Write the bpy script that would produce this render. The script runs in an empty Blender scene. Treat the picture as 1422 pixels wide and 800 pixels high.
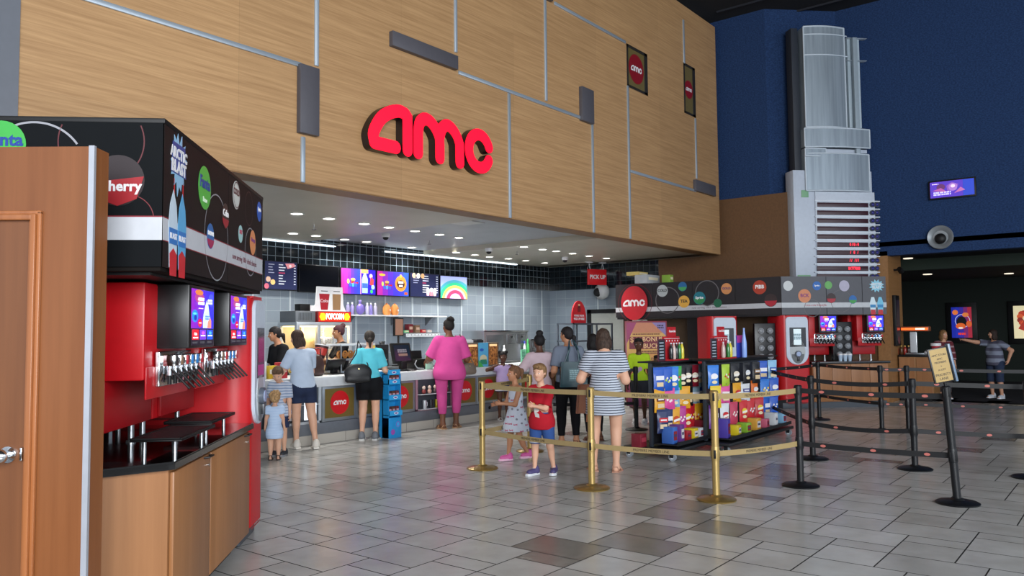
import bpy, bmesh, math, random
import numpy as np
from mathutils import Vector, Matrix
random.seed(7)
SC=bpy.context.scene; COL=SC.collection
PI=math.pi
# ---------------------------------------------------------------- camera data (used as a surveying instrument: pixel -> point on a real plane)
FPX=1106.; CX,CY=711.,400.
AZ=math.radians(38.3); PIT=math.radians(3.26); RO=math.radians(0.57); EYE=1.53
FW=np.array([math.cos(AZ)*math.cos(PIT),math.sin(AZ)*math.cos(PIT),math.sin(PIT)])
_r=np.array([math.sin(AZ),-math.cos(AZ),0.]); _u=np.cross(_r,FW)
RT=_r*math.cos(RO)-_u*math.sin(RO); UP=np.cross(RT,FW)
CAMP=np.array([0,0,EYE])
def ray(x,y): return FW+RT*(x-CX)/FPX-UP*(y-CY)/FPX
def onz(x,y,z=0.): r=ray(x,y); return CAMP+r*((z-EYE)/r[2])
def onx(x,y,X): r=ray(x,y); return CAMP+r*(X/r[0])
def ony(x,y,Y): r=ray(x,y); return CAMP+r*(Y/r[1])
def onpl(x,y,P,az):
    n=np.array([-math.sin(az),math.cos(az),0]); r=ray(x,y)
    return CAMP+r*(((np.array([P[0],P[1],0])-CAMP)@n)/(r@n))
cam=bpy.data.cameras.new('camera'); camo=bpy.data.objects.new('camera',cam); COL.objects.link(camo)
cam.sensor_fit='HORIZONTAL'; cam.sensor_width=36; cam.lens=36*FPX/1422.; cam.clip_start=.05; cam.clip_end=200
m=Matrix((( RT[0],UP[0],-FW[0],0),(RT[1],UP[1],-FW[1],0),(RT[2],UP[2],-FW[2],EYE),(0,0,0,1)))
camo.matrix_world=m
SC.camera=camo
# ---------------------------------------------------------------- materials
def s2l(c): return c/12.92 if c<=.04045 else ((c+.055)/1.055)**2.4
def hexc(h):
    if not isinstance(h,str): return tuple(h)
    h=h.lstrip('#'); h=h if len(h)==6 else ''.join(q*2 for q in h); return tuple(s2l(int(h[i:i+2],16)/255) for i in (0,2,4))
_M={}
def mat(col,rough=.5,metal=0.,emit=0.,spec=.5,coat=0.,alpha=1.,trans=0.):
    key=(col if isinstance(col,str) else tuple(col),rough,metal,emit,spec,coat,alpha,trans)
    if key in _M: return _M[key]
    m=bpy.data.materials.new('paint_%s'%(str(col).strip('#').replace(' ',''))); m.use_nodes=True
    b=m.node_tree.nodes['Principled BSDF']; c=hexc(col)+(1,)
    b.inputs['Base Color'].default_value=c; b.inputs['Roughness'].default_value=rough
    b.inputs['Metallic'].default_value=metal; b.inputs['Specular IOR Level'].default_value=spec
    b.inputs['Coat Weight'].default_value=coat
    if emit: b.inputs['Emission Color'].default_value=c; b.inputs['Emission Strength'].default_value=emit
    if alpha<1: b.inputs['Alpha'].default_value=alpha
    if trans: b.inputs['Transmission Weight'].default_value=trans; b.inputs['IOR'].default_value=1.1
    if not emit and metal<.5 and not trans and alpha==1:   # gentle procedural surface variation
        nt=m.node_tree; n=nt.nodes.new('ShaderNodeTexNoise'); n.inputs['Scale'].default_value=14; n.inputs['Detail'].default_value=3
        tc=nt.nodes.new('ShaderNodeTexCoord'); nt.links.new(tc.outputs['Object'],n.inputs['Vector'])
        mx=nt.nodes.new('ShaderNodeMix'); mx.data_type='RGBA'; mx.blend_type='MULTIPLY'; mx.inputs[0].default_value=.16
        mx.inputs[6].default_value=c; nt.links.new(n.outputs['Fac'],mx.inputs[7]); nt.links.new(mx.outputs[2],b.inputs['Base Color'])
    _M[key]=m; return m
def nmat(name,fn):
    m=bpy.data.materials.new(name); m.use_nodes=True; nt=m.node_tree
    fn(nt,nt.nodes['Principled BSDF'],nt.nodes.new,nt.links.new); return m
def wood(name,c1,c2,axis='X',scale=1.,rough=.4,panel=None,streak=40.,bump=0.):
    def fn(nt,b,N,L):
        tc=N('ShaderNodeTexCoord'); mp=N('ShaderNodeMapping'); L(tc.outputs['Object'],mp.inputs[0])
        s={'X':(1.2,streak,streak),'Y':(streak,1.2,streak),'Z':(streak,streak,1.2)}[axis]
        mp.inputs['Scale'].default_value=[v*scale for v in s]
        n=N('ShaderNodeTexNoise'); n.inputs['Scale'].default_value=1.; n.inputs['Detail'].default_value=5; n.inputs['Roughness'].default_value=.65
        L(mp.outputs[0],n.inputs[0]); r=N('ShaderNodeValToRGB'); L(n.outputs['Fac'],r.inputs[0])
        r.color_ramp.elements[0].position=.33; r.color_ramp.elements[1].position=.68
        r.color_ramp.elements[0].color=hexc(c1)+(1,); r.color_ramp.elements[1].color=hexc(c2)+(1,)
        out=r.outputs[0]
        if panel:
            sx=N('ShaderNodeSeparateXYZ'); L(tc.outputs['Object'],sx.inputs[0]); cb=N('ShaderNodeCombineXYZ'); L(sx.outputs[0],cb.inputs[0]); L(sx.outputs[2],cb.inputs[1])
            bk=N('ShaderNodeTexBrick'); L(cb.outputs[0],bk.inputs[0]); bk.inputs['Scale'].default_value=1; bk.offset=0.
            bk.inputs['Brick Width'].default_value=panel[0]; bk.inputs['Row Height'].default_value=panel[1]; bk.inputs['Mortar Size'].default_value=.003
            bk.inputs['Color1'].default_value=(1,1,1,1); bk.inputs['Color2'].default_value=(.88,.88,.88,1); bk.inputs['Mortar'].default_value=(.8,.8,.8,1)
            mx=N('ShaderNodeMix'); mx.data_type='RGBA'; mx.blend_type='MULTIPLY'; mx.inputs[0].default_value=1; L(out,mx.inputs[6]); L(bk.outputs[0],mx.inputs[7]); out=mx.outputs[2]
        L(out,b.inputs['Base Color']); b.inputs['Roughness'].default_value=rough
    return nmat(name,fn)
def tiles(name,c1,c2,mortar,w,h,ms,rough=.2,plane='xz',offset=0.,spec=.5,metal=0.,bias=0.):
    def fn(nt,b,N,L):
        tc=N('ShaderNodeTexCoord'); sx=N('ShaderNodeSeparateXYZ'); L(tc.outputs['Object'],sx.inputs[0]); cb=N('ShaderNodeCombineXYZ')
        L(sx.outputs['XYZ'.index(plane[0].upper())],cb.inputs[0]); L(sx.outputs['XYZ'.index(plane[1].upper())],cb.inputs[1])
        bk=N('ShaderNodeTexBrick'); L(cb.outputs[0],bk.inputs[0]); bk.inputs['Scale'].default_value=1; bk.offset=offset
        bk.inputs['Brick Width'].default_value=w; bk.inputs['Row Height'].default_value=h; bk.inputs['Mortar Size'].default_value=ms; bk.inputs['Bias'].default_value=bias
        for k,c in (('Color1',c1),('Color2',c2),('Mortar',mortar)): bk.inputs[k].default_value=hexc(c)+(1,)
        L(bk.outputs[0],b.inputs['Base Color'])
        b.inputs['Roughness'].default_value=rough; b.inputs['Metallic'].default_value=metal; b.inputs['Specular IOR Level'].default_value=spec
        bp=N('ShaderNodeBump'); bp.inputs['Strength'].default_value=.3; bp.inputs['Distance'].default_value=.004; bp.invert=True
        L(bk.outputs['Fac'],bp.inputs['Height']); L(bp.outputs[0],b.inputs['Normal'])
    return nmat(name,fn)
def noisy(name,c1,c2,scale,rough=.8,detail=6,stretch=(1,1,1),metal=0.,bump=0.):
    def fn(nt,b,N,L):
        tc=N('ShaderNodeTexCoord'); mp=N('ShaderNodeMapping'); mp.inputs['Scale'].default_value=stretch; L(tc.outputs['Object'],mp.inputs[0])
        n=N('ShaderNodeTexNoise'); n.inputs['Scale'].default_value=scale; n.inputs['Detail'].default_value=detail; L(mp.outputs[0],n.inputs[0])
        r=N('ShaderNodeValToRGB'); L(n.outputs['Fac'],r.inputs[0]); r.color_ramp.elements[0].position=.35; r.color_ramp.elements[1].position=.65
        r.color_ramp.elements[0].color=hexc(c1)+(1,); r.color_ramp.elements[1].color=hexc(c2)+(1,)
        L(r.outputs[0],b.inputs['Base Color']); b.inputs['Roughness'].default_value=rough; b.inputs['Metallic'].default_value=metal; b.inputs['Specular IOR Level'].default_value=.3
        if bump:
            bp=N('ShaderNodeBump'); bp.inputs['Strength'].default_value=bump; bp.inputs['Distance'].default_value=.01; L(n.outputs['Fac'],bp.inputs['Height']); L(bp.outputs[0],b.inputs['Normal'])
    return nmat(name,fn)
# ---------------------------------------------------------------- objects
def link(name,data,parent=None): 
    o=bpy.data.objects.new(name,data); COL.objects.link(o)
    if parent is not None: o.parent=parent
    return o
def tag(o,label,cat,group=None):
    o['label']=label; o['category']=cat
    if group: o['group']=group
    return o
def T(name,label,cat,loc=(0,0,0),rz=0.,group=None):
    o=link(name,None); o.location=loc; o.rotation_euler=(0,0,rz); o.empty_display_size=.1
    return tag(o,label,cat,group)
def struct(o): o['kind']='structure'; return o
def clone(root,loc=None,rz=None,label=None,group=None):
    r=root.copy(); COL.objects.link(r)
    if loc is not None: r.location=loc
    if rz is not None: r.rotation_euler=(0,0,rz)
    if label: r['label']=label
    if group: r['group']=group
    for ch in list(root.children):
        c=ch.copy(); COL.objects.link(c); c.parent=r
        for g in list(ch.children):
            d=g.copy(); COL.objects.link(d); d.parent=c
    return r
def FR(o,right,up=(0,0,1)):
    r=Vector(right).normalized(); u=Vector(up); u=(u-r*u.dot(r)).normalized(); n=r.cross(u)
    return Matrix(((r.x,u.x,n.x,o[0]),(r.y,u.y,n.y,o[1]),(r.z,u.z,n.z,o[2]),(0,0,0,1)))
_txt={}
def textmesh(s,size,ext=.001,bold=0.,align='CENTER'):
    k=(s,size,ext,bold,align)
    if k in _txt: return _txt[k]
    c=bpy.data.curves.new('lettering','FONT'); c.body=s; c.size=size; c.extrude=ext; c.offset=bold*size; c.align_x=align; c.align_y='CENTER'; c.resolution_u=2
    o=bpy.data.objects.new('lettering',c); COL.objects.link(o)
    bpy.context.view_layer.update()
    me=bpy.data.meshes.new_from_object(o.evaluated_get(bpy.context.evaluated_depsgraph_get()))
    bpy.data.objects.remove(o); _txt[k]=me; return me
class MB:
    def __init__(s,M=None): s.bm=bmesh.new(); s.M=M or Matrix(); s.mats=[]; s.smooth=True
    def mi(s,m):
        if m is None: m=s.mats[0] if s.mats else mat('#888888')
        if m not in s.mats: s.mats.append(m)
        return s.mats.index(m)
    def _add(s,vs,fs,m=None,M=None):
        MM=s.M@M if M is not None else s.M
        bv=[s.bm.verts.new(MM@Vector(v)) for v in vs]; i=s.mi(m) if m is not None or s.mats else 0
        out=[]
        for f in fs:
            try: q=s.bm.faces.new([bv[k] for k in f]); q.material_index=i; out.append(q)
            except ValueError: pass
        return bv,out
    def box(s,a,b,m=None,bev=0.,M=None,seg=2):
        x0,y0,z0=a;x1,y1,z1=b
        v=[(x0,y0,z0),(x1,y0,z0),(x1,y1,z0),(x0,y1,z0),(x0,y0,z1),(x1,y0,z1),(x1,y1,z1),(x0,y1,z1)]
        bv,fs=s._add(v,[(0,3,2,1),(4,5,6,7),(0,1,5,4),(1,2,6,5),(2,3,7,6),(3,0,4,7)],m,M)
        if bev>0:
            es=list({e for f in fs for e in f.edges})
            bmesh.ops.bevel(s.bm,geom=es,offset=bev,segments=seg,affect='EDGES',profile=.5)
        return s
    def cyl(s,p0,p1,r0,r1=None,m=None,n=16,M=None,caps=True):
        r1=r0 if r1 is None else r1; p0=Vector(p0);p1=Vector(p1); d=(p1-p0).normalized()
        a=d.orthogonal().normalized(); b=d.cross(a); vs=[]
        for p,r in ((p0,r0),(p1,r1)):
            for k in range(n): t=2*PI*k/n; vs.append(p+(a*math.cos(t)+b*math.sin(t))*r)
        fs=[(k,(k+1)%n,n+(k+1)%n,n+k) for k in range(n)]
        if caps: fs+= [tuple(range(n-1,-1,-1)),tuple(range(n,2*n))]
        s._add(vs,fs,m,M); return s
    def tube(s,pts,r,m=None,n=8,M=None,closed=False):
        pts=[Vector(p) for p in pts]; rs=r if isinstance(r,(list,tuple)) else [r]*len(pts); vs=[];fs=[]; prev=None; L=len(pts)
        for i,p in enumerate(pts):
            d=((pts[(i+1)%L] if closed or i<L-1 else p)-(pts[i-1] if closed or i>0 else p)).normalized()
            a=(prev-d*prev.dot(d)).normalized() if prev is not None and (prev-d*prev.dot(d)).length>1e-4 else d.orthogonal().normalized()
            prev=a; b=d.cross(a)
            for k in range(n): t=2*PI*k/n; vs.append(p+(a*math.cos(t)+b*math.sin(t))*rs[i])
        for i in range(L if closed else L-1):
            j=(i+1)%L
            for k in range(n): fs.append((i*n+k,i*n+(k+1)%n,j*n+(k+1)%n,j*n+k))
        if not closed: fs+=[tuple(range(n-1,-1,-1)),tuple(range((L-1)*n,L*n))]
        s._add(vs,fs,m,M); return s
    def lathe(s,prof,m=None,c=(0,0,0),n=20,M=None,axis=None):
        vs=[];fs=[]; K=len(prof)
        for (r,z) in prof:
            for k in range(n): t=2*PI*k/n; vs.append((c[0]+max(r,1e-4)*math.cos(t),c[1]+max(r,1e-4)*math.sin(t),c[2]+z))
        for i in range(K-1):
            for k in range(n): fs.append((i*n+k,i*n+(k+1)%n,(i+1)*n+(k+1)%n,(i+1)*n+k))
        fs+=[tuple(range(n-1,-1,-1)),tuple(range((K-1)*n,K*n))]
        s._add(vs,fs,m,M); return s
    def prism(s,poly,z0,z1,m=None,M=None,bev=0.):
        n=len(poly); vs=[(x,y,z0) for x,y in poly]+[(x,y,z1) for x,y in poly]
        fs=[tuple(range(n-1,-1,-1)),tuple(range(n,2*n))]+[(k,(k+1)%n,n+(k+1)%n,n+k) for k in range(n)]
        bv,f=s._add(vs,fs,m,M)
        if bev: bmesh.ops.bevel(s.bm,geom=list({e for e in f[1].edges}),offset=bev,segments=2,affect='EDGES')
        return s
    def ell(s,c,r,m=None,M=None,n=16,k=10):
        vs=[];fs=[]
        for i in range(k+1):
            ph=-PI/2+PI*i/k
            for j in range(n): t=2*PI*j/n; vs.append((c[0]+r[0]*math.cos(ph)*math.cos(t)+0,c[1]+r[1]*math.cos(ph)*math.sin(t),c[2]+r[2]*math.sin(ph)))
        for i in range(k):
            for j in range(n): fs.append((i*n+j,i*n+(j+1)%n,(i+1)*n+(j+1)%n,(i+1)*n+j))
        s._add(vs,fs,m,M); return s
    def mesh(s,me,m=None,M=None):
        MM=M or Matrix()
        return s._add([MM@v.co for v in me.vertices],[tuple(p.vertices) for p in me.polygons],m)
    def text(s,t,x,y,size,m,z=.002,bold=0.,align='CENTER',rot=0.,sx=1.):
        s.mesh(textmesh(t,size,.0008,bold,align),m,Matrix.Translation((x,y,z))@Matrix.Rotation(rot,4,'Z')@Matrix.Diagonal((sx,1,1,1))); return s
    # flat artwork helpers (frame: x right, y up, z out of the panel)
    def rect(s,x0,y0,x1,y1,m,z=.001,th=.001): return s.box((x0,y0,z),(x1,y1,z+th),m)
    def disc(s,x,y,r,m,z=.001,ry=None,n=28,th=.001):
        ry=ry or r; return s.prism([(x+r*math.cos(2*PI*k/n),y+ry*math.sin(2*PI*k/n)) for k in range(n)],z,z+th,m)
    def ring(s,x,y,r,w,m,z=.001,a0=0,a1=2*PI,n=40,ry=None):
        ry=ry or r; vs=[];fs=[]
        for k in range(n+1):
            t=a0+(a1-a0)*k/n
            for q in (r-w/2,r+w/2): vs.append((x+q*math.cos(t),y+q*ry/r*math.sin(t),z))
        for k in range(n): fs.append((2*k,2*k+1,2*k+3,2*k+2))
        s._add(vs,fs,m); return s
    def poly(s,pts,m,z=.001,th=.001): return s.prism(pts,z,z+th,m)
    def bars(s,x,y,w,h,n,m,z=.002,rows=1,slant=0.,seed=1):
        "blurred, unreadable print: rows of short strokes"
        r=random.Random(seed)
        for j in range(rows):
            yy=y+h/2-(j+.5)*h/rows; hh=h/rows*.36; xx=x-w/2
            while xx<x+w/2:
                ww=r.uniform(.5,1.4)*w/n; x1=min(xx+ww*.82,x+w/2); s.poly([(xx-slant*hh,yy-hh),(x1-slant*hh,yy-hh),(x1+slant*hh,yy+hh),(xx+slant*hh,yy+hh)],m,z,.0006); xx+=ww
        return s
    def build(s,name,m=None,parent=None,smooth=True,loc=None):
        me=bpy.data.meshes.new(name)
        bmesh.ops.remove_doubles(s.bm,verts=s.bm.verts,dist=1e-6)
        bmesh.ops.recalc_face_normals(s.bm,faces=s.bm.faces)
        s.bm.to_mesh(me); s.bm.free()
        if m is not None and not s.mats: me.materials.append(m)
        for k in s.mats: me.materials.append(k)
        if smooth:
            for p in me.polygons: p.use_smooth=True
            me.set_sharp_from_angle(angle=math.radians(35))
        o=link(name,me,parent)
        if loc is not None: o.location=loc
        return o
def stroke2d(pts,w,n=8):
    "outline polygon of a rounded stroke (one list with one polygon)"
    P=[]
    for p in pts:
        p=Vector((p[0],p[1]))
        if not P or (p-P[-1]).length>1e-5: P.append(p)
    L=[];R=[]
    for i,p in enumerate(P):
        a=(P[i]-P[i-1]).normalized() if i>0 else (P[1]-P[0]).normalized()
        b=(P[i+1]-P[i]).normalized() if i<len(P)-1 else a
        t=(a+b).normalized(); nrm=Vector((-t.y,t.x)); c=max(.5,nrm.dot(Vector((-a.y,a.x)))); L.append(p+nrm*w/2/c); R.append(p-nrm*w/2/c)
    d=(P[-1]-P[-2]); t=math.atan2(d.y,d.x); e=[P[-1]+Vector((math.cos(q),math.sin(q)))*w/2 for q in [t-PI/2+PI*k/n for k in range(1,n)]]
    d=(P[0]-P[1]); t=math.atan2(d.y,d.x); s=[P[0]+Vector((math.cos(q),math.sin(q)))*w/2 for q in [t-PI/2+PI*k/n for k in range(1,n)]]
    return [[(v.x,v.y) for v in R+e+L[::-1]+s]]
def spl(pts,n=5):
    "catmull-rom"
    P=[Vector(p) for p in pts]; P=[P[0]*2-P[1]]+P+[P[-1]*2-P[-2]]; o=[]
    for i in range(1,len(P)-2):
        for k in range(n):
            t=k/n; a,b,c,d=P[i-1:i+3]
            o.append(.5*((2*b)+(c-a)*t+(2*a-5*b+4*c-d)*t*t+(3*b-a-3*c+d)*t**3))
    o.append(P[-2]); return o
AMC=[spl([(.45,.08),(.28,.08),(.10,.08)],2),
     spl([(.10,.08),(.085,.20),(.19,.38),(.33,.49),(.50,.552),(.62,.54)],5),
     [(.62,.54),(.652,.51),(.655,.42),(.655,.08)],
     [(.845,.08)]+spl([(.845,.36),(.875,.48),(.96,.548),(1.06,.54),(1.16,.47),(1.235,.36),(1.25,.27)],4)+[(1.25,.08)],
     spl([(1.25,.36),(1.29,.48),(1.38,.548),(1.48,.53),(1.58,.45),(1.64,.34)],4)+[(1.645,.08)],
     [(2.06+.225*math.cos(math.radians(a)),.315+.235*math.sin(math.radians(a))) for a in range(22,340,12)]]
def amc(mb,cx,cy,width,m,z0=.001,z1=.003,M=None):
    "the cinema's logo; natural size 2.38 x .63"
    k=width/2.38
    for i,st in enumerate(AMC):
        for pl in stroke2d(st,.155): mb.prism([((x-1.19)*k+cx,(y-.315)*k+cy) for x,y in pl],z0,z1+.0004*i,m,M)
WHITE=mat('#e8e8ea',.5); BLACK=mat('#0b0b0d',.5,spec=.35); RED=mat('#c01420',.4)
STEEL=mat('#a9adb1',.28,metal=.9); CHROME=mat('#d9dcdf',.12,metal=1.); DARKM=mat('#2a2b2e',.4,metal=.5)
# ================================================================ SETTING
FY=7.35; ZC=3.25; XR=17.05; YB=12.2; XR2=18.23; ZT=8.66; YCT=9.15
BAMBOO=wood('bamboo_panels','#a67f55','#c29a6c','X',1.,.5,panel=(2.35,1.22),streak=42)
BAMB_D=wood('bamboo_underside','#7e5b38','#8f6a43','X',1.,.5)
VENEER=wood('cherry_veneer','#75431f','#86512b','Z',.35,.35,streak=30)
VENEER2=wood('maple_veneer','#8f6039','#a06e45','Z',.35,.4,streak=30)
BROWNW=wood('brown_wall_veneer','#5f4228','#6c4c2f','X',.6,.55)
BLUEW=noisy('blue_wall_carpet','#192d50','#253f68',30,.95,stretch=(1,1,1.6))
SILV=mat('#b8c4ce',.35,metal=.55)
BLOCKM=mat('#56545a',.45)
def seg_h(p0,p1,w=.055):
    a=ony(*p0,FY);b=ony(*p1,FY); z=(a[2]+b[2])/2; return (a[0],z-w/2),(b[0],z+w/2)
# floor: hopscotch tiling (0.4x0.6, 0.4x0.4, 0.2x0.4 m) with individual tile tones
def floor():
    me=bpy.data.meshes.new('floor'); vs=[];fs=[];cols=[]
    rnd=random.Random(3)
    darkpx=[(783,757),(763,776),(893,756),(910,735),(945,715),(941,722),(960,698),(1011,733),(971,679),(1044,687),(1050,672),(1060,658),(1161,670),(1081,670),(1091,649),(1179,634),(1400,612),(1354,627),(872,741),(1190,640),(1076,664),(800,600),(1240,640),(838,752)]
    dk=[onz(x,y)[:2] for x,y in darkpx]
    def tile(x,y,w,h):
        g=.0048; x0,x1,y0,y1=x+g,x+w-g,y+g,y+h-g
        t=rnd.uniform(-.08,.08); d=any(x<p[0]<x+w and y<p[1]<y+h for p in dk)
        i=len(vs)//1; vs.extend([(x0,y0,0),(x1,y0,0),(x1,y1,0),(x0,y1,0)]); fs.append((i,i+1,i+2,i+3)); cols.append((.36 if d else .70)+t*(.4 if d else 1))
    for a in range(-6,30):
        for b in range(-26,30):
            x=4.15+a*1.0-.4*b; y=3.43+a*.2+.4*b
            if x<-1.2 or x>18.95 or y<-2.4 or y>9.6: continue
            if (x-0)*.62-(y)*.785<-9 : continue
            tile(x,y,.4,.6); tile(x+.4,y+.2,.4,.4); tile(x+.8,y+.2,.2,.4)
    n0=len(fs)
    me.from_pydata(vs,[],fs)
    ca=me.color_attributes.new('tone','FLOAT_COLOR','CORNER')
    for p in me.polygons:
        for li in p.loop_indices: ca.data[li].color=(cols[p.index],)*3+(1,)
    def fn(nt,b,N,L):
        at=N('ShaderNodeVertexColor'); at.layer_name='tone'; r=N('ShaderNodeValToRGB'); L(at.outputs[0],r.inputs[0])
        e=r.color_ramp.elements; e[0].position=.28; e[0].color=hexc('#6c6861')+(1,); e[1].position=.8; e[1].color=hexc('#c9cac7')+(1,)
        k=e.new(.5); k.color=hexc('#a2a19c')+(1,)
        tc=N('ShaderNodeTexCoord'); n=N('ShaderNodeTexNoise'); n.inputs['Scale'].default_value=3.; n.inputs['Detail'].default_value=6; L(tc.outputs['Object'],n.inputs[0])
        r2=N('ShaderNodeValToRGB'); L(n.outputs['Fac'],r2.inputs[0]); r2.color_ramp.elements[0].position=.3; r2.color_ramp.elements[0].color=(.82,.81,.79,1); r2.color_ramp.elements[1].position=.7
        mx=N('ShaderNodeMix'); mx.data_type='RGBA'; mx.blend_type='MULTIPLY'; mx.inputs[0].default_value=1; L(r.outputs[0],mx.inputs[6]); L(r2.outputs[0],mx.inputs[7]); L(mx.outputs[2],b.inputs['Base Color'])
        r3=N('ShaderNodeMapRange'); r3.inputs[3].default_value=.15; r3.inputs[4].default_value=.3; L(n.outputs['Fac'],r3.inputs[0]); L(r3.outputs[0],b.inputs['Roughness'])
        b.inputs['Specular IOR Level'].default_value=.7
    me.materials.append(nmat('floor_tiles',fn))
    o=link('floor',me); struct(o); return o
floor()
g=MB(); g.box((-8,-9,-.12),(18.95,12.2,-.003),mat('#2a2826',.8)); struct(g.build('floor'))
CARP=noisy('dark_carpet','#1d1e26','#2c2d35',60,.95)
g=MB(); g.box((18.95,-9,-.12),(30,12,.0),CARP); struct(g.build('floor'))
# facade bulkhead
XL=ony(25,100,FY)[0]
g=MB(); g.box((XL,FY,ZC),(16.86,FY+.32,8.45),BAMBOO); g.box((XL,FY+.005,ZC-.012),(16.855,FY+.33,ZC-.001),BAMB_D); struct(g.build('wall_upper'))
g=MB(); g.box((16.56,FY+.32,ZC),(16.86,YB,8.45),BAMBOO); struct(g.build('wall_upper_side'))
# grey metal pier at the left end
g=MB(); g.box((XL-.34,FY-.02,0),(XL,FY+.3,8.6),mat('#6c7078',.4)); g.box((XL-.46,FY-.05,0),(XL-.34,FY+.3,8.6),mat('#a9c3c4',.3)); struct(g.build('trim_1'))
g=MB(); g.box((-6,FY+.35,0),(XL-.3,FY+.6,8.6),mat('#16241a',.9)); struct(g.build('wall_left'))
k=2
def strip(x0,z0,x1,z1):
    global k
    g=MB(); g.box((min(x0,x1),FY-.022,min(z0,z1)),(max(x0,x1),FY+.01,max(z0,z1)),SILV,bev=.008)
    struct(g.build('trim_%d'%k)); k+=1
for a,b in (((126,0),(418,91)),((636,100),(808,165)),((769,2),(868,61)),((875,237),(966,266))):
    (x0,z0),(x1,z1)=seg_h(a,b); 
    if a==(126,0): x0-=.9
    strip(x0,z0,x1,z1)
for (x,ya,yb,top) in ((439,0,92,1),(420,190,252,0),(632,0,73,1),(757,0,140,1),(707,130,305,0),(823,172,328,0),(873,120,335,0),(949,28,88,0),(966,165,248,0)):
    a=ony(x,ya,FY); b=ony(x,yb,FY); xx=(a[0]+b[0])/2
    strip(xx-.028,b[2] if yb<250 or x in(966,) else ZC+.0,xx+.028,a[2] if not top else 8.44)
for x0,y0,x1,y1 in ((417,88,443,188),(545,42,636,97),(808,121,825,171),(966,249,994,273),(742,-14,768,2)):
    a=ony(x0,y0,FY-.06); b=ony(x1,y1,FY-.06)
    if x1-x0<40 and x0!=966 and x0!=742:
        t=(a[2]+ony(x1,y0+ (7 if x0==417 else 4),FY-.06)[2])/2; z0=(ony(x0,y1-3,FY-.06)[2]+b[2])/2
    else: # horizontal block
        t=ony(x0,y0,FY-.06)[2]; z0=ony(x1,y1,FY-.06)[2]
    g=MB(); g.box((a[0],FY-.07,z0),(b[0],FY+.01,t),BLOCKM,bev=.006); struct(g.build('trim_%d'%k)); k+=1
# two small windows in the facade with the logo on them
for n,(x0,x1,z0,z1) in enumerate(((12.83,13.62,6.11,6.93),(15.2,15.74,6.12,7.2))):
    g=MB(); 
    for a,b in (((x0,z0),(x0+.05,z1)),((x1-.13,z0),(x1,z1)),((x0,z1-.06),(x1,z1)),((x0,z0),(x1,z0+.05))): g.box((a[0],FY-.012,a[1]),(b[0],FY+.02,b[1]),mat('#2c2824',.4),bev=.004)
    o=struct(g.build('window_%d'%(n+1)))
    g=MB(); g.box((x0+.04,FY-.006,z0+.04),(x1-.12,FY+.0,z1-.05),mat('#6f6138',.3)); struct(g.build('window_pane',parent=o))
    g=MB(FR(((x0+x1-.1)/2,FY-.008,(z0+z1)/2-.0),(1,0,0))); w=(x1-x0)*.36; g.disc(0,0,w,mat('#8a1220',.4),ry=w); amc(g,0,0,w*1.45,WHITE,.003,.005); g.build('window_sticker',parent=o)
# big illuminated sign
t=T('illuminated_sign','large red illuminated letters amc mounted high on the bamboo facade','sign',(6.38,FY,3.785))
def fn(nt,b,N,L):
    b.inputs['Base Color'].default_value=hexc('#ff0a2c')+(1,); b.inputs['Emission Color'].default_value=hexc('#ff0c30')+(1,); b.inputs['Emission Strength'].default_value=1.25; b.inputs['Roughness'].default_value=.4
SIGNF=nmat('sign_face_red',fn); SIGNS=mat('#1d1214',.35)
def merge(groups): return groups
names=['letter_a','letter_m','letter_c']
for nm,sts in zip(names,(AMC[0:3],AMC[3:5],AMC[5:6])):
    g=MB(FR((0,0,0),(1,0,0)))
    for i,st in enumerate(sts):
        for pl in stroke2d(st,.168): g.prism(pl,.0,.12+.0005*i,SIGNS)
    o=g.build('letter_return',parent=t); 
    g=MB(FR((0,0,0),(1,0,0)))
    for i,st in enumerate(sts):
        for pl in stroke2d(st,.163): g.prism(pl,.118,.132+.0005*i,SIGNF)
    g.build('letter_face',parent=t)
# kitchen walls
TB=tiles('black_wall_tiles','#0d1318','#18222a','#7a868c',.165,.165,.006,.08,'xz'); TBy=tiles('black_wall_tiles','#0d1318','#18222a','#4a5358',.165,.165,.004,.08,'yz')
GT=tiles('grey_wall_tiles','#84909b','#8f9ba6','#a9b4bc',.3,.22,.003,.35,'xz',metal=.15); GTy=tiles('grey_wall_tiles','#84909b','#8d99a4','#a9b4bc',.3,.22,.003,.35,'yz',metal=.15)
ZB=2.63
g=MB(); g.box((3.6,YB,ZB),(XR,YB+.2,ZC+.1),TB); g.box((3.6,YB+.01,0),(XR,YB+.2,ZB),GT)
struct(g.build('wall_back',smooth=False))
g=MB(); 
YTE=9.0 
g.box((XR,YTE,ZB),(XR+.2,YB+.2,ZC+.1),TBy); g.box((XR+.01,YTE,0),(XR+.2,YB+.2,ZB),GTy); struct(g.build('wall_right_kitchen',smooth=False))
STR=mat('#c2ccd2',.4)
for i,px in enumerate((200,)): pass
for i in range(18):
    x=4.2+i*.78
    if x<XR-.2:
        g=MB(); g.box((x,YB-.004,0),(x+.035,YB+.02,ZB),STR); struct(g.build('trim_%d'%k)); k+=1
for y in (9.6,10.7,):
    g=MB(); g.box((XR-.004,y,0),(XR+.02,y+.035,ZB),STR); struct(g.build('trim_%d'%k)); k+=1
# light slot along the top of the tile band
for x0,x1 in ((4,9.9),(11.2,15.6)):
    t=T('light_strip','bright linear light atop the black tiles, %s'%('above the menu screens' if x0==4 else 'near the far corner'),'light',(x0,YB-.07,ZC-.02),0,'tile wall strip lights')
    g=MB(); g.box((0,.01,.005),(x1-x0,.05,.011),mat('#e6f4ff',.5,emit=7.)); g.build('diffuser',parent=t)
    g=MB(); g.box((0,.05,-.01),(x1-x0,.068,.035),mat('#9aa0a4',.5)); g.build('housing',parent=t)
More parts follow.
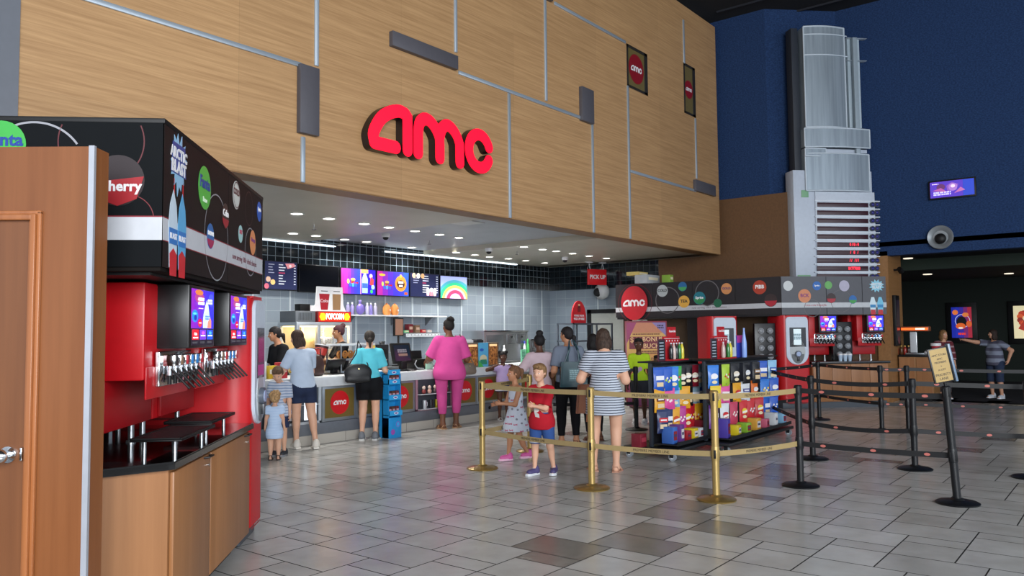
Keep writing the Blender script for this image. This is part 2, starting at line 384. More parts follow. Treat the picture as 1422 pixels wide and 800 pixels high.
# kitchen ceiling with raised strip
CEIL=noisy('ceiling_paint','#b5b09f','#bdb8a8',2,.35); CEILB=noisy('ceiling_paint_blue','#9ea3aa','#a8adb4',2,.35)
g=MB(); g.box((3.6,FY+.3,ZC),(9.1,YB+.2,ZC+.1),CEIL); g.box((12.35,FY+.3,ZC),(XR,YB+.2,ZC+.1),CEIL)
g.box((9.0,FY+.3,ZC+.1),(12.45,YB+.2,ZC+.16),CEILB)
struct(g.build('ceiling'))
g=MB(); g.box((9.35,8.2,ZC+.05),(9.7,8.65,ZC+.06),mat('#d6d8d6',.5)); struct(g.build('trim_%d'%k)); k+=1
# brown lower wall and blue walls on the right
P0=(XR,9.0); P1=(XR,onx(1098,270,XR)[1]); CA=math.radians(-43.5)
cu=(math.cos(CA),math.sin(CA)); LB=1.72
P2=(P1[0]+cu[0]*LB,P1[1]+cu[1]*LB)
yr=onx(1234,400,XR2)[1]
P3=(XR2+.02,yr+.02)
ZBR=4.51
g=MB(); g.prism([(XR+.3,9.0),(XR,9.0),P1,P2,P3,(XR2+.3,P3[1]+.3)],0,ZBR,BROWNW); struct(g.build('wall_right_lower',smooth=False))
y66=onx(1066,200,XR)[1]; dY=XR2-XR
g=MB(); g.box((XR+.02,y66,ZBR),(XR+.3,YB+.2,ZT),BLUEW); struct(g.build('wall_right_upper'))
g=MB(); g.prism([(XR+.02,y66),(XR2,y66-dY),(XR2+.3,y66-dY),(XR+.3,y66+.3)],ZBR-.02,ZT,BLUEW); struct(g.build('wall_right_corner',smooth=False))
yc=y66-dY
g=MB(); g.box((XR2,-9,3.105),(XR2+.3,yc+.02,ZT),BLUEW); struct(g.build('wall_right'))
# corridor: brown return wall, dark green room beyond
yr=onx(1234,400,XR2)[1]
xe=ony(1252,400,yr)[0]
g=MB(); g.box((XR2-.0,yr,0),(xe,yr+.25,3.2),wood('corridor_veneer','#8a6238','#9c7044','X',.5,.5)); struct(g.build('wall_corridor',smooth=False))
GRN=mat('#17211b',.85); XG=27.0
g=MB(); g.box((XG,-9,0),(XG+.2,yr+7,4.2),GRN); struct(g.build('wall_far'))
g=MB(); g.box((xe-.0,yr+6,0),(XG,yr+6.2,4.2),GRN); g.box((xe-.2,yr+.25,0),(xe-.02,yr+6,4.2),GRN); struct(g.build('wall_far_side'))
g=MB(); g.box((XR2,-9,3.3),(22.,yr+6,3.4),mat('#17171a',.8)); g.box((22.,-9,3.02),(22.3,yr+6,3.6),mat('#3b4a40',.7)); g.box((22.3,-9,3.02),(XG,yr+6,3.12),mat('#3a3d37',.8)); struct(g.build('ceiling'))
for i,(px,py,z) in enumerate(((1261,359,3.29),(1288,381,3.01),(1401,380,3.01))):
    p=onz(px,py,z); g=MB(); g.cyl((p[0],p[1],z-.01),(p[0],p[1],z+.03),.11,m=mat('#fff0d8',.5,emit=1.6),n=20)
    o=g.build('recessed_light'); tag(o,['recessed ceiling light of the dark corridor nearest the blue wall','recessed ceiling light left, over the dark green lobby','recessed ceiling light right, over the dark green lobby'][i],'light','corridor ceiling lights')
# lobby ceiling
DC=mat('#101218',.9)
g=MB(); g.prism([(-8,-9),(XR2+.3,-9),(XR2+.3,yc),(XR+.1,y66+.2),(XR+.1,YB),(-8,YB)],ZT,ZT+.2,DC); struct(g.build('ceiling',smooth=False))
g=MB(); 
for i in range(7): g.box((11+i*1.1,-4,ZT-.04),(11.03+i*1.1,FY-.2,ZT),mat('#1c1f28',.8))
struct(g.build('trim_%d'%k)); k+=1
g=MB(); g.box((14.9,FY+.4,7.9),(15.25,FY+.9,8.6),mat('#0e1420',.8)); g.box((3,YB-3,8.45),(XR,YB,8.6),BLUEW); struct(g.build('trim_%d'%k)); k+=1
# downlights of the kitchen ceiling
LP=[]
for x,y in ((277,250),(475,280),(692,312),(845,334),(1007,357),(1157,379),(1276,398),(253,372),(394,386),(571,409),(706,424),(985,459),(1131,475),(1260,490),(1375,505)): LP.append((350+x/4.445,240+y/4.445))
for x,y in ((437,12),(567,30),(662,42),(776,58),(890,75),(1011,92),(105,69),(198,81),(329,94),(449,108),(582,124)): LP.append((640+x/5,340+y/5))
LP=[p for i,p in enumerate(LP) if all((p[0]-q[0])**2+(p[1]-q[1])**2>36 for q in LP[:i])]
LAMP=mat('#fffaf0',.5,emit=14.); TRIMR=mat('#d8d8d4',.4)
LP.sort()
_ord=['first','second','third','fourth','fifth','sixth','seventh','eighth','ninth','tenth','eleventh','twelfth','thirteenth','fourteenth','fifteenth','sixteenth','seventeenth','eighteenth','nineteenth','twentieth','twenty-first','twenty-second','twenty-third','twenty-fourth','twenty-fifth','twenty-sixth','twenty-seventh']
_lm={}
g=MB(); g.lathe([(.105,0),(.105,-.012),(.085,-.014),(.08,-.004),(.08,.0)],TRIMR); mt=g.build('trim_ring').data
g=MB(); g.cyl((0,0,-.006),(0,0,.0),.08,m=LAMP,n=20); ml=g.build('lamp').data
for o in list(COL.objects):
    if o.name in('trim_ring','lamp'): bpy.data.objects.remove(o)
for i,(px,py) in enumerate(LP):
    z=ZC if True else 0
    p=onz(px,py,ZC)
    if 9.1<p[0]<12.35: z=ZC+.1; p=onz(px,py,z)
    t=T('recessed_downlight','%s round downlight from the left in the concession ceiling'%_ord[i],'light',(p[0],p[1],z),0,'downlights over the concession counter')
    link('trim_ring',mt,t); link('lamp',ml,t)
    l=bpy.data.lights.new('downlight_beam','SPOT'); l.energy=115; l.spot_size=math.radians(125); l.spot_blend=.6; l.shadow_soft_size=.07; l.color=(1,.96,.9)
    lo=bpy.data.objects.new('downlight_beam',l); COL.objects.link(lo); lo.location=(p[0],p[1],z-.03)
# dome cameras on kitchen ceiling
for i,(px,py) in enumerate(((350+825/4.445,240+375/4.445),(640+194/5,340+24/5),(640+722/5,340+86/5))):
    zz=ZC+.1 if i==0 else ZC
    p=onz(px,py,zz); t=T('dome_camera','small white dome camera on the concession ceiling, %s'%('left one above the screens','middle one near the tile wall','right one toward the pick up sign')[i],'camera',(p[0],p[1],zz))
    g=MB(); g.lathe([(.075,0),(.075,-.05),(.06,-.07)],WHITE); g.build('housing',parent=t); g=MB(); g.ell((0,0,-.07),(.055,.055,.05),BLACK); g.build('dome',parent=t)
for i,(px,py) in enumerate(((436,313),(596,334),(718,349))):
    p=onz(px,py,ZC); g=MB(); g.cyl((p[0],p[1],ZC-.06),(p[0],p[1],ZC),.012,m=CHROME); g.cyl((p[0],p[1],ZC-.07),(p[0],p[1],ZC-.06),.035,m=CHROME)
    tag(g.build('fire_sprinkler'),'small pendant sprinkler head in the concession ceiling, %s'%('at left','in the middle','at right')[i],'sprinkler')
# lighting: daylight from the glazed lobby front behind the camera, plus an added fill lamp
w=bpy.data.worlds.new('world'); SC.world=w; w.use_nodes=True; w.node_tree.nodes['Background'].inputs[0].default_value=(.80,.88,1.,1); w.node_tree.nodes['Background'].inputs[1].default_value=1.7
def area(name,loc,target,sx,sy,e,col=(1,1,1)):
    l=bpy.data.lights.new(name,'AREA'); l.shape='RECTANGLE'; l.size=sx; l.size_y=sy; l.energy=e; l.color=col
    o=bpy.data.objects.new(name,l); COL.objects.link(o); o.location=loc; o.rotation_euler=(Vector(target)-Vector(loc)).to_track_quat('-Z','Y').to_euler(); return o
area('window_daylight',(-3.5,-7.5,4.2),(9,5,1.5),9,6,3200,(.94,.97,1.))
area('window_daylight',(8.5,-8.7,4.2),(6,7,2),9,5,220,(.94,.97,1.))  # added fill from the right, lifts the drink machine front; no known window
SC.view_settings.view_transform='Standard'; SC.view_settings.look='None'; SC.view_settings.exposure=-.38; SC.view_settings.gamma=1.; SC.view_settings.use_curve_mapping=False
# ================================================================ NEAR DRINK STATION (left)
LO=np.array([1.97,3.72]); LA=math.radians(44)
LU=np.array([math.cos(LA),math.sin(LA)]); LV=np.array([-LU[1],LU[0]])
def lw(x,y,z=0): p=LO+x*LU+y*LV; return (p[0],p[1],z)
def onf(px,py,y=0.):   # front plane of the station, local x,z
    w=onpl(px,py,LO+y*LV,LA); d=w[:2]-LO; return float(d@LU),float(w[2])
GLOSSB=mat('#0a0a0b',.12,coat=.5); PANELB=mat('#1b1718',.4); REDM=mat('#c5121c',.38); REDD=mat('#a30f18',.4)
# wooden partition with a door, nearest the camera
pa=np.array([1.545,3.50]); pd=math.radians(-50.5)+PI   # runs to the left
A2=(math.cos(pd),math.sin(pd))
g=MB(Matrix.Translation((pa[0],pa[1],0))@Matrix.Rotation(pd,4,'Z'))
# local x to the left, local y: toward camera is +y ; wall body behind (y<0)
g.box((0,-.13,0),(3.2,0,2.35),VENEER); struct(g.build('wall_partition',smooth=False))
g=MB(Matrix.Translation((pa[0],pa[1],0))@Matrix.Rotation(pd,4,'Z')); g.box((-.004,-.012,0),(.02,.006,2.353),mat('#b9bcc4',.35,metal=.4)); struct(g.build('trim_%d'%k)); k+=1
dx0=.245 # door opening edge
DM=Matrix.Translation((pa[0],pa[1],0))@Matrix.Rotation(pd,4,'Z')
FRM=wood('door_frame_wood','#87502b','#a3653a','Z',.4,.3)
DOORV=wood('door_veneer','#6b4023','#7b4c2b','Z',.35,.4,streak=30)
g=MB(DM)
for a,b,dpt in ((dx0-.035,dx0-.018,.018),(dx0-.018,dx0+.004,.03),(dx0+.004,dx0+.018,.014)): g.box((a,0,0),(b,dpt,2.07-(a-dx0+.035)*.8),FRM,bev=.004)
g.box((dx0+.0,0,2.03),(3.0,.03,2.055),FRM,bev=.004); g.box((dx0-.035,0,2.055),(3.0,.018,2.072),FRM,bev=.004)
o=struct(g.build('door_1_frame'))
g=MB(DM); g.box((dx0+.018,.0,0),(1.16,.008,2.03),DOORV); d=struct(g.build('door_1',smooth=False))
g=MB(DM); g.cyl((dx0+.078,.008,1.045),(dx0+.078,.02,1.045),.034,m=CHROME,n=24); g.cyl((dx0+.078,.02,1.045),(dx0+.078,.055,1.045),.013,m=CHROME); g.ell((dx0+.078,.07,1.045),(.03,.024,.03),CHROME); g.build('door_knob',parent=d)
g=MB(DM); g.box((dx0+.012,.006,1.02),(dx0+.022,.032,1.075),CHROME,bev=.003); g.build('strike_plate',parent=d)
# base cabinet
t=T('base_cabinet','maple base cabinet under the near drink station, with two flush doors','cabinet',lw(0,0),LA)
g=MB(); g.prism([(.27,.05),(1.96,.05),(1.96,1.0),(.27,1.8),(.05,1.8),(.05,.5),(.2,.05)][::-1] if 0 else [(.235,.03),(1.96,.03),(1.96,1.9),(.0,1.9),(-.23,.70)],.12,.86,VENEER2); g.build('body',parent=t,smooth=False)
g=MB(); g.prism([(.32,.12),(1.9,.12),(1.9,1.85),(.05,1.85),(-.2,.74)],0,.12,mat('#23262a',.5)); g.build('toe_kick',parent=t,smooth=False)
for i,(a,b) in enumerate(((.26,.93),(.945,1.95))):
    g=MB(); g.box((a,.008,.125),(b,.029,.84),VENEER2,bev=.003); o=g.build('door',parent=t)
    g=MB(); xx=b-.09 if i==0 else b-.12; g.tube([(xx-.05,.008,.83),(xx-.045,-.02,.833),(xx+.045,-.02,.833),(xx+.05,.008,.83)],.006,BLACK); g.build('handle',parent=o)
    g=MB(); g.cyl((xx+.03,.008,.78),(xx+.03,.0,.78),.009,m=CHROME); g.build('lock',parent=o)
t=T('countertop','glossy black countertop of the near drink station carrying the red dispensers','countertop',lw(0,0),LA)
g=MB(); g.prism([(.215,-.01),(1.99,-.01),(1.99,1.9),(-.02,1.9),(-.25,.68)],.86,.90,GLOSSB,bev=.006); g.build('slab',parent=t)
# dispensers
SCR=[]
def screen_art(g,w,h,em=1.3,seed=0):
    E=lambda c,k=em: mat(c,.4,emit=k)
    y0=h*.3
    for i in range(8):
        c=['#8a18b8','#7a18bc','#6a1cc0','#5a20c8','#4a22cc','#3a26d0','#3428d4','#3030d8'][i]
        g.rect(w*i/8,y0,w*(i+1)/8,h,E(c,em*.7))
    g.rect(0,0,w,y0,E('#140a28',.15))
    g.disc(w*.32,h*.945,w*.17,E('#d87a38',em*.7),.0022,ry=h*.05); g.disc(w*.34,h*.85,w*.2,E('#b0408a',em*.5),.0021,ry=h*.1)
    g.disc(w*.86,h*.83,w*.11,E('#3a48e0'),.0022,ry=h*.12)
    g.disc(w*.14,h*.52,w*.13,E('#1a78d8'),.003,ry=h*.11); g.disc(w*.15,h*.49,w*.06,E('#0a2c90'),.0042,ry=h*.05); g.disc(w*.12,h*.56,w*.07,E('#58c0f0'),.0046,ry=h*.02)
    g.poly([(w*.5,h*.31),(w*.86,h*.31),(w*.86,h*.45),(w*.78,h*.56),(w*.73,h*.72),(w*.66,h*.82),(w*.59,h*.7),(w*.52,h*.56),(w*.5,h*.45)],E('#b8d4f0'),.003)
    g.poly([(w*.68,h*.31),(w*.86,h*.31),(w*.86,h*.45),(w*.8,h*.5),(w*.7,h*.42)],E('#e8806a'),.0042); g.poly([(w*.55,h*.6),(w*.66,h*.64),(w*.66,h*.76),(w*.62,h*.74)],E('#e8f4ff'),.0042); g.bars(w*.68,h*.5,w*.2,h*.09,4,E('#5078d0'),.0046,2)
    g.disc(w*.36,h*.4,w*.09,E('#c01838'),.003,ry=h*.075); g.bars(w*.36,h*.4,w*.1,h*.03,2,E('#f0d0d0'),.0045)
    g.bars(w*.4,h*.79,w*.26,h*.15,3,E('#ffffff'),.005,2,.35); g.bars(w*.8,h*.8,w*.2,h*.1,2,E('#f0f4ff'),.005,2,.3); g.bars(w*.38,h*.66,w*.2,h*.02,5,E('#f0c0d0'),.005)
    for j,c in enumerate(('#c8182a','#6a30c0','#1c48c8')):
        x0=w*(.04+.325*j); g.rect(x0,h*.1,x0+w*.27,h*.28,E(c),.0022)
        if j==0: g.text('Coke',x0+w*.135,h*.2,h*.07,E('#ffffff'),.0035); g.bars(x0+w*.135,h*.135,w*.2,h*.03,1,E('#ffffff'),.0035)
        else: g.disc(x0+w*.14,h*.22,w*.06,E(['','#c050d0','#40a0ff'][j]),.0035,ry=h*.03); g.bars(x0+w*.135,h*.17,w*.2,h*.03,4,E('#e0e8ff'),.0036)
        g.bars(x0+w*.12,h*.05,w*.2,h*.035,4,mat('#7a7a80',.5),.0022,2)
def dispenser(name,label,loc,rz,w=.72,lid=True,tall=1.82,grp=None,side_detail=True,em=1.6):
    t=T('soda_dispenser',label,'drink dispenser',loc,rz,grp)
    R=REDM
    z0=0.0
    H=tall-.90
    g=MB(); g.box((0,.42,.12),(w,.98,H),R,bev=.01); g.box((.06,.2,.40),(w,.45,H),R,bev=.012); g.build('housing',parent=t)
    g=MB(); g.box((.07,.398,.13),(w-.01,.42,.4),REDD,bev=.004); g.build('splash_panel',parent=t)
    g=MB(); g.box((.07,.19,.30),(w,.2,.47),mat('#b8101a',.3),bev=.003); g.build('valve_panel',parent=t)
    for yy in (.5,.9):
        for xx in (.05,w-.05):
            g=MB(); g.cyl((xx,yy,0),(xx,yy,.12),.018,m=STEEL); g.cyl((xx,yy,0),(xx,yy,.012),.028,m=STEEL); g.build('leg',parent=t)
    for z in (.22,.72):
        g=MB()
        for i in range(9): g.box((-.004,.62,z+i*.016),(.004,.82,z+i*.016+.007),mat('#5a0a10',.6))
        g.build('vent_louvers',parent=t)
    # menu screen
    sx0,sx1=w*.36,w-.02; sw=sx1-sx0
    g=MB(); g.box((sx0-.03,.03,.565),(sx1,.24,H+.0),mat('#141416',.35),bev=.008); b=g.build('screen_case',parent=t)
    g=MB(FR((sx0,.029,.58),(1,0,0))); screen_art(g,sw-.03,H-.6,em); g.build('screen',parent=b)
    # chrome taps
    g=MB(); g.box((w*.25,.165,.36),(w*.98,.19,.55),CHROME,bev=.006); g.build('tap_plate',parent=t)
    n=6
    for i in range(n):
        x=w*(.3+.62*i/(n-1)); c=['#1c1c1e','#8a6a50','#c01828','#1a86d8','#1a86d8','#c01828'][i]
        g=MB(); g.box((x-.018,.09,.47),(x+.018,.165,.53),CHROME,bev=.004); g.cyl((x,.125,.42),(x,.125,.47),.016,m=CHROME,n=12); g.cyl((x,.125,.37),(x,.125,.42),.011,m=BLACK,n=12)
        v=g.build('tap',parent=t)
        g=MB(); g.box((x-.017,.083,.475),(x+.017,.09,.525),mat(c,.3),bev=.002); g.build('flavour_badge',parent=v)
        g=MB(); g.box((x-.012,.03,-.07),(x+.012,.04,.09),BLACK,M=Matrix.Translation((0,.06,.40))@Matrix.Rotation(-.75,4,'X')@Matrix.Translation((0,-.03,0)),bev=.003); g.build('lever',parent=v)
    return t
def tray(loc,rz,label,w=.62,d=.34):
    t=T('drip_tray',label,'drip tray',loc,rz,'drip trays below the dispensers'); t.scale=(1,1,.7)
    g=MB(); g.box((0,0,.10),(w,d,.115),BLACK,bev=.004); 
    for a,b in (((0,0,.115),(w,.015,.13)),((0,d-.015,.115),(w,d,.13)),((0,0,.115),(.015,d,.13)),((w-.015,0,.115),(w,d,.13))): g.box(a,b,BLACK,bev=.003)
    g.build('pan',parent=t)
    g=MB()
    for i in range(26): g.box((.02+i*(w-.04)/26,.018,.117),(.02+i*(w-.04)/26+.008,d-.018,.124),mat('#1a1a1c',.25),bev=0)
    g.build('grille',parent=t)
    for x in (.08,w-.08):
        for y in (.06,d-.05):
            g=MB(); g.cyl((x,y,0),(x,y,.10),.012,m=STEEL,n=12); g.build('leg',parent=t)
    return t
dispenser('a','red soda dispenser nearest the wooden partition, with lit purple menu screen',(*lw(.30,.0)[:2],.90),LA,.78)
dispenser('b','red soda dispenser between its twin and the tall red drink machine',(*lw(1.17,.0)[:2],.90),LA,.78)
tray((*lw(.45,.03)[:2],.90),LA,'black drip tray on steel legs under the dispenser nearest the wooden partition',.66,.27)
tray((*lw(1.3,.1)[:2],.90),LA,'black drip tray on steel legs under the second near dispenser',.6,.3)
# tall touch-screen drink machine
def freestyle(label,loc,rz,W=.7,D=.8,H=1.9,lit=False,grp='tall red touch drink machines'):
    t=T('touch_drink_machine',label,'drink machine',loc,rz,grp)
    g=MB(); n=10
    prof=[(0.,D),(0.,.16)]+[(.12-.12*math.cos(PI/2*i/n)+0,.16-.16*math.sin(PI/2*i/n)) for i in range(1,n+1)]+[(W-.12+.12*math.sin(PI/2*i/n),.16-.16*math.cos(PI/2*i/n)) for i in range(n+1)]+[(W,D)]
    g.prism(prof,.12,H,REDM,bev=.02); g.build('cabinet',parent=t)
    g=MB(); g.box((.03,.06,0),(W-.03,D-.03,.12),mat('#4a5058',.5),bev=.01); g.build('base',parent=t)
    g=MB(); g.box((-.003,.2,.93),(.002,D-.02,.945),mat('#6a0a10',.5)); g.box((.12,-.002,.08+.02),(W-.12,.0,.11),REDD); g.build('seam',parent=t)
    x0,x1=.10,W-.08; cx=(x0+x1)/2; hw=(x1-x0)/2
    zb,zt=.86,H-.03
    pts=[]
    for i in range(13): a=PI+PI*i/12; pts.append((cx+hw*math.cos(a)*1.,zb+hw*.9+hw*.9*math.sin(a)))
    for i in range(7): a=PI/2*i/6; pts.append((x1-.07+.07*math.cos(a),zt-.07+.07*math.sin(a)))
    for i in range(7): a=PI/2+PI/2*i/6; pts.append((x0+.07+.07*math.cos(a),zt-.07+.07*math.sin(a)))
    F=FR((0,-.0,0),(1,0,0)); g=MB(F); g.prism(pts,-.03,.022,mat('#c9d4e2',.25),bev=.006); g.build('front_panel',parent=t)
    g=MB(F); g.rect(x0+.07,H-.62,x1-.05,H-.24,mat('#2c3038',.2),.022,.004); s=g.build('touch_screen',parent=t)
    g=MB(F)
    if lit: g.rect(x0+.15,H-.58,x1-.15,H-.27,mat('#cfe0e4',.3,emit=.5),.0265); g.bars(cx,H-.42,.16,.12,5,mat('#7a98a8',.5),.0275,4)
    else: g.rect(x0+.09,H-.6,x1-.07,H-.52,mat('#8c1a66',.3,emit=.5),.0265); g.rect(x0+.09,H-.5,x1-.07,H-.27,mat('#20242a',.1),.0265)
    g.build('screen_image',parent=s)
    g=MB(F); g.prism([(cx+ (hw-.07)*math.cos(2*PI*i/32),.86+hw*.9+.06+(hw*1.0)*math.sin(2*PI*i/32)) for i in range(32)],.022,.026,mat('#b8bec0',.2)); g.build('dispensing_bay',parent=t)
    g=MB(F); g.prism([(cx+ (hw-.10)*math.cos(PI+PI*i/16),.86+hw*.9+.0+(hw*.8)*math.sin(PI+PI*i/16)) for i in range(17)],.026,.032,mat('#6a6e70',.3)); g.build('cup_rest',parent=t)
    g=MB(F); g.cyl((cx,H-.76,.02),(cx,H-.76,.06),.065,m=mat('#59606c',.3),n=24); g.cyl((cx,H-.76,.06),(cx,H-.76,.066),.045,m=mat('#a8b8d8',.2),n=24); g.box((cx-.02,H-.9,.02),(cx+.02,H-.8,.06),mat('#22252a',.3),bev=.005); g.build('nozzle',parent=t)
    return t
freestyle('tall red touch drink machine at the far end of the near station, beside the toddler',(*lw(2.02,.035)[:2],0),LA,.54,.95,1.83)
# sign canopy
t=T('drink_station_canopy','black sign canopy printed with soda logos above the near drink station','sign',lw(0,0),LA)
g=MB(); g.box((0.01,.01,1.85),(2.262,2.6,2.58),mat('#15110f',.75,spec=.15),bev=.003); g.build('core',parent=t)
g=MB(); g.box((-.004,-.006,2.575),(2.275,2.6,2.6),BLACK,bev=.003); g.build('cap',parent=t)
STRP=mat('#c9ccd2',.4); CRIM=mat('#8a1f2c',.5); LINE=mat('#9a9aa0',.5)
Z=1.87
def W(g,s,px,py,size,col='#ffffff',z=.006,sx=1.,rot=0,bold=.02):
    x,zz=onf(px,py); g.text(s,x,zz,size,mat(col,.4),z,bold,sx=sx,rot=rot)
g=MB(FR((0,-.001,0),(1,0,0)))
for a,b in ((0.002,1.235),(1.245,2.27)): g.rect(a,1.87,b,2.575,mat('#1c1414',.6,spec=.25))
g.rect(.0,2.0,2.27,2.115,STRP,.002); g.rect(0,2.112,2.27,2.118,CRIM,.003); g.rect(0,1.997,2.27,2.002,CRIM,.003)
g.text('now serving 100+ drink choices',1.7,2.055,.055,mat('#6a3a44',.5),.004)
# splash logo
x,z=onf(247,225)
pts=[]
rr=random.Random(5)
for i in range(26): a=2*PI*i/26; r=(.145 if i%2 else .10)*(1+rr.uniform(-.12,.12)); pts.append((x+r*math.cos(a)*.9,z-.01+r*math.sin(a)*1.1))
g.poly(pts,mat('#8fc4e6',.4),.003); g.poly([(x-.12,z-.07),(x+.12,z-.07),(x+.1,z+.09),(x-.1,z+.09)],mat('#1e4a94',.4),.004)
g.text('ARCTIC',x,z+.035,.075,WHITE,.006,.04); g.text('BLAST',x,z-.035,.085,WHITE,.006,.04)
for dx in (-.07,.07): # frozen drinks
    x,z=onf(245,320); x+=dx
    g.poly([(x-.055,z-.20),(x+.055,z-.20),(x+.07,z+.02),(x+.05,z+.12),(x+.0,z+.2),(x-.05,z+.12),(x-.07,z+.02)],mat('#cfe2f0' if dx<0 else '#5aaee0',.4),.004+.001*(dx>0))
    g.poly([(x-.06,z-.08),(x+.06,z-.08),(x+.065,z+.0),(x-.065,z+.0)],mat('#2f7ac8',.4),.0065); g.text('BLAST',x,z-.04,.04,WHITE,.008,.03)
    g.poly([(x-.05,z-.24),(x+.05,z-.24),(x+.055,z-.13),(x,z-.1),(x-.055,z-.13)],mat('#d0202c',.4),.0065); g.rect(x+.01,z+.17,x+.02,z+.26,mat('#d0202c',.4),.003)
def logo(px,py,r,col,txt='',tc='#ffffff',band=None,ry=None,fs=1.,z0=.004):
    x,z=onf(px,py); g.disc(x,z,r,mat(col,.4),z0); 
    if band: g.poly([(x-r*.97,z-.02),(x+r*.97,z-.02),(x+r*.75,z-r*.65),(x,z-r*.99),(x-r*.75,z-r*.65)],mat(band,.4),z0+.0015)
    if txt: g.text(txt,x,z+.2*r,r*.75*fs,mat(tc,.4),z0+.003,.03)
g.ring(*onf(300,330),.26,.008,LINE,.0035); x,z=onf(300,330); 
logo(283,261,.125,'#52b848','Fanta','#1c3f94'); g.text('Lime',onf(283,261)[0],onf(283,261)[1]-.07,.045,mat('#e8f8e0',.4),.008)
logo(291,328,.075,'#2a6ab0','DASANI','#ffffff','#b02858',fs=.6)
logo(312,300,.08,'#3a2426','Coke','#ffffff','#a82030')
logo(327,271,.095,'#d8dcd8','COLD','#5a2a30',fs=.8); g.ring(*onf(327,271),.085,.006,mat('#5a3036',.5),.008)
logo(333,325,.06,'#a8d4d4','DIET','#c04060',fs=.8); logo(350,337,.09,'#e8935a','Orange','#7a2a80',fs=.6); logo(359,294,.075,'#1a5cc0','Sprite','#ffffff',fs=.7)
x,z=onf(347,350); g.ring(x,z,.17,.008,LINE,.0035)
x,z=onf(345,290); g.ring(x,z,.12,.004,mat('#5a2a2e',.5),.0035)
g.build('front_graphics',parent=t,smooth=False)
# left panel
g=MB(FR((-.001,0,0),(0,-1,0)))   # x axis = -y
g.rect(-2.6,1.87,-.002,2.575,mat('#0e1114',.75,spec=.15)); g.rect(-2.6,2.0,0,2.115,STRP,.002); g.rect(-2.6,2.112,0,2.118,CRIM,.003)
g.disc(-.75,2.46,.115,mat('#3fae49',.4),.004); g.text('Fanta',-.74,2.48,.085,mat('#1c3f94',.4),.007,.03)
g.disc(-.21,2.29,.125,mat('#2c2022',.4),.003); g.poly([(-.332,2.28),(-.088,2.31),(-.12,2.2),(-.21,2.165),(-.3,2.2)],mat('#a02028',.4),.005); g.text('Cherry',-.2,2.26,.07,WHITE,.007,.03)
g.ring(-.29,2.48,.2,.006,mat('#5e2026',.5),.0025,PI-.42,2*PI+.42); g.ring(-.16,2.1,.12,.004,mat('#7a2a30',.5),.0025,0,PI); g.ring(-.6,2.33,.24,.01,LINE,.0025,.6,2.2)
g.build('side_graphics',parent=t,smooth=False)
g=MB(); g.box((.08,.08,1.835),(2.05,2.4,1.849),mat('#1a1a1c',.5)); g.build('soffit',parent=t)
# support columns for the canopy
g=MB(); g.box((.1,1.0,.90),(2.0,1.1,1.85),mat('#241c1a',.5)); g.box((.1,1.7,.90),(.2,1.8,1.85),DARKM); g.build('back_panel',parent=t)
# ================================================================ CONCESSION COUNTER AND KITCHEN
def py(px,py_,Y): w=ony(px,py_,Y); return float(w[0]),float(w[2])
GOLD=mat('#75622e',.45,metal=.2); FRAMEC=mat('#8f969d',.3,metal=.6); KICK=mat('#757b84',.35,metal=.4); SLABW=mat('#cfd4d8',.25); PLT=tiles('plinth_tiles','#aca79e','#b5b0a6','#6a6660',.61,.3,.004,.3,'xz')
CX0,CX1=4.6,14.4
t=T('concession_counter','long grey front counter with gold amc panels under the bamboo facade','counter',(CX0,YCT,0))
W_=CX1-CX0
g=MB(); g.box((0,.0,0),(W_,.8,.14),PLT); g.build('tile_plinth',parent=t)
g=MB(); g.box((0,-.012,.14),(W_,.8,.30),KICK,bev=.004); g.build('kick_band',parent=t)
g=MB(); g.box((0,.03,.30),(W_,.79,.80),FRAMEC); g.build('body',parent=t)
g=MB(); g.box((-.02,-.03,.80),(W_+.02,.84,.94),SLABW,bev=.01); g.build('countertop',parent=t)
g=MB(); g.cyl((10.89-CX0,-.02,.22),(10.89-CX0,-.01,.22),.028,m=BLACK); g.build('cable_hole',parent=t)
for x0 in (4.68,5.28,7.27,7.89,8.48,9.99,10.60,11.22,11.84,12.46,13.08,13.7):
    w=.53 if x0<11 else .53
    g=MB(); g.box((x0-CX0-.045,-.004,.305),(x0-CX0+w+.045,.03,.797),FRAMEC,bev=.003); g.box((x0-CX0,-.008,.35),(x0-CX0+w,0.,.765),GOLD); p=g.build('logo_panel',parent=t)
    if x0 in (7.27,8.48,9.99,10.60,11.84,13.08,5.28):
        g=MB(FR((x0-CX0+w/2,-.009,.56),(1,0,0))); g.disc(0,0,.17,mat('#c8141e',.4),.001); amc(g,0,0,.235,WHITE,.003,.005); g.build('logo_disc',parent=p)
def glasscase(x0,x1,label,frame,items):
    c=T('display_case',label,'display case',(x0,YCT-.02,.30),0,'glass cases built into the counter front')
    w=x1-x0; g=MB()
    for a,b in (((0,0,0),(w,.03,.035)),((0,0,.52),(w,.03,.56)),((0,0,0),(.04,.03,.56)),((w-.04,0,0),(w,.03,.56))): g.box(a,b,mat(frame,.35),bev=.004)
    g.build('frame',parent=c); g=MB(); g.box((.03,.028,.03),(w-.03,.03,.53),mat('#3a4048',.5)); g.box((.03,-.0,.26),(w-.03,.028,.27),SLABW); g.build('interior',parent=c)
    g=MB(); g.box((.03,.03,.5),(w-.03,.034,.53),mat('#f4faff',.5,emit=3.)); g.box((.05,.026,.05),(.05,.03,.5),mat('#ffffff',.5)); g.build('case_light',parent=c)
    return c
c1=glasscase(6.28,7.2,'lit glass display case in the counter beside the woman in navy shorts','#b4bcc4',0)
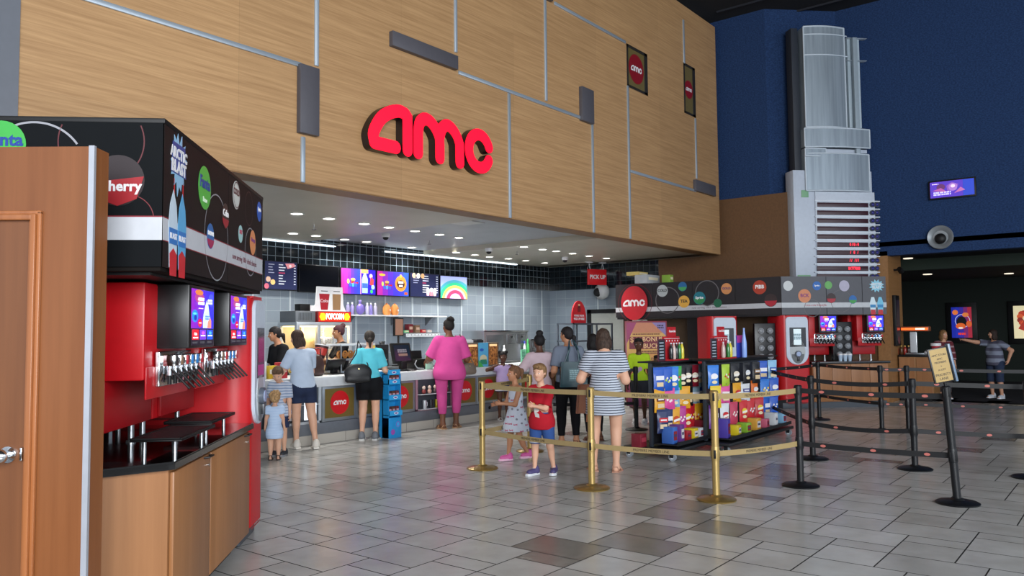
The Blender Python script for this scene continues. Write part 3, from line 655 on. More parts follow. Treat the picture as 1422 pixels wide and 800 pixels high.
# the case is a shallow glazed recess: objects stand on its ledges
def bagbox(name,label,cat,loc,w,h,d,col,grp=None,txt=None,c2=None):
    t=T(name,label,cat,loc,0,grp); g=MB(); g.box((-w/2,-d/2,0),(w/2,d/2,h),mat(col,.45),bev=min(.006,w*.1)); g.build('box',parent=t)
    g=MB(FR((0,-d/2-.001,h*.55),(1,0,0))); g.rect(-w*.36,-h*.16,w*.36,h*.16,mat(c2 or '#f0e6c8',.4)); 
    if txt: g.text(txt,0,0,h*.2,mat('#30201c',.5),.003,.02)
    g.build('print',parent=t); return t
g=MB(); g.box((6.9,YCT-.032,.36),(7.1,YCT-.022,.80),mat('#eef6ff',.4,emit=1.3)); o=g.build('light_panel'); o.parent=c1; o.location=(-6.28,-(YCT-.02),-.30)
g=MB(FR((6.6,YCT-.024,.42),(1,0,0))); g.disc(-.05,0,.04,mat('#b02030',.4)); g.rect(0,-.05,.22,.05,mat('#d8dde2',.4)); tag(g.build('price_card',smooth=False),'white price card with a red dot in the lower left glass case','card')
c2=glasscase(9.07,9.93,'pink framed glass display case with mugs in the counter behind the woman in pink','#a47a88',1)
def mug(x,z,col,label):
    t=T('travel_mug',label,'mug',(x,YCT-.058,z),0,'mugs in the pink framed case'); g=MB(); g.lathe([(.026,0),(.03,.01),(.033,.12),(.033,.135),(.028,.135),(.027,.02)],mat(col,.25,metal=.4),n=18); g.build('cup',parent=t)
    g=MB(); g.tube([(.03,0,.11),(.058,0,.1),(.06,0,.05),(.03,0,.03)],.006,mat(col,.3)); g.build('handle',parent=t)
for i,(x,c,n) in enumerate(((9.22,'#c9ccd2','silver'),(9.36,'#3a3a40','dark grey'),(9.50,'#c9b43a','yellow'),(9.66,'#a0a4ac','pale grey'))): mug(x,.335,c,'%s travel mug on the lower ledge of the pink framed case'%n)
for i,(x,c,n) in enumerate(((9.2,'#8a3a3a','red patterned'),(9.33,'#d0a090','peach'),(9.46,'#5a4a4a','brown'),(9.6,'#b8b8bc','white'),(9.73,'#7a2a34','maroon'))): 
    t=T('souvenir_toy','%s souvenir toy on the upper ledge of the pink framed case'%n,'toy',(x,YCT-.06,.572),0,'toys in the pink framed case'); g=MB(); g.ell((0,0,.04),(.04,.03,.04),mat(c,.6)); g.build('body',parent=t); g=MB(); g.ell((0,0,.1),(.032,.026,.032),mat('#d8c0b0',.6)); g.build('head',parent=t)
for a,b in (((9.1,YCT-.1,.56),(9.9,YCT-.01,.572)),((9.1,YCT-.1,.325),(9.9,YCT-.01,.335))):
    g=MB(); g.box(a,b,SLABW); o=g.build('ledge'); o.parent=c2; o.location=(-9.07,-(YCT-.02),-.30)
# back counter
t=T('back_counter','stainless back counter along the grey tiled wall','counter',(4.6,11.15,0)); 
g=MB(); g.box((0,.04,.1),(12.0,.84,.88),mat('#8d9298',.35,metal=.6)); g.build('body',parent=t); g=MB(); g.box((-.01,0,.88),(12.02,.84,.92),STEEL,bev=.005); g.build('worktop',parent=t)
g=MB(); g.box((0,.08,0),(12.0,.84,.1),BLACK); g.build('toe_kick',parent=t)
# menu screens
def screen(px0,py0,px1,py1,label,art,on=True):
    x0,z1=py(px0,py0,YB-.12); x1,_=py(px1,py1,YB-.12); z0=py(px0,py1-(6 if px1-px0>44 else 4),YB-.12)[1]
    za=py(px0,py0,YB-.12)[1]; zb=py(px1,py1,YB-.12)[1]; 
    za,zb=2.405+.1,1.95
    za=(py(px0,py0,YB-.12)[1])
    zb=za-.52
    t=T('menu_screen',label,'screen',(x0,YB-.12,zb),0,'menu screens on the back wall'); w=x1-x0; h=za-zb
    g=MB(); g.box((.004,0,0),(w-.004,.05,h),mat('#101014',.4),bev=.004); g.box((w*.4,.05,h*.3),(w*.6,.118,h*.7),DARKM); g.build('housing',parent=t)
    g=MB(FR((.015,-.001,.015),(1,0,0))); art(g,w-.03,h-.03); g.build('picture',parent=t,smooth=False)
    return t
E_=lambda c,k=1.: mat(c,.4,emit=k)
def art_menu(g,w,h,seed=1,sod=True):
    r=random.Random(seed); g.rect(0,0,w,h,E_('#1d2348',.8))
    for j in range(8): 
        y=h*(.88-.1*j); g.rect(w*.42,y,w*(.42+r.uniform(.12,.24)),y+.018,E_('#c8ccd8' if j!=3 else '#c04060',.8),.003); g.rect(w*.9,y,w*.96,y+.018,E_('#c8ccd8',.8),.003)
        if j<4: g.rect(w*.1,y,w*(.1+r.uniform(.1,.2)),y+.014,E_('#a8acc0',.6),.003)
    if sod:
        for a,b,c in ((.1,.35,'#c8a890'),(.24,.25,'#d8b070'),(.05,.1,'#c06070')): g.disc(w*a,h*b,h*.1,E_(c,.7),.003)
        g.poly([(w*.62,h*.95),(w*.9,h*.98),(w*.94,h*.86),(w*.7,h*.76)],E_('#d88a90',.8),.004); g.disc(w*.78,h*.87,h*.05,E_('#f0e0e0',.8),.006)
    else:
        for i in range(3): g.poly([(w*(.56+.12*i),h*.05),(w*(.65+.12*i),h*.05),(w*(.665+.12*i),h*.3),(w*(.545+.12*i),h*.3)],E_(['#f0c0c8','#e88090','#f0d0c0'][i],.9),.004); g.disc(w*(.605+.12*i),h*.31,w*.05,E_('#ffffff',.9),.006)
        for i in range(3): g.disc(w*(.12+.15*i),h*.9,h*.11,E_(['#d8b890','#e8dcc8','#d0a070'][i],.8),.004)
def art_off(g,w,h): g.rect(0,0,w,h,mat('#0b0c10',.12))
def food(g,x,y,s,k=0.9):
    g.disc(x,y,.09*s,E_('#b83a20',k),.004,ry=.05*s); g.disc(x,y+.05*s,.1*s,E_('#d8a060',k),.0055,ry=.045*s); g.rect(x-.08*s,y+.0*s,x+.08*s,y+.02*s,E_('#50a040',k),.0065)
    for i in range(9): a=random.Random(i).uniform(-.16,.16)*s; g.disc(x+a+.05*s,y-.09*s+abs(a)*.2,.03*s,E_(['#c83020','#e06030','#b02018'][i%3],k),.005+.001*(i%3))
    for i,c in enumerate(('#2a68d8','#40a0f0','#3060c0')): g.poly([(x-.16*s+.12*s*i,y-.2*s),(x-.08*s+.12*s*i,y-.2*s),(x-.07*s+.12*s*i,y-.08*s),(x-.17*s+.12*s*i,y-.08*s)],E_(c,k),.008)
    g.disc(x-.2*s,y-.02*s,.05*s,E_('#b8d060',k),.0045,ry=.08*s)
def art_a(g,w,h):
    for i in range(6): g.rect(w*.55*i/6,0,w*.55*(i+1)/6,h,E_(['#c02a8a','#a028a0','#7a28b8','#5030c0','#3838c8','#2a40c8'][i],.8))
    g.rect(w*.55,0,w*.57,h,E_('#e8a0d8',.9)); g.rect(w*.57,0,w,h,E_('#2818c0',1.)); food(g,w*.33,h*.52,h*1.2)
    g.poly([(w*.6,h*.05),(w*.76,h*.05),(w*.77,h*.6),(w*.71,h*.85),(w*.65,h*.85),(w*.59,h*.6)],E_('#a0c8f0',1.),.004); g.rect(w*.6,h*.25,w*.76,h*.45,E_('#3a60d0',1.),.006)
    g.rect(w*.57,h*.85,w*.78,h,E_('#e0a060',.9),.003); g.disc(w*.86,h*.75,w*.05,E_('#e0b0b0',1.),.004); g.poly([(w*.82,h*.4),(w*.93,h*.35),(w*.95,h*.6),(w*.86,h*.72)],E_('#d04040',1.),.005); g.disc(w*.92,h*.3,w*.05,E_('#a0e0d0',1.),.006); g.disc(w*.88,h*.12,w*.04,E_('#40c060',1.),.004)
def art_b(g,w,h):
    for i in range(6): g.rect(w*i/6,0,w*(i+1)/6,h,E_(['#b02a98','#8028b0','#5830c0','#4038c8','#3a40c8','#3058c8'][i],.8))
    food(g,w*.3,h*.5,h*1.2); g.disc(w*.74,h*.52,h*.33,E_('#d89038',.9),.004); g.disc(w*.74,h*.5,h*.22,E_('#3a1010',.9),.006,ry=h*.17); g.rect(w*.66,h*.52,w*.82,h*.62,E_('#f0e8e0',.9),.0075); g.rect(w*.68,h*.38,w*.8,h*.46,E_('#f0e8e0',.9),.0075); g.disc(w*.74,h*.84,h*.07,E_('#e8b050',.9),.0075)
    g.disc(w*.15,h*.85,w*.1,E_('#e8c040',.9),.0035,ry=h*.05); g.rect(w*.86,h*.06,w*.96,h*.16,E_('#d05020',.9),.004)
def art_r(g,w,h):
    g.rect(0,0,w,h,E_('#a8b4e8',.9))
    for r,c in ((.95,'#48a0b0'),(.82,'#30b080'),(.68,'#e8d060'),(.56,'#e0a0b8'),(.46,'#d83a60'),(.30,'#c8a8e0')): 
        pts=[(min(w,max(0,w*.55+w*r*.72*math.cos(PI*i/24))),max(0,h*(-.05)+h*r*.95*math.sin(PI*i/24))) for i in range(25)]; g.poly(pts,E_(c,.9),.002+.001*(1-r))
screen(367,361,413,402,'dark blue menu screen at far left beside the switched-off screen',lambda g,w,h: art_menu(g,w,h,1))
screen(415,366,471,406,'switched-off black menu screen on the back wall',art_off)
screen(473,371,522,410,'purple menu screen split in two, with a blue bottle picture on its right half',art_a)
screen(523,375,568,412,'purple menu screen showing a large open pretzel ring and burger',art_b)
screen(569,378,610,414,'dark blue menu screen showing pink drinks at its bottom corner',lambda g,w,h: art_menu(g,w,h,5,False))
screen(611,382,649,416,'pastel menu screen showing a rainbow swirl, rightmost of the row',art_r)
# wall shelf
xs0,zs=py(480,436,YB-.3); xs1,_=py(620,440,YB-.3)
xs0-=.2; zs=1.9
zs=py(560,438,YB-.3)[1]
t=T('wall_shelf','long white shelf on the grey tiled wall below the menu screens','shelf',(xs0,YB-.32,zs)); w=xs1-xs0
g=MB(); g.box((0,0,-.025),(w,.315,0),WHITE,bev=.004); g.build('board',parent=t)
for x in (.5,w*.55,w-.35):
    g=MB(); g.prism([(0,0),(.22,0),(0,-.18)],-.012,.012,mat('#60666c',.4),M=FR((x,.315,-.025),(0,-1,0))); g.build('bracket',parent=t)
def bottle(name,label,cat,loc,col,h,r,grp=None,cap='#e8e8f0',rz=0,sc=1):
    t=T(name,label,cat,loc,rz,grp); g=MB(); g.lathe([(r*.8,0),(r,h*.05),(r,h*.6),(r*.8,h*.72),(r*.45,h*.8),(r*.45,h*.86)],mat(col,.3),n=16); g.build('body',parent=t)
    g=MB(); g.lathe([(r*.5,h*.86),(r*.5,h*.96),(r*.3,h)],mat(cap,.3),n=14); g.build('cap',parent=t); return t
for i,(px,c) in enumerate(((484,'#b8b0e0'),(490,'#a89ad8'),(511,'#c8c4e0'),(516,'#8a80c8'),(522,'#c0bcd8'))):
    x,_=py(px,430,YB-.2); bottle('souvenir_cup','%s souvenir bottle on the wall shelf'%['leftmost pale lilac','second lilac','third pale lilac','fourth, darker violet','last pale grey lilac'][i],'bottle',(x,YB-.18,zs),c,.24,.038,'lilac bottles on the wall shelf')
x,_=py(501,430,YB-.2); t=T('souvenir_jug','round purple souvenir jug with a handle on the wall shelf','jug',(x,YB-.18,zs)); g=MB(); g.ell((0,0,.11),(.085,.07,.11),mat('#8472c8',.35)); g.cyl((0,0,.2),(0,0,.25),.03,.025,mat('#8472c8',.35)); g.build('body',parent=t); g=MB(); g.tube([(.05,0,.2),(.11,0,.19),(.12,0,.1),(.08,0,.06)],.012,mat('#7060b8',.35)); g.build('handle',parent=t); g=MB(); g.ell((0,0,.27),(.03,.03,.025),mat('#a898e0',.35)); g.build('lid',parent=t)
for i,px in enumerate((538,549)):
    x,_=py(px,430,YB-.2); t=T('souvenir_bucket','%s orange rounded souvenir bucket on the wall shelf'%('left' if i==0 else 'right'),'bucket',(x,YB-.18,zs),0,'orange buckets on the wall shelf'); g=MB(); g.lathe([(.06,0),(.085,.06),(.08,.16),(.05,.21),(.01,.225)],mat('#e0924a',.4)); g.build('body',parent=t); g=MB(); g.ell((.02,-.072,.1),(.026,.012,.028),WHITE); g.build('badge',parent=t)
    g=MB(); g.lathe([(.02,.215),(.03,.225),(.015,.245)],mat('#b8642a',.4)); g.build('knob',parent=t)
# narrow steel shelf with cartons
x0,z0=py(563,462,YB-.25); x1,_=py(610,466,YB-.25); z0=py(585,462,YB-.25)[1]
t=T('steel_shelf','short perforated steel shelf under the white wall shelf','shelf',(x0,YB-.27,z0)); w=x1-x0; g=MB(); g.box((0,0,-.02),(w,.268,0),STEEL,bev=.003); g.box((0,0,-.09),(w,.012,-.0),SLABW,bev=.002); g.build('board',parent=t)
g=MB(); 
for i in range(10): g.cyl((.05+i*(w-.1)/9,-.001,-.045),(.05+i*(w-.1)/9,.002,-.045),.012,m=mat('#3a3e44',.5),n=10)
g.build('holes',parent=t); bpy.data.objects['holes']['kind']='stuff'
for dx,c,h,n in ((.1,'#7fcf96',.05,'flat green'),(.22,'#7a1f28',.18,'tall dark red'),(.42,'#8a6a50',.16,'brown'),(.6,'#c22a34',.07,'low red'),(.78,'#e0e0e0',.06,'low white')):
    if dx<w-.05: bagbox('carton','%s carton on the perforated steel shelf'%n,'box',(x0+dx,YB-.13,z0),.13,h,.12,c,'cartons on the steel shelf',None,'#d8b8a0')
# kiosk monitor on a black arm and coffee gear
x0,z0=py(543,463,11.5); 
t=T('kitchen_monitor','brown lit order monitor standing on the back counter below the shelf','monitor',(x0+.1,11.4,.92)); g=MB(); g.box((-.12,-.02,.58),(.12,.03,.93),BLACK,bev=.005); g.build('screen_case',parent=t); g=MB(FR((0,-.022,.755),(1,0,0))); g.rect(-.1,-.155,.1,.155,mat('#7a5a4a',.4,emit=.5)); g.build('screen',parent=t); g=MB(); g.cyl((0,.0,0),(0,.0,.6),.02,m=BLACK); g.box((-.1,-.08,0),(.1,.08,.02),BLACK,bev=.004); g.build('stand',parent=t)
for i,(px,w,h,c,l) in enumerate(((530,.24,.42,'#24262a','black drink blender box at the left of the brown order monitor'),(551,.2,.26,'#9aa0a4','small steel steamer right of the brown order monitor'),(560,.16,.2,'#4a4e54','dark grey grinder on the back counter near the steel shelf'))):
    x,_=py(px,480,11.55); t=T('kitchen_appliance',l,'appliance',(x,11.6,.92)); g=MB(); g.box((-w/2,-.12,0),(w/2,.12,h),mat(c,.35,metal=.3),bev=.012); g.build('housing',parent=t); g=MB(); g.box((-w*.3,-.125,h*.55),(w*.3,-.118,h*.8),BLACK,bev=.002); g.cyl((w*.2,-.135,h*.3),(w*.2,-.12,h*.3),.015,m=CHROME); g.build('control_panel',parent=t); g=MB(); g.cyl((0,-.06,h),(0,-.06,h+.06),.05,.07,m=CHROME); g.build('hopper',parent=t)
# popcorn machine
xp0,_=py(412,470,10.62); xp1,_=py(489,470,10.62); zt=py(450,451.5,10.62)[1]; zb=.9
t=T('popcorn_machine','large glass popcorn machine with red and yellow lit sign behind the counter','popcorn machine',(xp0,10.62,0)); w=xp1-xp0; xm=w*.39
ALU=mat('#b9c0c6',.3,metal=.6)
g=MB(); g.box((0,0,.0),(w,.5,.86),mat('#8d9298',.35,metal=.6)); g.build('base_cabinet',parent=t)
ZH=zt
g=MB(); g.box((0,0,ZH-.01),(w,.5,ZH+.05),ALU,bev=.006); g.box((0,0,.86),(w,.5,.92),ALU,bev=.006)
for x in (0,xm-.03,w-.06):
    for y in (0,.44): g.box((x,y,.9),(x+.06,y+.06,ZH),ALU,bev=.004)
g.build('frame',parent=t)
g=MB(); g.box((0.03,.46,.92),(w-.03,.48,ZH),mat('#d8c8a0',.5)); g.build('back_panel',parent=t)
g=MB(); g.box((.05,.02,ZH-.03),(w-.05,.44,ZH-.012),mat('#ffe4ae',.5,emit=2.6)); g.build('heat_lamp',parent=t)
l=bpy.data.lights.new('popcorn_glow','POINT'); l.energy=14; l.color=(1,.75,.4); l.shadow_soft_size=.08; lo=link('popcorn_glow',l); lo.location=(xp0+w*.6,10.85,ZH-.15)
g=MB(); g.lathe([(.02,.0),(.14,.02),(.17,.1),(.17,.2),(.15,.22),(.02,.23)],CHROME,c=(w*.64,.25,ZH-.42)); g.cyl((w*.64,.25,ZH-.2),(w*.64,.25,ZH-.02),.015,m=CHROME); g.box((w*.5,.2,ZH-.24),(w*.78,.28,ZH-.2),CHROME); g.build('kettle',parent=t)
PC=noisy('popcorn','#e8a82a','#f6dd84',45,.8,bump=.8)
g=MB(); rr=random.Random(2)
for i in range(170): x=rr.uniform(.1,w-.1); y=rr.uniform(.06,.42); g.ell((x,y,.93+rr.uniform(0,.12+.10*math.sin(x/w*PI))),(.035,.035,.03),PC,n=6,k=4)
o=g.build('popcorn',parent=t); o['kind']='stuff'
GL=mat('#e8f0f4',.05,alpha=.12)
g=MB(); g.box((xm,.004,.92),(w-.05,.008,ZH),GL); g.build('glass_front',parent=t)
# sign box
xs=w*.36; g=MB(); g.box((0,.03,ZH+.05),(xs-.02,.45,ZH+.23),mat('#70757a',.4,metal=.4),bev=.006)
for i in range(9): g.box((.06+i*.03,.024,ZH+.08),(.07+i*.03,.03,ZH+.2),mat('#4a4e52',.4))
g.build('vent_box',parent=t)
g=MB(); g.box((xs,.0,ZH+.05),(w-.02,.4,ZH+.23),mat('#6a1518',.4),bev=.006); s=g.build('sign_box',parent=t)
g=MB(FR((xs,-.002,ZH+.05),(1,0,0))); sw=w-.02-xs; g.rect(.02,.01,sw-.02,.17,E_('#c02414',.7)); 
for x in (.1,sw-.1):
    for i in range(6): g.disc(x+.035*math.cos(i*1.05),.09+.035*math.sin(i*1.05),.028,E_('#ffd21a',1.4),.002+.0004*i)
g.text('POPCORN',sw/2,.09,.13,E_('#fff2d8',2.),.006,.04,sx=.98*(sw-.32)/.62); g.build('sign_lettering',parent=s,smooth=False)
# tent card with cup and bag on top of the machine
t=T('cup_size_display','white display card with a red cup and a brown bag above the popcorn sign','display',(xp0+xs+.12,10.8,ZH+.23)); g=MB(FR((0,0,0),(1,0,0))); g.prism([(-.1,0),(.62,0),(.56,.12),(.54,.42),(-.0,.42),(-.03,.12)],-.01,.01,WHITE); g.build('card',parent=t)
g=MB(FR((0,-.012,0),(1,0,0))); g.poly([(.08,.03),(.22,.03),(.26,.3),(.04,.3)],mat('#a81c28',.4)); g.text('Coke',.15,.18,.08,WHITE,.003); g.poly([(.33,.03),(.49,.03),(.5,.3),(.32,.3)],mat('#9a7650',.5)); g.rect(.34,.34,.48,.352,BLACK); g.rect(.08,.34,.22,.352,BLACK); g.build('picture',parent=t,smooth=False)
t=T('cardboard_boxes','dark and white cartons stacked on the vent box of the popcorn machine','boxes',(xp0+.2,10.8,ZH+.23)); g=MB(); g.box((0,0,0),(.2,.15,.12),BLACK,bev=.004); g.build('dark_carton',parent=t); g=MB(); g.box((.205,0,0),(.4,.15,.1),WHITE,bev=.004); g.build('white_carton',parent=t)
# point of sale terminals
def pos(label,loc,rz,big=True,grp='cash registers on the counter',back=True):
    t=T('cash_register',label,'register',loc,rz,grp)
    g=MB(); g.box((-.17,-.14,0),(.17,.16,.03),BLACK,bev=.006); g.box((-.06,-.03,.03),(.06,.05,.16),BLACK,bev=.01); g.build('stand',parent=t)
    g=MB(); g.box((-.21,-.02,0),(.21,.03,.34),BLACK,bev=.012,M=Matrix.Translation((0,0,.12))@Matrix.Rotation(-.25,4,'X')); g.build('monitor',parent=t)
    g=MB(Matrix.Translation((0,0,.12))@Matrix.Rotation(-.25,4,'X')@FR((0,-.021,.17),(1,0,0))); g.rect(-.17,-.13,.17,.13,mat('#1c2634',.15)); g.bars(.0,.035,.2,.06,6,mat('#8a8a90',.5),.003,2); g.rect(-.09,-.05,.11,-.01,mat('#8a7060',.5),.002); g.build('display',parent=t,smooth=False)
    g=MB(); g.box((-.05,-.22,.02),(.04,-.1,.06),DARKM,bev=.01,M=Matrix.Rotation(.2,4,'X')); g.build('card_reader',parent=t)
    return t
x,_=py(560,515,9.45); pos('black register with a lit customer screen left of the woman in pink',(x,9.45,.94),.0)
x,_=py(585,515,9.5); 
t=T('receipt_printer','black receipt printer with cables beside the green notice on the counter','printer',(x-.05,9.56,.94)); g=MB(); g.box((-.13,-.1,0),(.13,.12,.18),BLACK,bev=.01); g.box((-.12,-.02,.18),(.13,.0,.32),BLACK,bev=.008,M=Matrix.Rotation(-.1,4,'X')); g.build('housing',parent=t); g=MB(); g.tube([(-.1,-.1,.16),(-.16,-.12,.1),(-.12,-.14,.03),(.02,-.15,.02)],.01,mat('#8a8e94',.4)); g.build('cable',parent=t)
x,_=py(466,520,9.6); pos('low black register in front of the worker in the black tee',(x,9.65,.94),PI+.1).scale=(.85,.85,.5)
def tent(px,pyy,Y,w,h,col,label,txt='',name='counter_notice',cat='notice'):
    x,_=py(px,pyy,Y); t=T(name,label,cat,(x,Y,.94)); g=MB(); g.box((-w/2,-.004,.012),(w/2,.004,h),mat(col,.5),bev=.001); g.build('sheet',parent=t); g=MB(); g.box((-w/2,-.03,0),(w/2,.03,.012),mat('#d0d8d8',.2)); g.build('holder',parent=t)
    if txt:
        g=MB(FR((0,-.005,h*.55),(1,0,0)))
        g.bars(0,h*.08,w*.6,h*.6,4,mat('#4a8a70',.5),.001,6)
        g.build('lettering',parent=t,smooth=False)
tent(596,505,9.3,.17,.3,'#a8dcc0','pale green notice on the counter left of the woman in pink','PLEASE|PAY|HERE')
tent(727,500,9.4,.17,.28,'#8fe0b4','mint green notice on the counter behind the girl in lilac','ASK US|ABOUT|STUBS|REWARDS')
# heated nut display with ads
xh0,_=py(644,500,9.3); xh1,_=py(690,500,9.3); zh=py(660,476,9.3)[1]
t=T('nut_warmer','counter-top nut warmer with two nut pictures and a blue bag picture','warmer',(xh0,9.25,.94)); w=xh1-xh0; h=zh-.94
g=MB(); g.box((0,0,0),(w,.4,h),mat('#7c6e5e',.35,metal=.4),bev=.01); g.build('case',parent=t)
NUT=noisy('nut_picture','#5a2a12','#d08a4a',22,.6)
g=MB(FR((0,-.002,0),(1,0,0))); 
for a,b in ((.05,.34),(.68,.95)): g.rect(w*a,.03,w*b,h-.04,NUT)
g.rect(w*.36,.0,w*.66,h-.0,mat('#5aaed8',.4),.002); g.disc(w*.51,h*.32,w*.11,mat('#d8d0a8',.5),.004,ry=h*.18); g.poly([(w*.4,h*.1),(w*.62,h*.1),(w*.6,h*.3),(w*.42,h*.3)],mat('#2a8a6a',.5),.005); g.poly([(w*.36,0),(w*.52,0),(w*.36,h*.3)],mat('#48b050',.5),.006); g.disc(w*.46,h*.7,w*.06,mat('#2a5ab8',.5),.004,ry=h*.06); g.rect(w*.07,h*.84,w*.32,h*.93,mat('#f0c890',.4,emit=.8),.003); g.rect(w*.7,h*.84,w*.93,h*.93,mat('#f0c890',.4,emit=.8),.003)
g.build('pictures',parent=t,smooth=False)
for dx,c,l,ww in ((.1,'#e4e4e6','white paper stack on the nut warmer',.22),(.4,'#2a2a2e','black tray on the nut warmer',.2)):
    g=MB(); g.box((xh0+dx,9.35,zh),(xh0+dx+ww,9.5,zh+.05),mat(c,.5),bev=.01); g.box((xh0+dx+.02,9.37,zh+.05),(xh0+dx+ww-.03,9.48,zh+.062),mat('#b8bcc0' if c!='#2a2a2e' else '#4a4a50',.5)); tag(g.build('paper_stack' if dx<.3 else 'tray'),l,'stack' if dx<.3 else 'tray')
# stainless cooking line
def oven(px0,px1,pyt,Y,label,doors=2):
    x0,zt=py(px0,pyt,Y); x1,_=py(px1,pyt,Y); t=T('oven',label,'oven',(x0,Y,.92),0); w=x1-x0; h=zt-.92; d=11.95-Y
    g=MB(); g.box((0,0,0),(w,d,h),STEEL,bev=.01); g.build('body',parent=t)
    g=MB(); g.box((-.01,-.02,h-.03),(w+.01,0.0,h),CHROME,bev=.004); g.build('top_rail',parent=t)
    for i in range(doors):
        a=w*(.5+.24*i) if doors==2 else w*.1; b=a+w*.2 if doors==2 else w*.9
        g=MB(); g.box((a,-.015,h*.55),(b,0,h*.88),mat('#8e9398',.25,metal=.8),bev=.006); dd=g.build('door',parent=t); g=MB(); g.cyl(((a+b)/2,-.03,h*.78),((a+b)/2,-.015,h*.78),.022,m=BLACK); g.build('knob',parent=dd)
    g=MB(); g.box((w*.05,-.01,h*.2),(w*.42 if doors==2 else w*.9,0,h*.86 if doors==2 else h*.45),mat('#7b8086',.3,metal=.8),bev=.004); g.build('panel',parent=t)
    return t
oven(672,733,459,11.3,'wide stainless oven with two small doors against the tiled wall')
oven(737,757,471,11.35,'narrow stainless oven right of the wide oven',1)
for i,(px,c,l) in enumerate(((731,'#3a3ab0','blue capped bottle on the oven line'),(735,'#48b060','green bottle behind the blue capped one'),(702,'#dfe3e6','white spray bottle in front of the wide oven'))):
    x,z=py(px,500,11.2); bottle('squeeze_bottle',l,'bottle',(x,[11.25,11.24,11.24][i]+.0,.92),['#c8ccd8','#48b060','#dfe3e6'][i],[.62,.68,.5][i]*.7,.04,None,c)
# hanging pick-up sign
x,z=py(829,385,10.4)
t=T('pick_up_sign','red hanging sign reading pick up near the tiled side wall','sign',(x,10.4,z),math.radians(-22))
g=MB(); g.box((-.27,-.03,-.19),(.27,.03,.19),mat('#c4161e',.4,emit=.12),bev=.006); g.build('board',parent=t)
g=MB(FR((0,-.031,0),(1,0,0))); g.text('PICK UP',0,0,.13,WHITE,.001,.035); g.build('lettering',parent=t,smooth=False)
for dx in (-.2,.2):
    g=MB(); g.cyl((dx,0,.19),(dx-.03,0,ZC-z-.03),.007,m=STEEL,n=8); g.cyl((dx-.08,0,.19),(dx-.03,0,ZC-z-.03),.007,m=STEEL,n=8); g.box((dx-.12,-.04,ZC-z-.03),(dx+.06,.04,ZC-z),WHITE,bev=.005); g.build('hanger',parent=t)
x,z=[float(v) for v in onx(837,405,XR-.12)[1:3]]
t=T('round_wall_lamp','round white metal fixture on the wall just behind the pick up sign','lamp',(XR,x,z)); g=MB(); g.cyl((0,0,0),(-.1,0,0),.06,m=WHITE); g.build('bracket',parent=t); g=MB(Matrix.Translation((-.16,0,0))); g.ell((0,0,0),(.16,.2,.2),mat('#c8ccce',.3)); g.build('shade',parent=t); g=MB(Matrix.Translation((-.29,.04,-.02))@Matrix.Rotation(.3,4,'Z')); g.ell((0,0,0),(.05,.11,.11),BLACK); g.build('lens',parent=t)
# pickup rack with arched sign
xr,_=py(783,470,9.55); xr2,_=py(838,470,9.55); zr=py(805,449,9.55)[1]
t=T('pick_up_rack','grey metal open shelf rack for orders standing on the counter','rack',(xr,9.3,.94)); w=xr2-xr; h=zr-.94
g=MB(); GM=mat('#5c6570',.4,metal=.4)
for x in (0,w*.46,w-.03):
    for y in (0,.4): g.box((x,y,0),(x+.03,y+.03,h),GM)
g.build('frame',parent=t)
for z in (.05,h*.5,h-.03): g=MB(); g.box((0,0,z),(w,.43,z+.03),GM); g.build('shelf',parent=t)
t=T('arched_pick_up_sign','red arched sign reading pick up here on top of the grey rack','sign',(xr+w*.27,9.45,zr)); pts=[(-.27,0),(.27,0)]+[(.27*math.cos(PI*i/16)**1,.12+.36*math.sin(PI*i/16)) for i in range(17)]
g=MB(FR((0,0,0),(1,0,0))); g.prism(pts,-.012,.012,mat('#c01a24',.4)); g.build('board',parent=t)
g=MB(FR((0,-.013,0),(1,0,0))); g.text('MOBILE ORDER',0,.16,.055,WHITE,.001,.02); g.text('PICK UP HERE',0,.09,.065,WHITE,.001,.04); g.disc(0,.33,.05,mat('#5a1a1e',.4)); g.poly([(-.05,.24),(.05,.24),(.065,.32),(-.065,.32)],mat('#7a1218',.4),.002); g.disc(0,.39,.04,mat('#e8d8a0',.5),.002,ry=.02); g.build('lettering',parent=t,smooth=False)
# doorway in the tiled side wall
y0=float(onx(816,440,XR)[1]); y1=YTE+.02; zt=float(onx(820,430,XR)[2])
g=MB(); g.box((XR-.03,y0-.12,0),(XR+.02,y0,zt),BLACK); g.box((XR-.03,y1,zt-.1),(XR+.02,y0,zt),BLACK); g.box((XR-.03,y1,0),(XR+.02,y1+.12,zt),BLACK); struct(g.build('door_2_frame'))
g=MB(); g.box((XR-.012,y1+.12,0),(XR-.002,y0-.12,zt-.1),mat('#a3a8a4',.6)); d=struct(g.build('door_2')); g=MB(); g.box((XR-.02,y1+.5,1.3),(XR-.012,y1+.9,1.75),mat('#c8ccc8',.6)); g.build('notice',parent=d); g=MB(); g.box((XR-.022,y0-.22,.95),(XR-.012,y0-.17,1.1),STEEL); g.cyl((XR-.06,y0-.19,1.02),(XR-.02,y0-.19,1.02),.02,m=STEEL); g.build('handle',parent=d)
# small things on the counter at the far left
x,_=py(385,512,9.4)
for i,(dx,c,h,l,tx) in enumerate(((-.28,'#d8dde0',.24,'white snack carton at the left of the counter behind the children',''),(-.1,'#d8b830',.18,'yellow snack carton beside the white one behind the children','NACHOS'),(.06,'#c02430',.22,'red snack carton next to the yellow one behind the children',''))):
    bagbox('snack_carton',l,'box',(x+dx,9.4,.94),.15,h,.1,c,None,None,'#f4efe0')
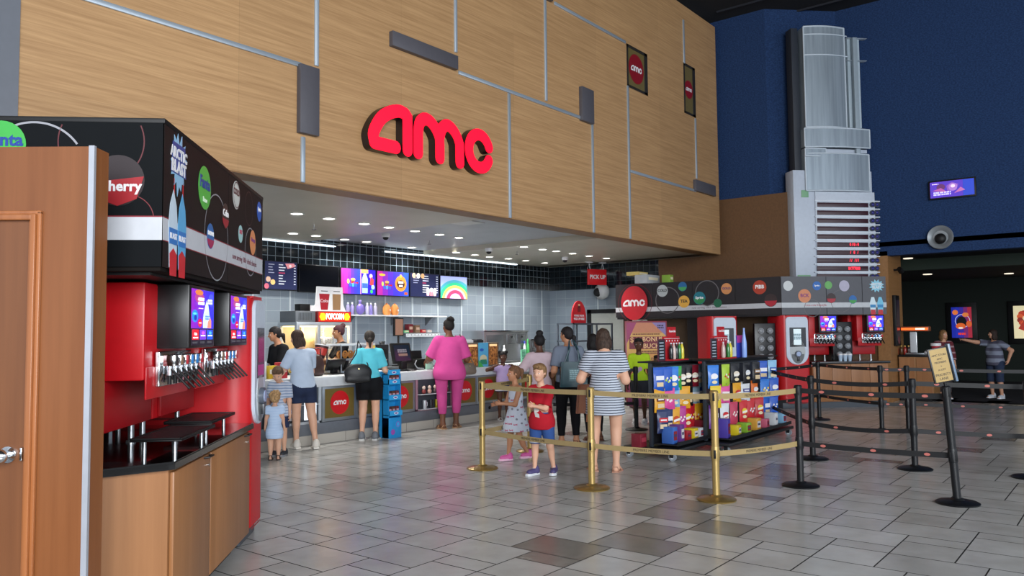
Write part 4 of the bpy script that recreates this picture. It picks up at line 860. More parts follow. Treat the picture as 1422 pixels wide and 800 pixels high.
# pretzel warmer on the counter between the two women
x,_=py(487,515,9.55)
t=T('pretzel_warmer','glass food warmer on the counter left of the woman in aqua','warmer',(x-.15,9.6,.94)); g=MB(); g.box((0,0,0),(.7,.35,.04),STEEL,bev=.004); g.box((0,0,.2),(.7,.35,.22),STEEL,bev=.004); g.box((0,0,.42),(.7,.35,.46),SLABW,bev=.006)
for a in ((0,0),(.68,0),(0,.33),(.68,.33)): g.box((a[0],a[1],.04),(a[0]+.02,a[1]+.02,.42),STEEL)
g.build('frame',parent=t); g=MB(); g.box((.52,-.01,.05),(.68,.0,.42),mat('#e8c830',.5)); g.build('sign_card',parent=t)
for i in range(4):
    t=T('pretzel','%s golden pretzel in the glass food warmer'%['first','second','third','fourth'][i],'pretzel',(x-.08+i*.11,9.72,1.16),0,'pretzels in the warmer'); g=MB(); g.tube([(.04*math.cos(a),.0,.07+.05*math.sin(a)) for a in [k*2*PI/14 for k in range(14)]],.014,mat('#b8762e',.5),closed=True); g.tube([(-.03,0,.1),(.02,0,.04)],.013,mat('#a8662a',.5)); g.tube([(.03,0,.1),(-.02,0,.04)],.013,mat('#a8662a',.5)); g.build('dough',parent=t)
# cardboard candy display standing on the floor
p=onz(538,607,0); p[1]+=.08
t=T('cardboard_candy_stand','bright blue cardboard candy stand on the floor beside the woman in aqua','display stand',(p[0],p[1]-.22,0),.0)
CB=mat('#1c8fd0',.5); w=.25
g=MB(); g.box((-w/2,.1,0),(w/2,.18,.98),CB)
for s in (-1,1): g.box((s*w/2-(.012 if s>0 else 0),-.02,0),(s*w/2+(0 if s>0 else .012),.12,.94),CB)
g.box((-w/2,-.03,0),(w/2,.11,.30),CB,bev=.003); g.build('body',parent=t)
for i,z in enumerate((.33,.56,.79,.93)):
    g=MB(); g.box((-w/2,-.04+.015*i,z),(w/2,.1,z+.012),CB); g.box((-w/2,-.05+.015*i,z),(w/2,-.04+.015*i,z+.075),mat('#2aa0e0',.5)); g.build('shelf',parent=t)
    g=MB(FR((0,-.051+.015*i,z+.037),(1,0,0))); g.disc(0,0,.045,mat('#d8e8f4',.5),.0005,ry=.02,n=18); g.disc(0,0,.03,mat('#6a3a9a',.5),.001,ry=.012,n=14); g.build('shelf_print',parent=t)
g=MB(FR((0,-.032,0),(1,0,0))); g.disc(-.05,.09,.04,mat('#a050b0',.5)); g.disc(.05,.2,.045,mat('#38a8e8',.5)); g.ring(.05,.2,.035,.01,mat('#8050c0',.5),.003); g.build('print',parent=t)
for i,z in enumerate((.342,.572,.802)):
    for j in range(3):
        bagbox('candy_box','%s box on the %s shelf of the blue cardboard stand'%(['left maroon','middle brown','right maroon'][j],['lowest','middle','upper'][i]),'box',(p[0]-.075+.075*j,p[1]-.22+.03,z),.065,.12,.06,['#4a2a2c','#5a3a2a','#6a2a30'][j],'boxes on the blue cardboard stand',None,'#c8a0b0')
# ================================================================ FAR DRINK STATION AND RIGHT WALL
XA=15.6; YA0=9.33; YA1=5.56; BA=math.radians(-43.5); BU=np.array([math.cos(BA),math.sin(BA)]); BV=np.array([-BU[1],BU[0]])  # BV points away from the camera
BO=np.array([XA,YA1]); LBF=2.24
def bw(x,y,z=0): p=BO+x*BU+y*BV; return (p[0],p[1],z)
def onb(px,pyy,y=0.):
    w=onpl(px,pyy,BO+y*BV,BA); d=w[:2]-BO; return float(d@BU),float(w[2])
def ona(px,pyy): w=onx(px,pyy,XA); return float(YA0-w[1]),float(w[2])
t=T('drink_station_canopy','black sign canopy with round soda logos over the far drink station','sign',(XA,YA0,0))
LA_=YA0-YA1
g=MB(); g.box((0.01,-LA_,1.86),(1.3,0,2.58),mat('#15110f',.5)); g.build('core',parent=t)
g=MB(Matrix.Translation((0,-LA_,0))@Matrix.Rotation(BA,4,'Z')); g.box((0.01,.01,1.86),(LBF-.01,1.25,2.585),mat('#3c3d42',.5)); g.build('core',parent=t)
g=MB(); g.box((.02,-LA_,1.82),(1.2,-.02,1.86),mat('#1a1a1c',.5)); g.build('soffit',parent=t)
PAN=mat('#211d20',.4); LINE2=mat('#6a6668',.5)
def lg(g,pt,r,col,txt='',tc='#ffffff',band=None,fs=1.):
    x,z=pt; g.disc(x,z,r,mat(col,.4),.005)
    if band: g.poly([(x-r*.97,z-.01),(x+r*.97,z-.01),(x+r*.72,z-r*.66),(x,z-r*.99),(x-r*.72,z-r*.66)],mat(band,.4),.0065)
    if txt: g.text(txt,x,z+.05*r,r*.7*fs,mat(tc,.4),.008,.03)
g=MB(FR((-.003,0,0),(0,-1,0)))
for i in range(4): g.rect(.003+LA_*i/4,1.86,LA_*(i+1)/4-.003,2.6,PAN)
g.rect(0,1.98,LA_,2.08,mat('#c4c6ca',.4),.0025); g.text('now serving 100+ drink choices',ona(985,436)[0],2.03,.06,mat('#5a4a50',.5),.004)
for px,pyy,r,c,tx,tc,bd,fs in ((920,404,.13,'#b9bfbf','COLD','#3a3a3a',None,.9),(948,398,.1,'#2a6aa0','','#fff','#4aa860',1),(950,419,.13,'#e8b048','TEA','#2a2a2a',None,1),(971.5,414,.135,'#1f7a8a','Sprite','#ffffff','#2a8a50',.8),(1009,401,.115,'#d8935a','GOLD','#4a3a7a',None,.8),(997,421,.09,'#1f6a4a','','#fff',None,1),(1055,399,.14,'#b8402a','PIBB','#ffffff',None,1),(1070.5,417,.13,'#3a2a2a','','#fff','#b82a38',1)):
    lg(g,ona(px,pyy),r,c,tx,tc,bd,fs)
g.ring(*ona(927,417),.28,.02,LINE2,.004); g.ring(*ona(982,407),.26,.02,LINE2,.0035)
g.build('graphics',parent=t,smooth=False)
# logo disc hanging over the fascia
x,z=ona(882,421); r=.33
g=MB(FR((-.03,0,0),(0,-1,0))); g.ring(x,z,r*1.28,.012,mat('#6a2028',.5),-.02); g.disc(x,z,r,mat('#b81c28',.4),.0,ry=.38,n=40,th=.02); amc(g,x,z,.56,WHITE,.02,.025); g.build('logo_disc',parent=t,smooth=False)
g=MB(Matrix.Translation((0,-LA_,0))@Matrix.Rotation(BA,4,'Z')@FR((0,-.003,0),(1,0,0)))
GP=mat('#55565c',.35)
for a,b in ((0,.95),(.955,1.72),(1.725,LBF)): g.rect(a+.003,1.84,b-.003,2.6,GP)
g.rect(0,1.98,LBF,2.08,mat('#c4c8cc',.4),.0025); g.text('coca-cola freestyle',.72,2.03,.06,mat('#b03040',.5),.004)
for px,pyy,r,c,tx,tc,bd,fs in ((1094,397,.1,'#d0d4d4','','#5a5a5a',None,1),(1117,411,.135,'#d88a60','BCK','#8a3a7a',None,1),(1134,397,.09,'#2a6ab8','Sprite','#fff',None,.7),(1150,396,.08,'#6ab060','','#fff',None,1),(1154,414,.1,'#3a2a2a','','#fff','#b02a3a',1),(1172,397,.11,'#b8b4c8','','#5a5a8a',None,1),(1184,416,.085,'#2a6ab0','','#fff','#48a050',1)):
    lg(g,onb(px,pyy),r,c,tx,tc,bd,fs)
x,z=onb(1128,428); g.ring(x,z,.17,.01,LINE2,.004); x,z=onb(1168,418); g.ring(x,z,.22,.01,LINE2,.004)
x,z=onb(1217,397); pts=[]
for i in range(24): a=2*PI*i/24; rr_=(.17 if i%2 else .11); pts.append((x+rr_*1.0*math.cos(a),z+rr_*.8*math.sin(a)))
g.poly(pts,mat('#8fd0e6',.4),.005); g.text('ARCTIC',x,z+.03,.07,WHITE,.007,.04); g.text('BLAST',x,z-.03,.07,WHITE,.007,.04)
for dx,c in ((-.08,'#d8ecf4'),(.08,'#7ac8e6')): x,z=onb(1217,423); x+=dx; g.poly([(x-.05,z-.17),(x+.05,z-.17),(x+.07,z+.02),(x+.03,z+.15),(x-.03,z+.15),(x-.07,z+.02)],mat(c,.4),.005); g.poly([(x-.05,z-.2),(x+.05,z-.2),(x+.05,z-.1),(x-.05,z-.1)],mat('#c8303a',.4),.007); g.rect(x-.06,z-.06,x+.06,z,mat('#3a8ac0',.4),.007)
g.build('graphics',parent=t,smooth=False)
# posts carrying the canopy
g=MB(); g.box((.15,-.25,0),(.3,-.1,1.86),mat('#4a3222',.5)); g.build('post',parent=t)
g=MB(); g.box((.4,-2.2,0),(1.25,-1.55,1.86),mat('#1c1a1c',.5)); g.build('cabinet_column',parent=t)
g=MB(); g.box((.9,-LA_,0),(1.0,-.3,1.86),mat('#5a4630',.6)); g.build('back_panel',parent=t)
# cartons on top
bagbox('carton','flat yellow carton topmost of the pile on the far canopy','box',(15.75,8.85,2.79),.45,.08,.3,'#d8c070','cartons on the far canopy')
bagbox('carton','white carton lying on the far drink station canopy below the yellow one','box',(15.75,8.6,2.6),.6,.19,.3,'#b4b8bc','cartons on the far canopy')
bagbox('carton','green edged carton at the right end of the canopy pile','box',(15.75,8.1,2.6),.16,.17,.2,'#8ab040','cartons on the far canopy')
# base cabinets
t=T('base_cabinet','maple base cabinet under the far drink station with flush doors','cabinet',bw(.62,0),BA)
g=MB(); g.box((0,.02,.12),(1.62,.75,.86),VENEER2); g.build('body',parent=t,smooth=False); g=MB(); g.box((.03,.06,0),(1.6,.7,.12),mat('#4a5058',.5)); g.build('toe_kick',parent=t)
for i in range(4): a=.01+i*.402; g=MB(); g.box((a,.0,.13),(a+.395,.02,.85),VENEER2,bev=.003); g.build('door',parent=t)
t=T('countertop','black countertop of the far drink station carrying two dispensers','countertop',bw(.60,-.01,.86),BA); g=MB(); g.box((0,0,0),(1.68,.8,.05),GLOSSB,bev=.006); g.build('slab',parent=t)
dispenser('c','red soda dispenser of the far station next to the white-faced drink machine',bw(.62,.02,.91),BA,.6,grp='far soda dispensers')
dispenser('d','red soda dispenser at the right end of the far station',bw(1.66,.02,.91),BA,.58,grp='far soda dispensers')
freestyle('red drink machine with white front standing left of the far base cabinet',bw(-.04,-.02),BA,.64,.55,1.83,True)
p=onz(984,600,0); 
t0=onpl(1027,440,(15.35,6.35),BA)
freestyle('red drink machine with mirrored front behind the candy racks',(14.83,6.75,0),BA,.64,.6,1.83,True)
# lid organisers: dark boards with cup lids
def lids(loc,rz,label,rows,n0):
    t=T('lid_organizer',label,'lid holder',loc,rz); g=MB(); g.box((0,0,0),(.42,.1,.78),mat('#141418',.35),bev=.01); g.build('board',parent=t)
    for i in range(rows):
        for j in range(2):
            g=MB(); g.cyl((.12+.18*j,-.05,.12+i*.17),(.12+.18*j,0,.12+i*.17),.055,m=mat('#b8bcc0',.35),n=14); g.ell((.12+.18*j,-.05,.12+i*.17),(.05,.025,.05),mat('#8a8e94',.3)); g.build('lid_stack',parent=t)
lids(bw(1.24,.3,.92),BA,'dark cup lid organizer between the two far dispensers',4,0)
lids((15.42,6.05,.90),math.radians(-50),'dark cup lid organizer left of the white-faced drink machine',4,1)
t=T('low_cabinet','low curved maple cabinet with black top between the far drink machines','cabinet',(15.45,6.1,0)); g=MB(); g.cyl((0,0,.1),(0,0,.82),.3,m=VENEER2,n=28); g.build('body',parent=t); g=MB(); g.cyl((0,0,.82),(0,0,.88),.32,m=BLACK,n=28); g.build('top',parent=t); g=MB(); g.cyl((0,0,0),(0,0,.1),.27,m=BLACK,n=24); g.build('toe_kick',parent=t)
for i in range(3):
    p=bw(1.27+.1*i,.1,.91); t=T('cup_stack','%s short stack of pale cups on the far countertop'%['left','middle','right'][i],'cups',p,0,'pale cup stacks between the dispensers'); g=MB(); g.lathe([(.03,0),(.042,.1),(.045,.12),(.038,.13),(.036,.11)],mat('#b0c4d8',.4)); g.build('cup',parent=t); g=MB(); g.lathe([(.045,.12),(.047,.135),(.04,.15)],WHITE); g.build('rim',parent=t)
# poster standee
pp=onz(868,566,0); 
t=T('poster_stand','orange poster stand advertising 5 dollar bonus bucks behind the boy in neon','poster',(14.05,8.22,0),BA)
a=onpl(868,450,(14.05,8.22),BA); b=onpl(926,450,(14.05,8.22),BA); W0=float(np.hypot(*(b-a)[:2])); off=float((a[:2]-np.array([14.05,8.22]))@BU); HZ=float(onpl(890,446,(14.05,8.22),BA)[2])
g=MB(); g.box((off,0,0.05),(off+W0,.03,HZ),mat('#8a2a3a',.4),bev=.004); g.box((off+.1,-.12,0),(off+W0-.1,.15,.05),mat('#2a2a2c',.5),bev=.01); g.build('frame',parent=t)
g=MB(FR((off+.03,-.001,.05),(1,0,0))); w=W0-.06; h=HZ-.08
for i in range(8): g.rect(0,h*i/8,w,h*(i+1)/8,mat(['#7a2a5a','#943a5a','#b05a4c','#c87a48','#d89a50','#dcaa58','#d8a85c','#c8805c'][i],.5))
g.poly([(0,h),(0,h*.75),(w*.25,h)],mat('#a03a68',.5),.0025); g.poly([(w,h),(w,h*.84),(w*.65,h)],mat('#8a7ab0',.5),.0025); g.bars(w*.87,h*.95,w*.16,h*.05,3,mat('#3a2a4a',.5),.004,2)
g.bars(w*.5,h*.86,w*.7,h*.022,16,mat('#7a3a2a',.5),.003)
g.rect(w*.06,h*.68,w*.93,h*.83,mat('#7a2030',.5),.002); g.text('$',w*.13,h*.79,.15,mat('#e8b078',.5),.004,.015); g.text('5',w*.29,h*.755,.27,mat('#e8b078',.5),.004,.015); g.text('BONUS',w*.66,h*.795,.13,mat('#f0c088',.5),.004,.015); g.text('BUCKS',w*.66,h*.715,.13,mat('#f0c088',.5),.004,.015)
g.bars(w*.58,h*.64,w*.55,h*.045,14,mat('#6a2a2a',.5),.003,2); g.text('AMC STUBS',w*.62,h*.56,.06,mat('#5a3a2a',.5),.003,.02)
g.build('poster',parent=t,smooth=False)
# big LED price / showtime tower on the corner wall
TBX,_=0,0
def ont(px,pyy,y=.0):
    w=onpl(px,pyy,np.array(P1)+y*BV,BA); d=w[:2]-np.array(P1); return float(d@BU),float(w[2])
t=T('led_showtime_tower','tall white and frosted steel tower with red LED showtime rows on the corner','display',(P1[0],P1[1],0),BA)
WM=mat('#c2ccda',.35); FROST=noisy('brushed_frosted_panel','#8d99a3','#a2afb9',2,.32,stretch=(6,6,.3),metal=.35)
D=-.35
def tb(px0,py0,px1,py1,yf,yb,m,name,bev=.01):
    x0,z1=ont(px0,py0,yf); x1,z0=ont(px1,py1,yf); g=MB(); g.box((x0,yf,z0),(x1,yb,z1),m,bev=bev); return g.build(name,parent=t)
zb=2.62
tb(1101,236,1216,400,-.22,.12,WM,'lower_body',.01); tb(1132,266,1219,400,-.26,-.2,mat('#cfd8e4',.35),'led_panel_face',.004)
tb(1113,264,1123,274,-.235,-.2,mat('#7fb088',.5),'green_tag',.002); tb(1108,382,1126,390,-.235,-.2,mat('#7fb088',.5),'green_tag',.002)
SEG=['','','','','','0 / 8 : 0','/   8   /','/ /   / / /','81777888','']
for i in range(10):
    y0=281+i*11.05; tb(1135,y0,1206,y0+7,-.272,-.25,mat('#3c1c26',.25),'led_row',.002)
    x,z=ont(1190,y0+3.5,-.275)
    if SEG[i]:
        g=MB(FR((x-.06,-.273,z),(1,0,0))); g.text(SEG[i],0,0,.085,mat('#ff2a40',.4,emit=2.2),.002,.02,sx=.8); g.build('led_text',parent=t,smooth=False)
    for q,dx in ((0,1211),(1,1217)):
        x,z=ont(dx,y0+3.5,-.27); g=MB(FR((x,-.25,z),(1,0,0))); g.cyl((0,0,-.02),(0,0,.05),.055,m=mat('#15162a',.2),n=18); g.ell((0,0,.05),(.035,.035,.02),mat('#2a2c80',.15)); g.build('knob',parent=t)
    x0,z0=ont(1132,y0-2.5,-.27); x1,_=ont(1222,y0,-.27); g=MB(); g.box((x0,-.275,z0-.01),(x1,-.24,z0+.012),mat('#dde4ec',.3)); g.build('rail',parent=t)
# brushed upper tower with curved front
xa,z1=ont(1115,37,-.25); xb,_=ont(1176,37,-.25); _,z0=ont(1130,178,-.25)
def curved(px0,px1,py0,py1,yf,m,name,bul=.14,edge=True):
    x0,z1=ont(px0,py0,yf); x1,z0=ont(px1,py1,yf); n=14; w=x1-x0
    pr=[(x0+w*i/n,yf-bul*math.sin(PI*(.15+.7*i/n))+bul*math.sin(PI*.15)) for i in range(n+1)]+[(x1,.1),(x0,.1)]
    g=MB(); g.prism(pr,z0,z1,m); o=g.build(name,parent=t)
    if edge:
        g=MB()
        for z in (z0,z1): g.tube([(a,b-.004,z) for a,b in pr[:n+1]],.016,mat('#c8d4de',.3),n=6)
        for a,b in (pr[0],pr[n]): g.tube([(a,b-.004,z0),(a,b-.004,z1)],.016,mat('#c8d4de',.3),n=6)
        g.build('edge_trim',parent=t)
    return o
curved(1115,1176,37,178,-.25,FROST,'upper_panel'); 
x0,za=ont(1115,48,-.25); x1,zc=ont(1176,79,-.25)
for z in (za,zc): 
    g=MB(); n=14; w=x1-x0; g.tube([(x0+w*i/n,-.258-.14*math.sin(PI*(.15+.7*i/n))+.14*math.sin(PI*.15),z) for i in range(n+1)],.014,mat('#c8d4de',.3),n=6); g.build('edge_trim',parent=t)
curved(1117,1208,178,206,-.27,FROST,'middle_panel'); curved(1118,1147,206,217,-.27,FROST,'middle_panel',.03); curved(1118,1208,213,266,-.25,FROST,'middle_panel')
tb(1117,206,1204,213,-.2,.1,WM,'middle_band',.004)
tb(1176,53,1197,178,-.15,.1,mat('#b6c6d0',.3),'side_fin',.004)
for y in (52,83): tb(1176,y,1204,y+1.5,-.24,-.1,mat('#c0ccd6',.3),'fin_rod',.002)
tb(1190,52,1191.5,266,-.28,-.2,mat('#9aa8b2',.3),'mullion',.002)
tb(1098,39,1114,266,-.12,.12,mat('#2a303a',.6),'return_side',.004)
# screen and speaker on the blue wall
def onw(px,pyy): w=onx(px,pyy,XR2); return float(w[1]),float(w[2])
y0,z1=onw(1290,247); y1,z0=onw(1357,276)
g_=(y0+y1)/2; zc=(z0+z1)/2; w=abs(y0-y1); h=w*.5
t=T('wall_television','small wall television with a purple picture high on the dark blue wall','television',(XR2,g_,zc-.02),0)
g=MB(); g.box((-.09,-w/2,-h/2+.02),(-.04,w/2,h/2-.02),BLACK,bev=.006); g.box((-.04,-.15,-.1),(.0,.15,.1),DARKM); g.build('housing',parent=t)
g=MB(FR((-.092,0,0),(0,-1,0))); W_=w/2-.03; H_=h/2-.05
g.rect(-W_,-H_,W_,H_,E_('#5a3cc0',.7)); g.rect(W_*.5,-H_,W_,H_,E_('#3048c0',.8),.003); g.disc(W_*.05,H_*.2,W_*.2,E_('#a878c8',.8),.004); g.disc(-W_*.5,H_*.3,W_*.2,E_('#6a3a70',.6),.004,ry=H_*.4); g.poly([(-W_*.9,-H_*.1),(-W_*.5,H_*.2),(-W_*.2,-H_*.4)],E_('#b860a8',.7),.005); g.poly([(W_*.1,-H_*.6),(W_*.4,H_*.1),(W_*.6,-H_*.3)],E_('#c070b0',.7),.005)
g.bars(-W_*.45,-H_*.5,W_*.8,H_*.5,5,E_('#d0c8f8',1.),.006,2); g.bars(-W_*.75,H_*.72,W_*.3,H_*.14,2,E_('#f0d8f8',1.),.006); g.disc(W_*.05,H_*.32,W_*.1,E_('#f0d0f0',.9),.0045,ry=H_*.2); g.poly([(-W_*.2,-H_*.3),(W_*.2,-H_*.2),(W_*.3,H_*.5),(0,H_*.8),(-W_*.25,H_*.4)],E_('#8a58b8',.8),.0035); g.build('picture',parent=t,smooth=False)
y,z=onw(1307,330)
t=T('round_wall_speaker','round silver wall speaker with black centre under the wall television','speaker',(XR2,y,z)); g=MB(Matrix.Rotation(-PI/2,4,'Y')); g.lathe([(.12,0),(.19,.02),(.245,.10),(.235,.12),(.16,.08),(.14,.06)],mat('#9aa0a4',.35,metal=.4),n=28); g.build('dish',parent=t); g=MB(); g.ell((-.1,.0,-.03),(.07,.11,.11),BLACK); g.build('driver',parent=t)
# corridor content
p=onx(1243,375,XR2+.3); 
w_=ony(1241,375,yr); t=T('wall_spotlight','small black spotlight on the brown corridor wall','light',(float(w_[0]),yr,float(w_[2]))); g=MB(); g.cyl((0,0,0),(0,-.08,0),.02,m=BLACK); g.cyl((-.05,-.12,.02),(.05,-.14,-.04),.05,.06,m=BLACK); g.build('body',parent=t); g=MB(); g.cyl((.05,-.14,-.04),(.056,-.141,-.043),.05,m=mat('#fff0d0',.4,emit=3.)); g.build('lens',parent=t)
w0=ony(1238.5,410,yr); w1=ony(1246.5,480,yr)
t=T('poster_case','narrow dark poster case on the brown corridor wall','poster',(float(w0[0]),yr,0)); ww=float(w1[0]-w0[0]); g=MB(); g.box((0,-.07,float(w1[2])),(ww,0,float(w0[2])),BLACK,bev=.01); g.build('frame',parent=t); g=MB(FR((0,-.071,0),(1,0,0))); g.rect(ww*.1,float(w1[2])+.1,ww*.9,float(w0[2])-.1,mat('#28203a',.3)); g.disc(ww*.5,1.3,ww*.25,mat('#7a3a40',.4),.003); g.build('poster',parent=t,smooth=False)
def poster(px0,py0,px1,py1,label,art):
    a=onx(px0,py0,XG-.02); b=onx(px1,py1,XG-.02); t=T('lit_poster_case',label,'poster',(XG,float((a[1]+b[1])/2),float((a[2]+b[2])/2)),0,'lit poster cases in the dark lobby')
    w=float(a[1]-b[1]); h=float(a[2]-b[2]); g=MB(); g.box((-.08,-w/2-.14,-h/2-.16),(0,w/2+.14,h/2+.14),BLACK,bev=.01); g.build('frame',parent=t); g=MB(FR((-.082,0,0),(0,-1,0))); art(g,w,h); g.build('poster',parent=t,smooth=False)
def pa1(g,w,h):
    for i in range(5): g.rect(-w/2+w*i/5,-h/2,-w/2+w*(i+1)/5,h/2,E_(['#1a2aa8','#2230b0','#3a2aa0','#7a2a70','#b02a40'][i],.7))
    g.disc(-w*.3,h*.33,w*.14,E_('#e87a3a',.8),.003); g.ring(.05*w,.05*h,w*.36,w*.03,E_('#c8d0f0',.8),.004); g.disc(w*.0,.0,w*.25,E_('#0c0a14',.4),.005,ry=h*.2); g.disc(-w*.05,-h*.12,w*.24,E_('#e0642a',.8),.006,ry=h*.1); g.disc(w*.2,h*.25,w*.16,E_('#e08040',.8),.006,ry=h*.07); g.disc(w*.36,-h*.05,w*.14,E_('#d86030',.8),.006,ry=h*.1); g.disc(-w*.05,-h*.18,w*.12,E_('#f0e8e0',.8),.007,ry=h*.03); g.bars(0,-h*.37,w*.36,h*.09,4,E_('#e83a20',1.),.007)
poster(1321,427,1351,469,'lit poster case with a blue and orange picture on the far green wall',pa1)
def pa2(g,w,h):
    g.rect(-w/2,-h/2,w/2,h/2,E_('#e8dcb0',.8)); 
    for i in range(9): a=i*.7; g.disc(-w*.05+w*.16*math.cos(a),h*.12+h*.16*math.sin(a),w*.14,E_(['#b83a20','#d0582a','#8a2a1c'][i%3],.8),.003+.001*i)
    g.poly([(-w*.3,-h*.2),(w*.1,-h*.3),(w*.2,-h*.1),(-w*.1,0)],E_('#a83020',.8),.012)
poster(1407,425,1440,470,'lit poster case with a cream background and red figure, at the right edge',pa2)
# far service desk
p=onz(1298,566,0); 
dX,dY=18.75,float(onx(1298,560,18.75)[1])
t=T('service_desk','maple service desk with black top at the entrance of the dark lobby','desk',(18.75,dY,0))
DL=yr-dY-.03
g=MB(); g.box((0,0,.08),(.62,DL,.94),wood('desk_veneer','#8a6238','#a0754a','Z',.35,.4)); g.build('body',parent=t,smooth=False); g=MB(); g.box((-.03,-.04,.94),(.68,DL,.985),BLACK,bev=.004); g.build('top',parent=t); g=MB(); g.box((.04,.05,0),(.6,DL,.08),BLACK); g.build('toe_kick',parent=t)
for i in range(2):
    g=MB(); g.box((-.012,.02+DL/2*i,.1),(0,DL/2-.01+DL/2*i,.92),VENEER2,bev=.003); g.build('panel',parent=t,smooth=False)
ty,tz=[float(v) for v in onx(1272,470,18.95)[1:]]
t=T('heat_lamp_station','small food station with a glowing orange heat lamp on the service desk','heat lamp',(18.95,ty,.985)); g=MB(); g.box((-.1,-.2,0),(.1,.2,.04),STEEL,bev=.006); g.box((-.03,-.02,.04),(.03,.12,.5),mat('#c8ccd0',.4),bev=.01); g.build('stand',parent=t); g=MB(); g.box((-.12,-.28,.5),(.12,.28,.61),mat('#8a4a2a',.4),bev=.02); o=g.build('hood',parent=t); g=MB(); g.box((-.125,-.26,.53),(-.12,.26,.58),mat('#ff5a20',.4,emit=2.5)); g.box((-.128,-.2,.54),(-.125,-.02,.57),mat('#ffe0b0',.4,emit=4.)); g.build('lamp',parent=o)
yb=float(onx(1300,490,18.85)[1]); t=T('popcorn_cup','red and white paper cup standing on the service desk','cup',(18.85,yb,.985)); g=MB(); g.lathe([(.065,0),(.095,.24),(.1,.25),(.09,.25)],mat('#b8303c',.5)); g.build('cup',parent=t); g=MB(); g.lathe([(.097,.19),(.1,.25),(.104,.25),(.1,.19)],WHITE); g.build('rim',parent=t)
for i,px in enumerate((1246,1252,1257,1262)):
    yy=float(onx(px,490,18.9)[1]); bottle('sauce_bottle','%s sauce bottle on the service desk left of the heat lamp'%['leftmost red','second brown','third red','fourth dark'][i],'bottle',(18.9,yy,.985),['#8a1c1c','#5a3a20','#9a2a20','#3a2420'][i],.2,.035,'sauce bottles on the service desk','#c8a040')
g=MB(); g.ell((18.88,float(onx(1289,495,18.88)[1]),1.03),(.08,.08,.05),mat('#c8ccd0',.6)); tag(g.build('paper_bag'),'crumpled white paper between the heat lamp and the paper cup','paper')
# ================================================================ QUEUE POSTS AND BELTS
BRASS=mat('#a08650',.3,metal=.75); BRASSP=mat('#a98f58',.38,metal=.6); BLKP=mat('#0d0f13',.42,spec=.4)
BELTG=mat('#a28c5e',.55); BELTK=mat('#0e0f12',.6)
def post(x,y,m,label,rz=0,lean=0.,grp=None,h=.99,r=.036,lower=True,mb=None):
    t=T('queue_post',label,'queue post',(x,y,0),rz,grp)
    M=Matrix.Rotation(lean,4,'X')
    g=MB(); g.lathe([(.175,0),(.178,.012),(.16,.022),(.06,.035),(.045,.05)],mb or m,n=36); g.build('base',parent=t)
    g=MB(M); g.cyl((0,0,.03),(0,0,h-.1),r*.92,m=m,n=20); g.build('pole',parent=t)
    g=MB(M); g.lathe([(r,h-.11),(r+.002,h-.01),(r-.006,h)],m,n=20); 
    for a in range(4): g.box((r-.004,-.012,h-.095),(r+.004,.012,h-.02),BLACK,bev=.002,M=Matrix.Rotation(a*PI/2+.3,4,'Z'))
    g.build('belt_head',parent=t)
    if lower:
        g=MB(M); g.lathe([(r,.36),(r+.002,.37),(r+.002,.47),(r,.48)],m,n=20)
        for a in range(4): g.box((r-.004,-.012,.375),(r+.004,.012,.455),BLACK,bev=.002,M=Matrix.Rotation(a*PI/2+.3,4,'Z'))
        g.build('lower_belt_head',parent=t)
    return t
def fl(px,pyy): w=onz(px,pyy,0); return (float(w[0]),float(w[1]))
G1=fl(670,651);G2=fl(822,678.5);G3=fl(995,694.5);G0=fl(736,627)
post(*G1,BRASSP,'brass queue post leftmost, in front of the counter',grp='brass queue posts',mb=BRASS)
post(*G2,BRASSP,'middle brass queue post, between the boy in red and the striped dress',grp='brass queue posts',mb=BRASS)
post(*G3,BRASSP,'right brass queue post, in front of the candy racks',grp='brass queue posts',mb=BRASS)
post(*G0,BRASSP,'rear brass queue post, behind the boy in the red shirt',grp='brass queue posts',mb=BRASS)
K1=fl(1112,675);K2=fl(1330,699.5);K3=fl(1271,652);K4=fl(1129,637.5);K5=fl(1225,599);K6=fl(1138,583);K7=fl(1432,664);K0=fl(1064,598.5);K8=fl(1262,600)
post(*K1,BLKP,'black queue post left front, at the end of the gold belts',grp='black queue posts')
post(*K2,BLKP,'leaning black queue post carrying the yellow lane sign',rz=math.radians(38),lean=math.radians(-3.6),grp='black queue posts',h=1.03)
post(*K3,BLKP,'black queue post just left of the leaning sign post',grp='black queue posts')
post(*K4,BLKP,'black queue post directly behind the left front one',grp='black queue posts')
post(*K5,BLKP,'black queue post in front of the far maple cabinet',grp='black queue posts')
post(*K0,BLKP,'black queue post at the right end of the candy racks',grp='black queue posts')
post(*K8,BLKP,'black queue post behind the pair left of the sign post',grp='black queue posts')
post(*K6,BLKP,'black queue post in front of the white-faced red drink machine',grp='black queue posts')
post(*K7,BLKP,'black queue post with only its base showing at the right edge',grp='black queue posts')
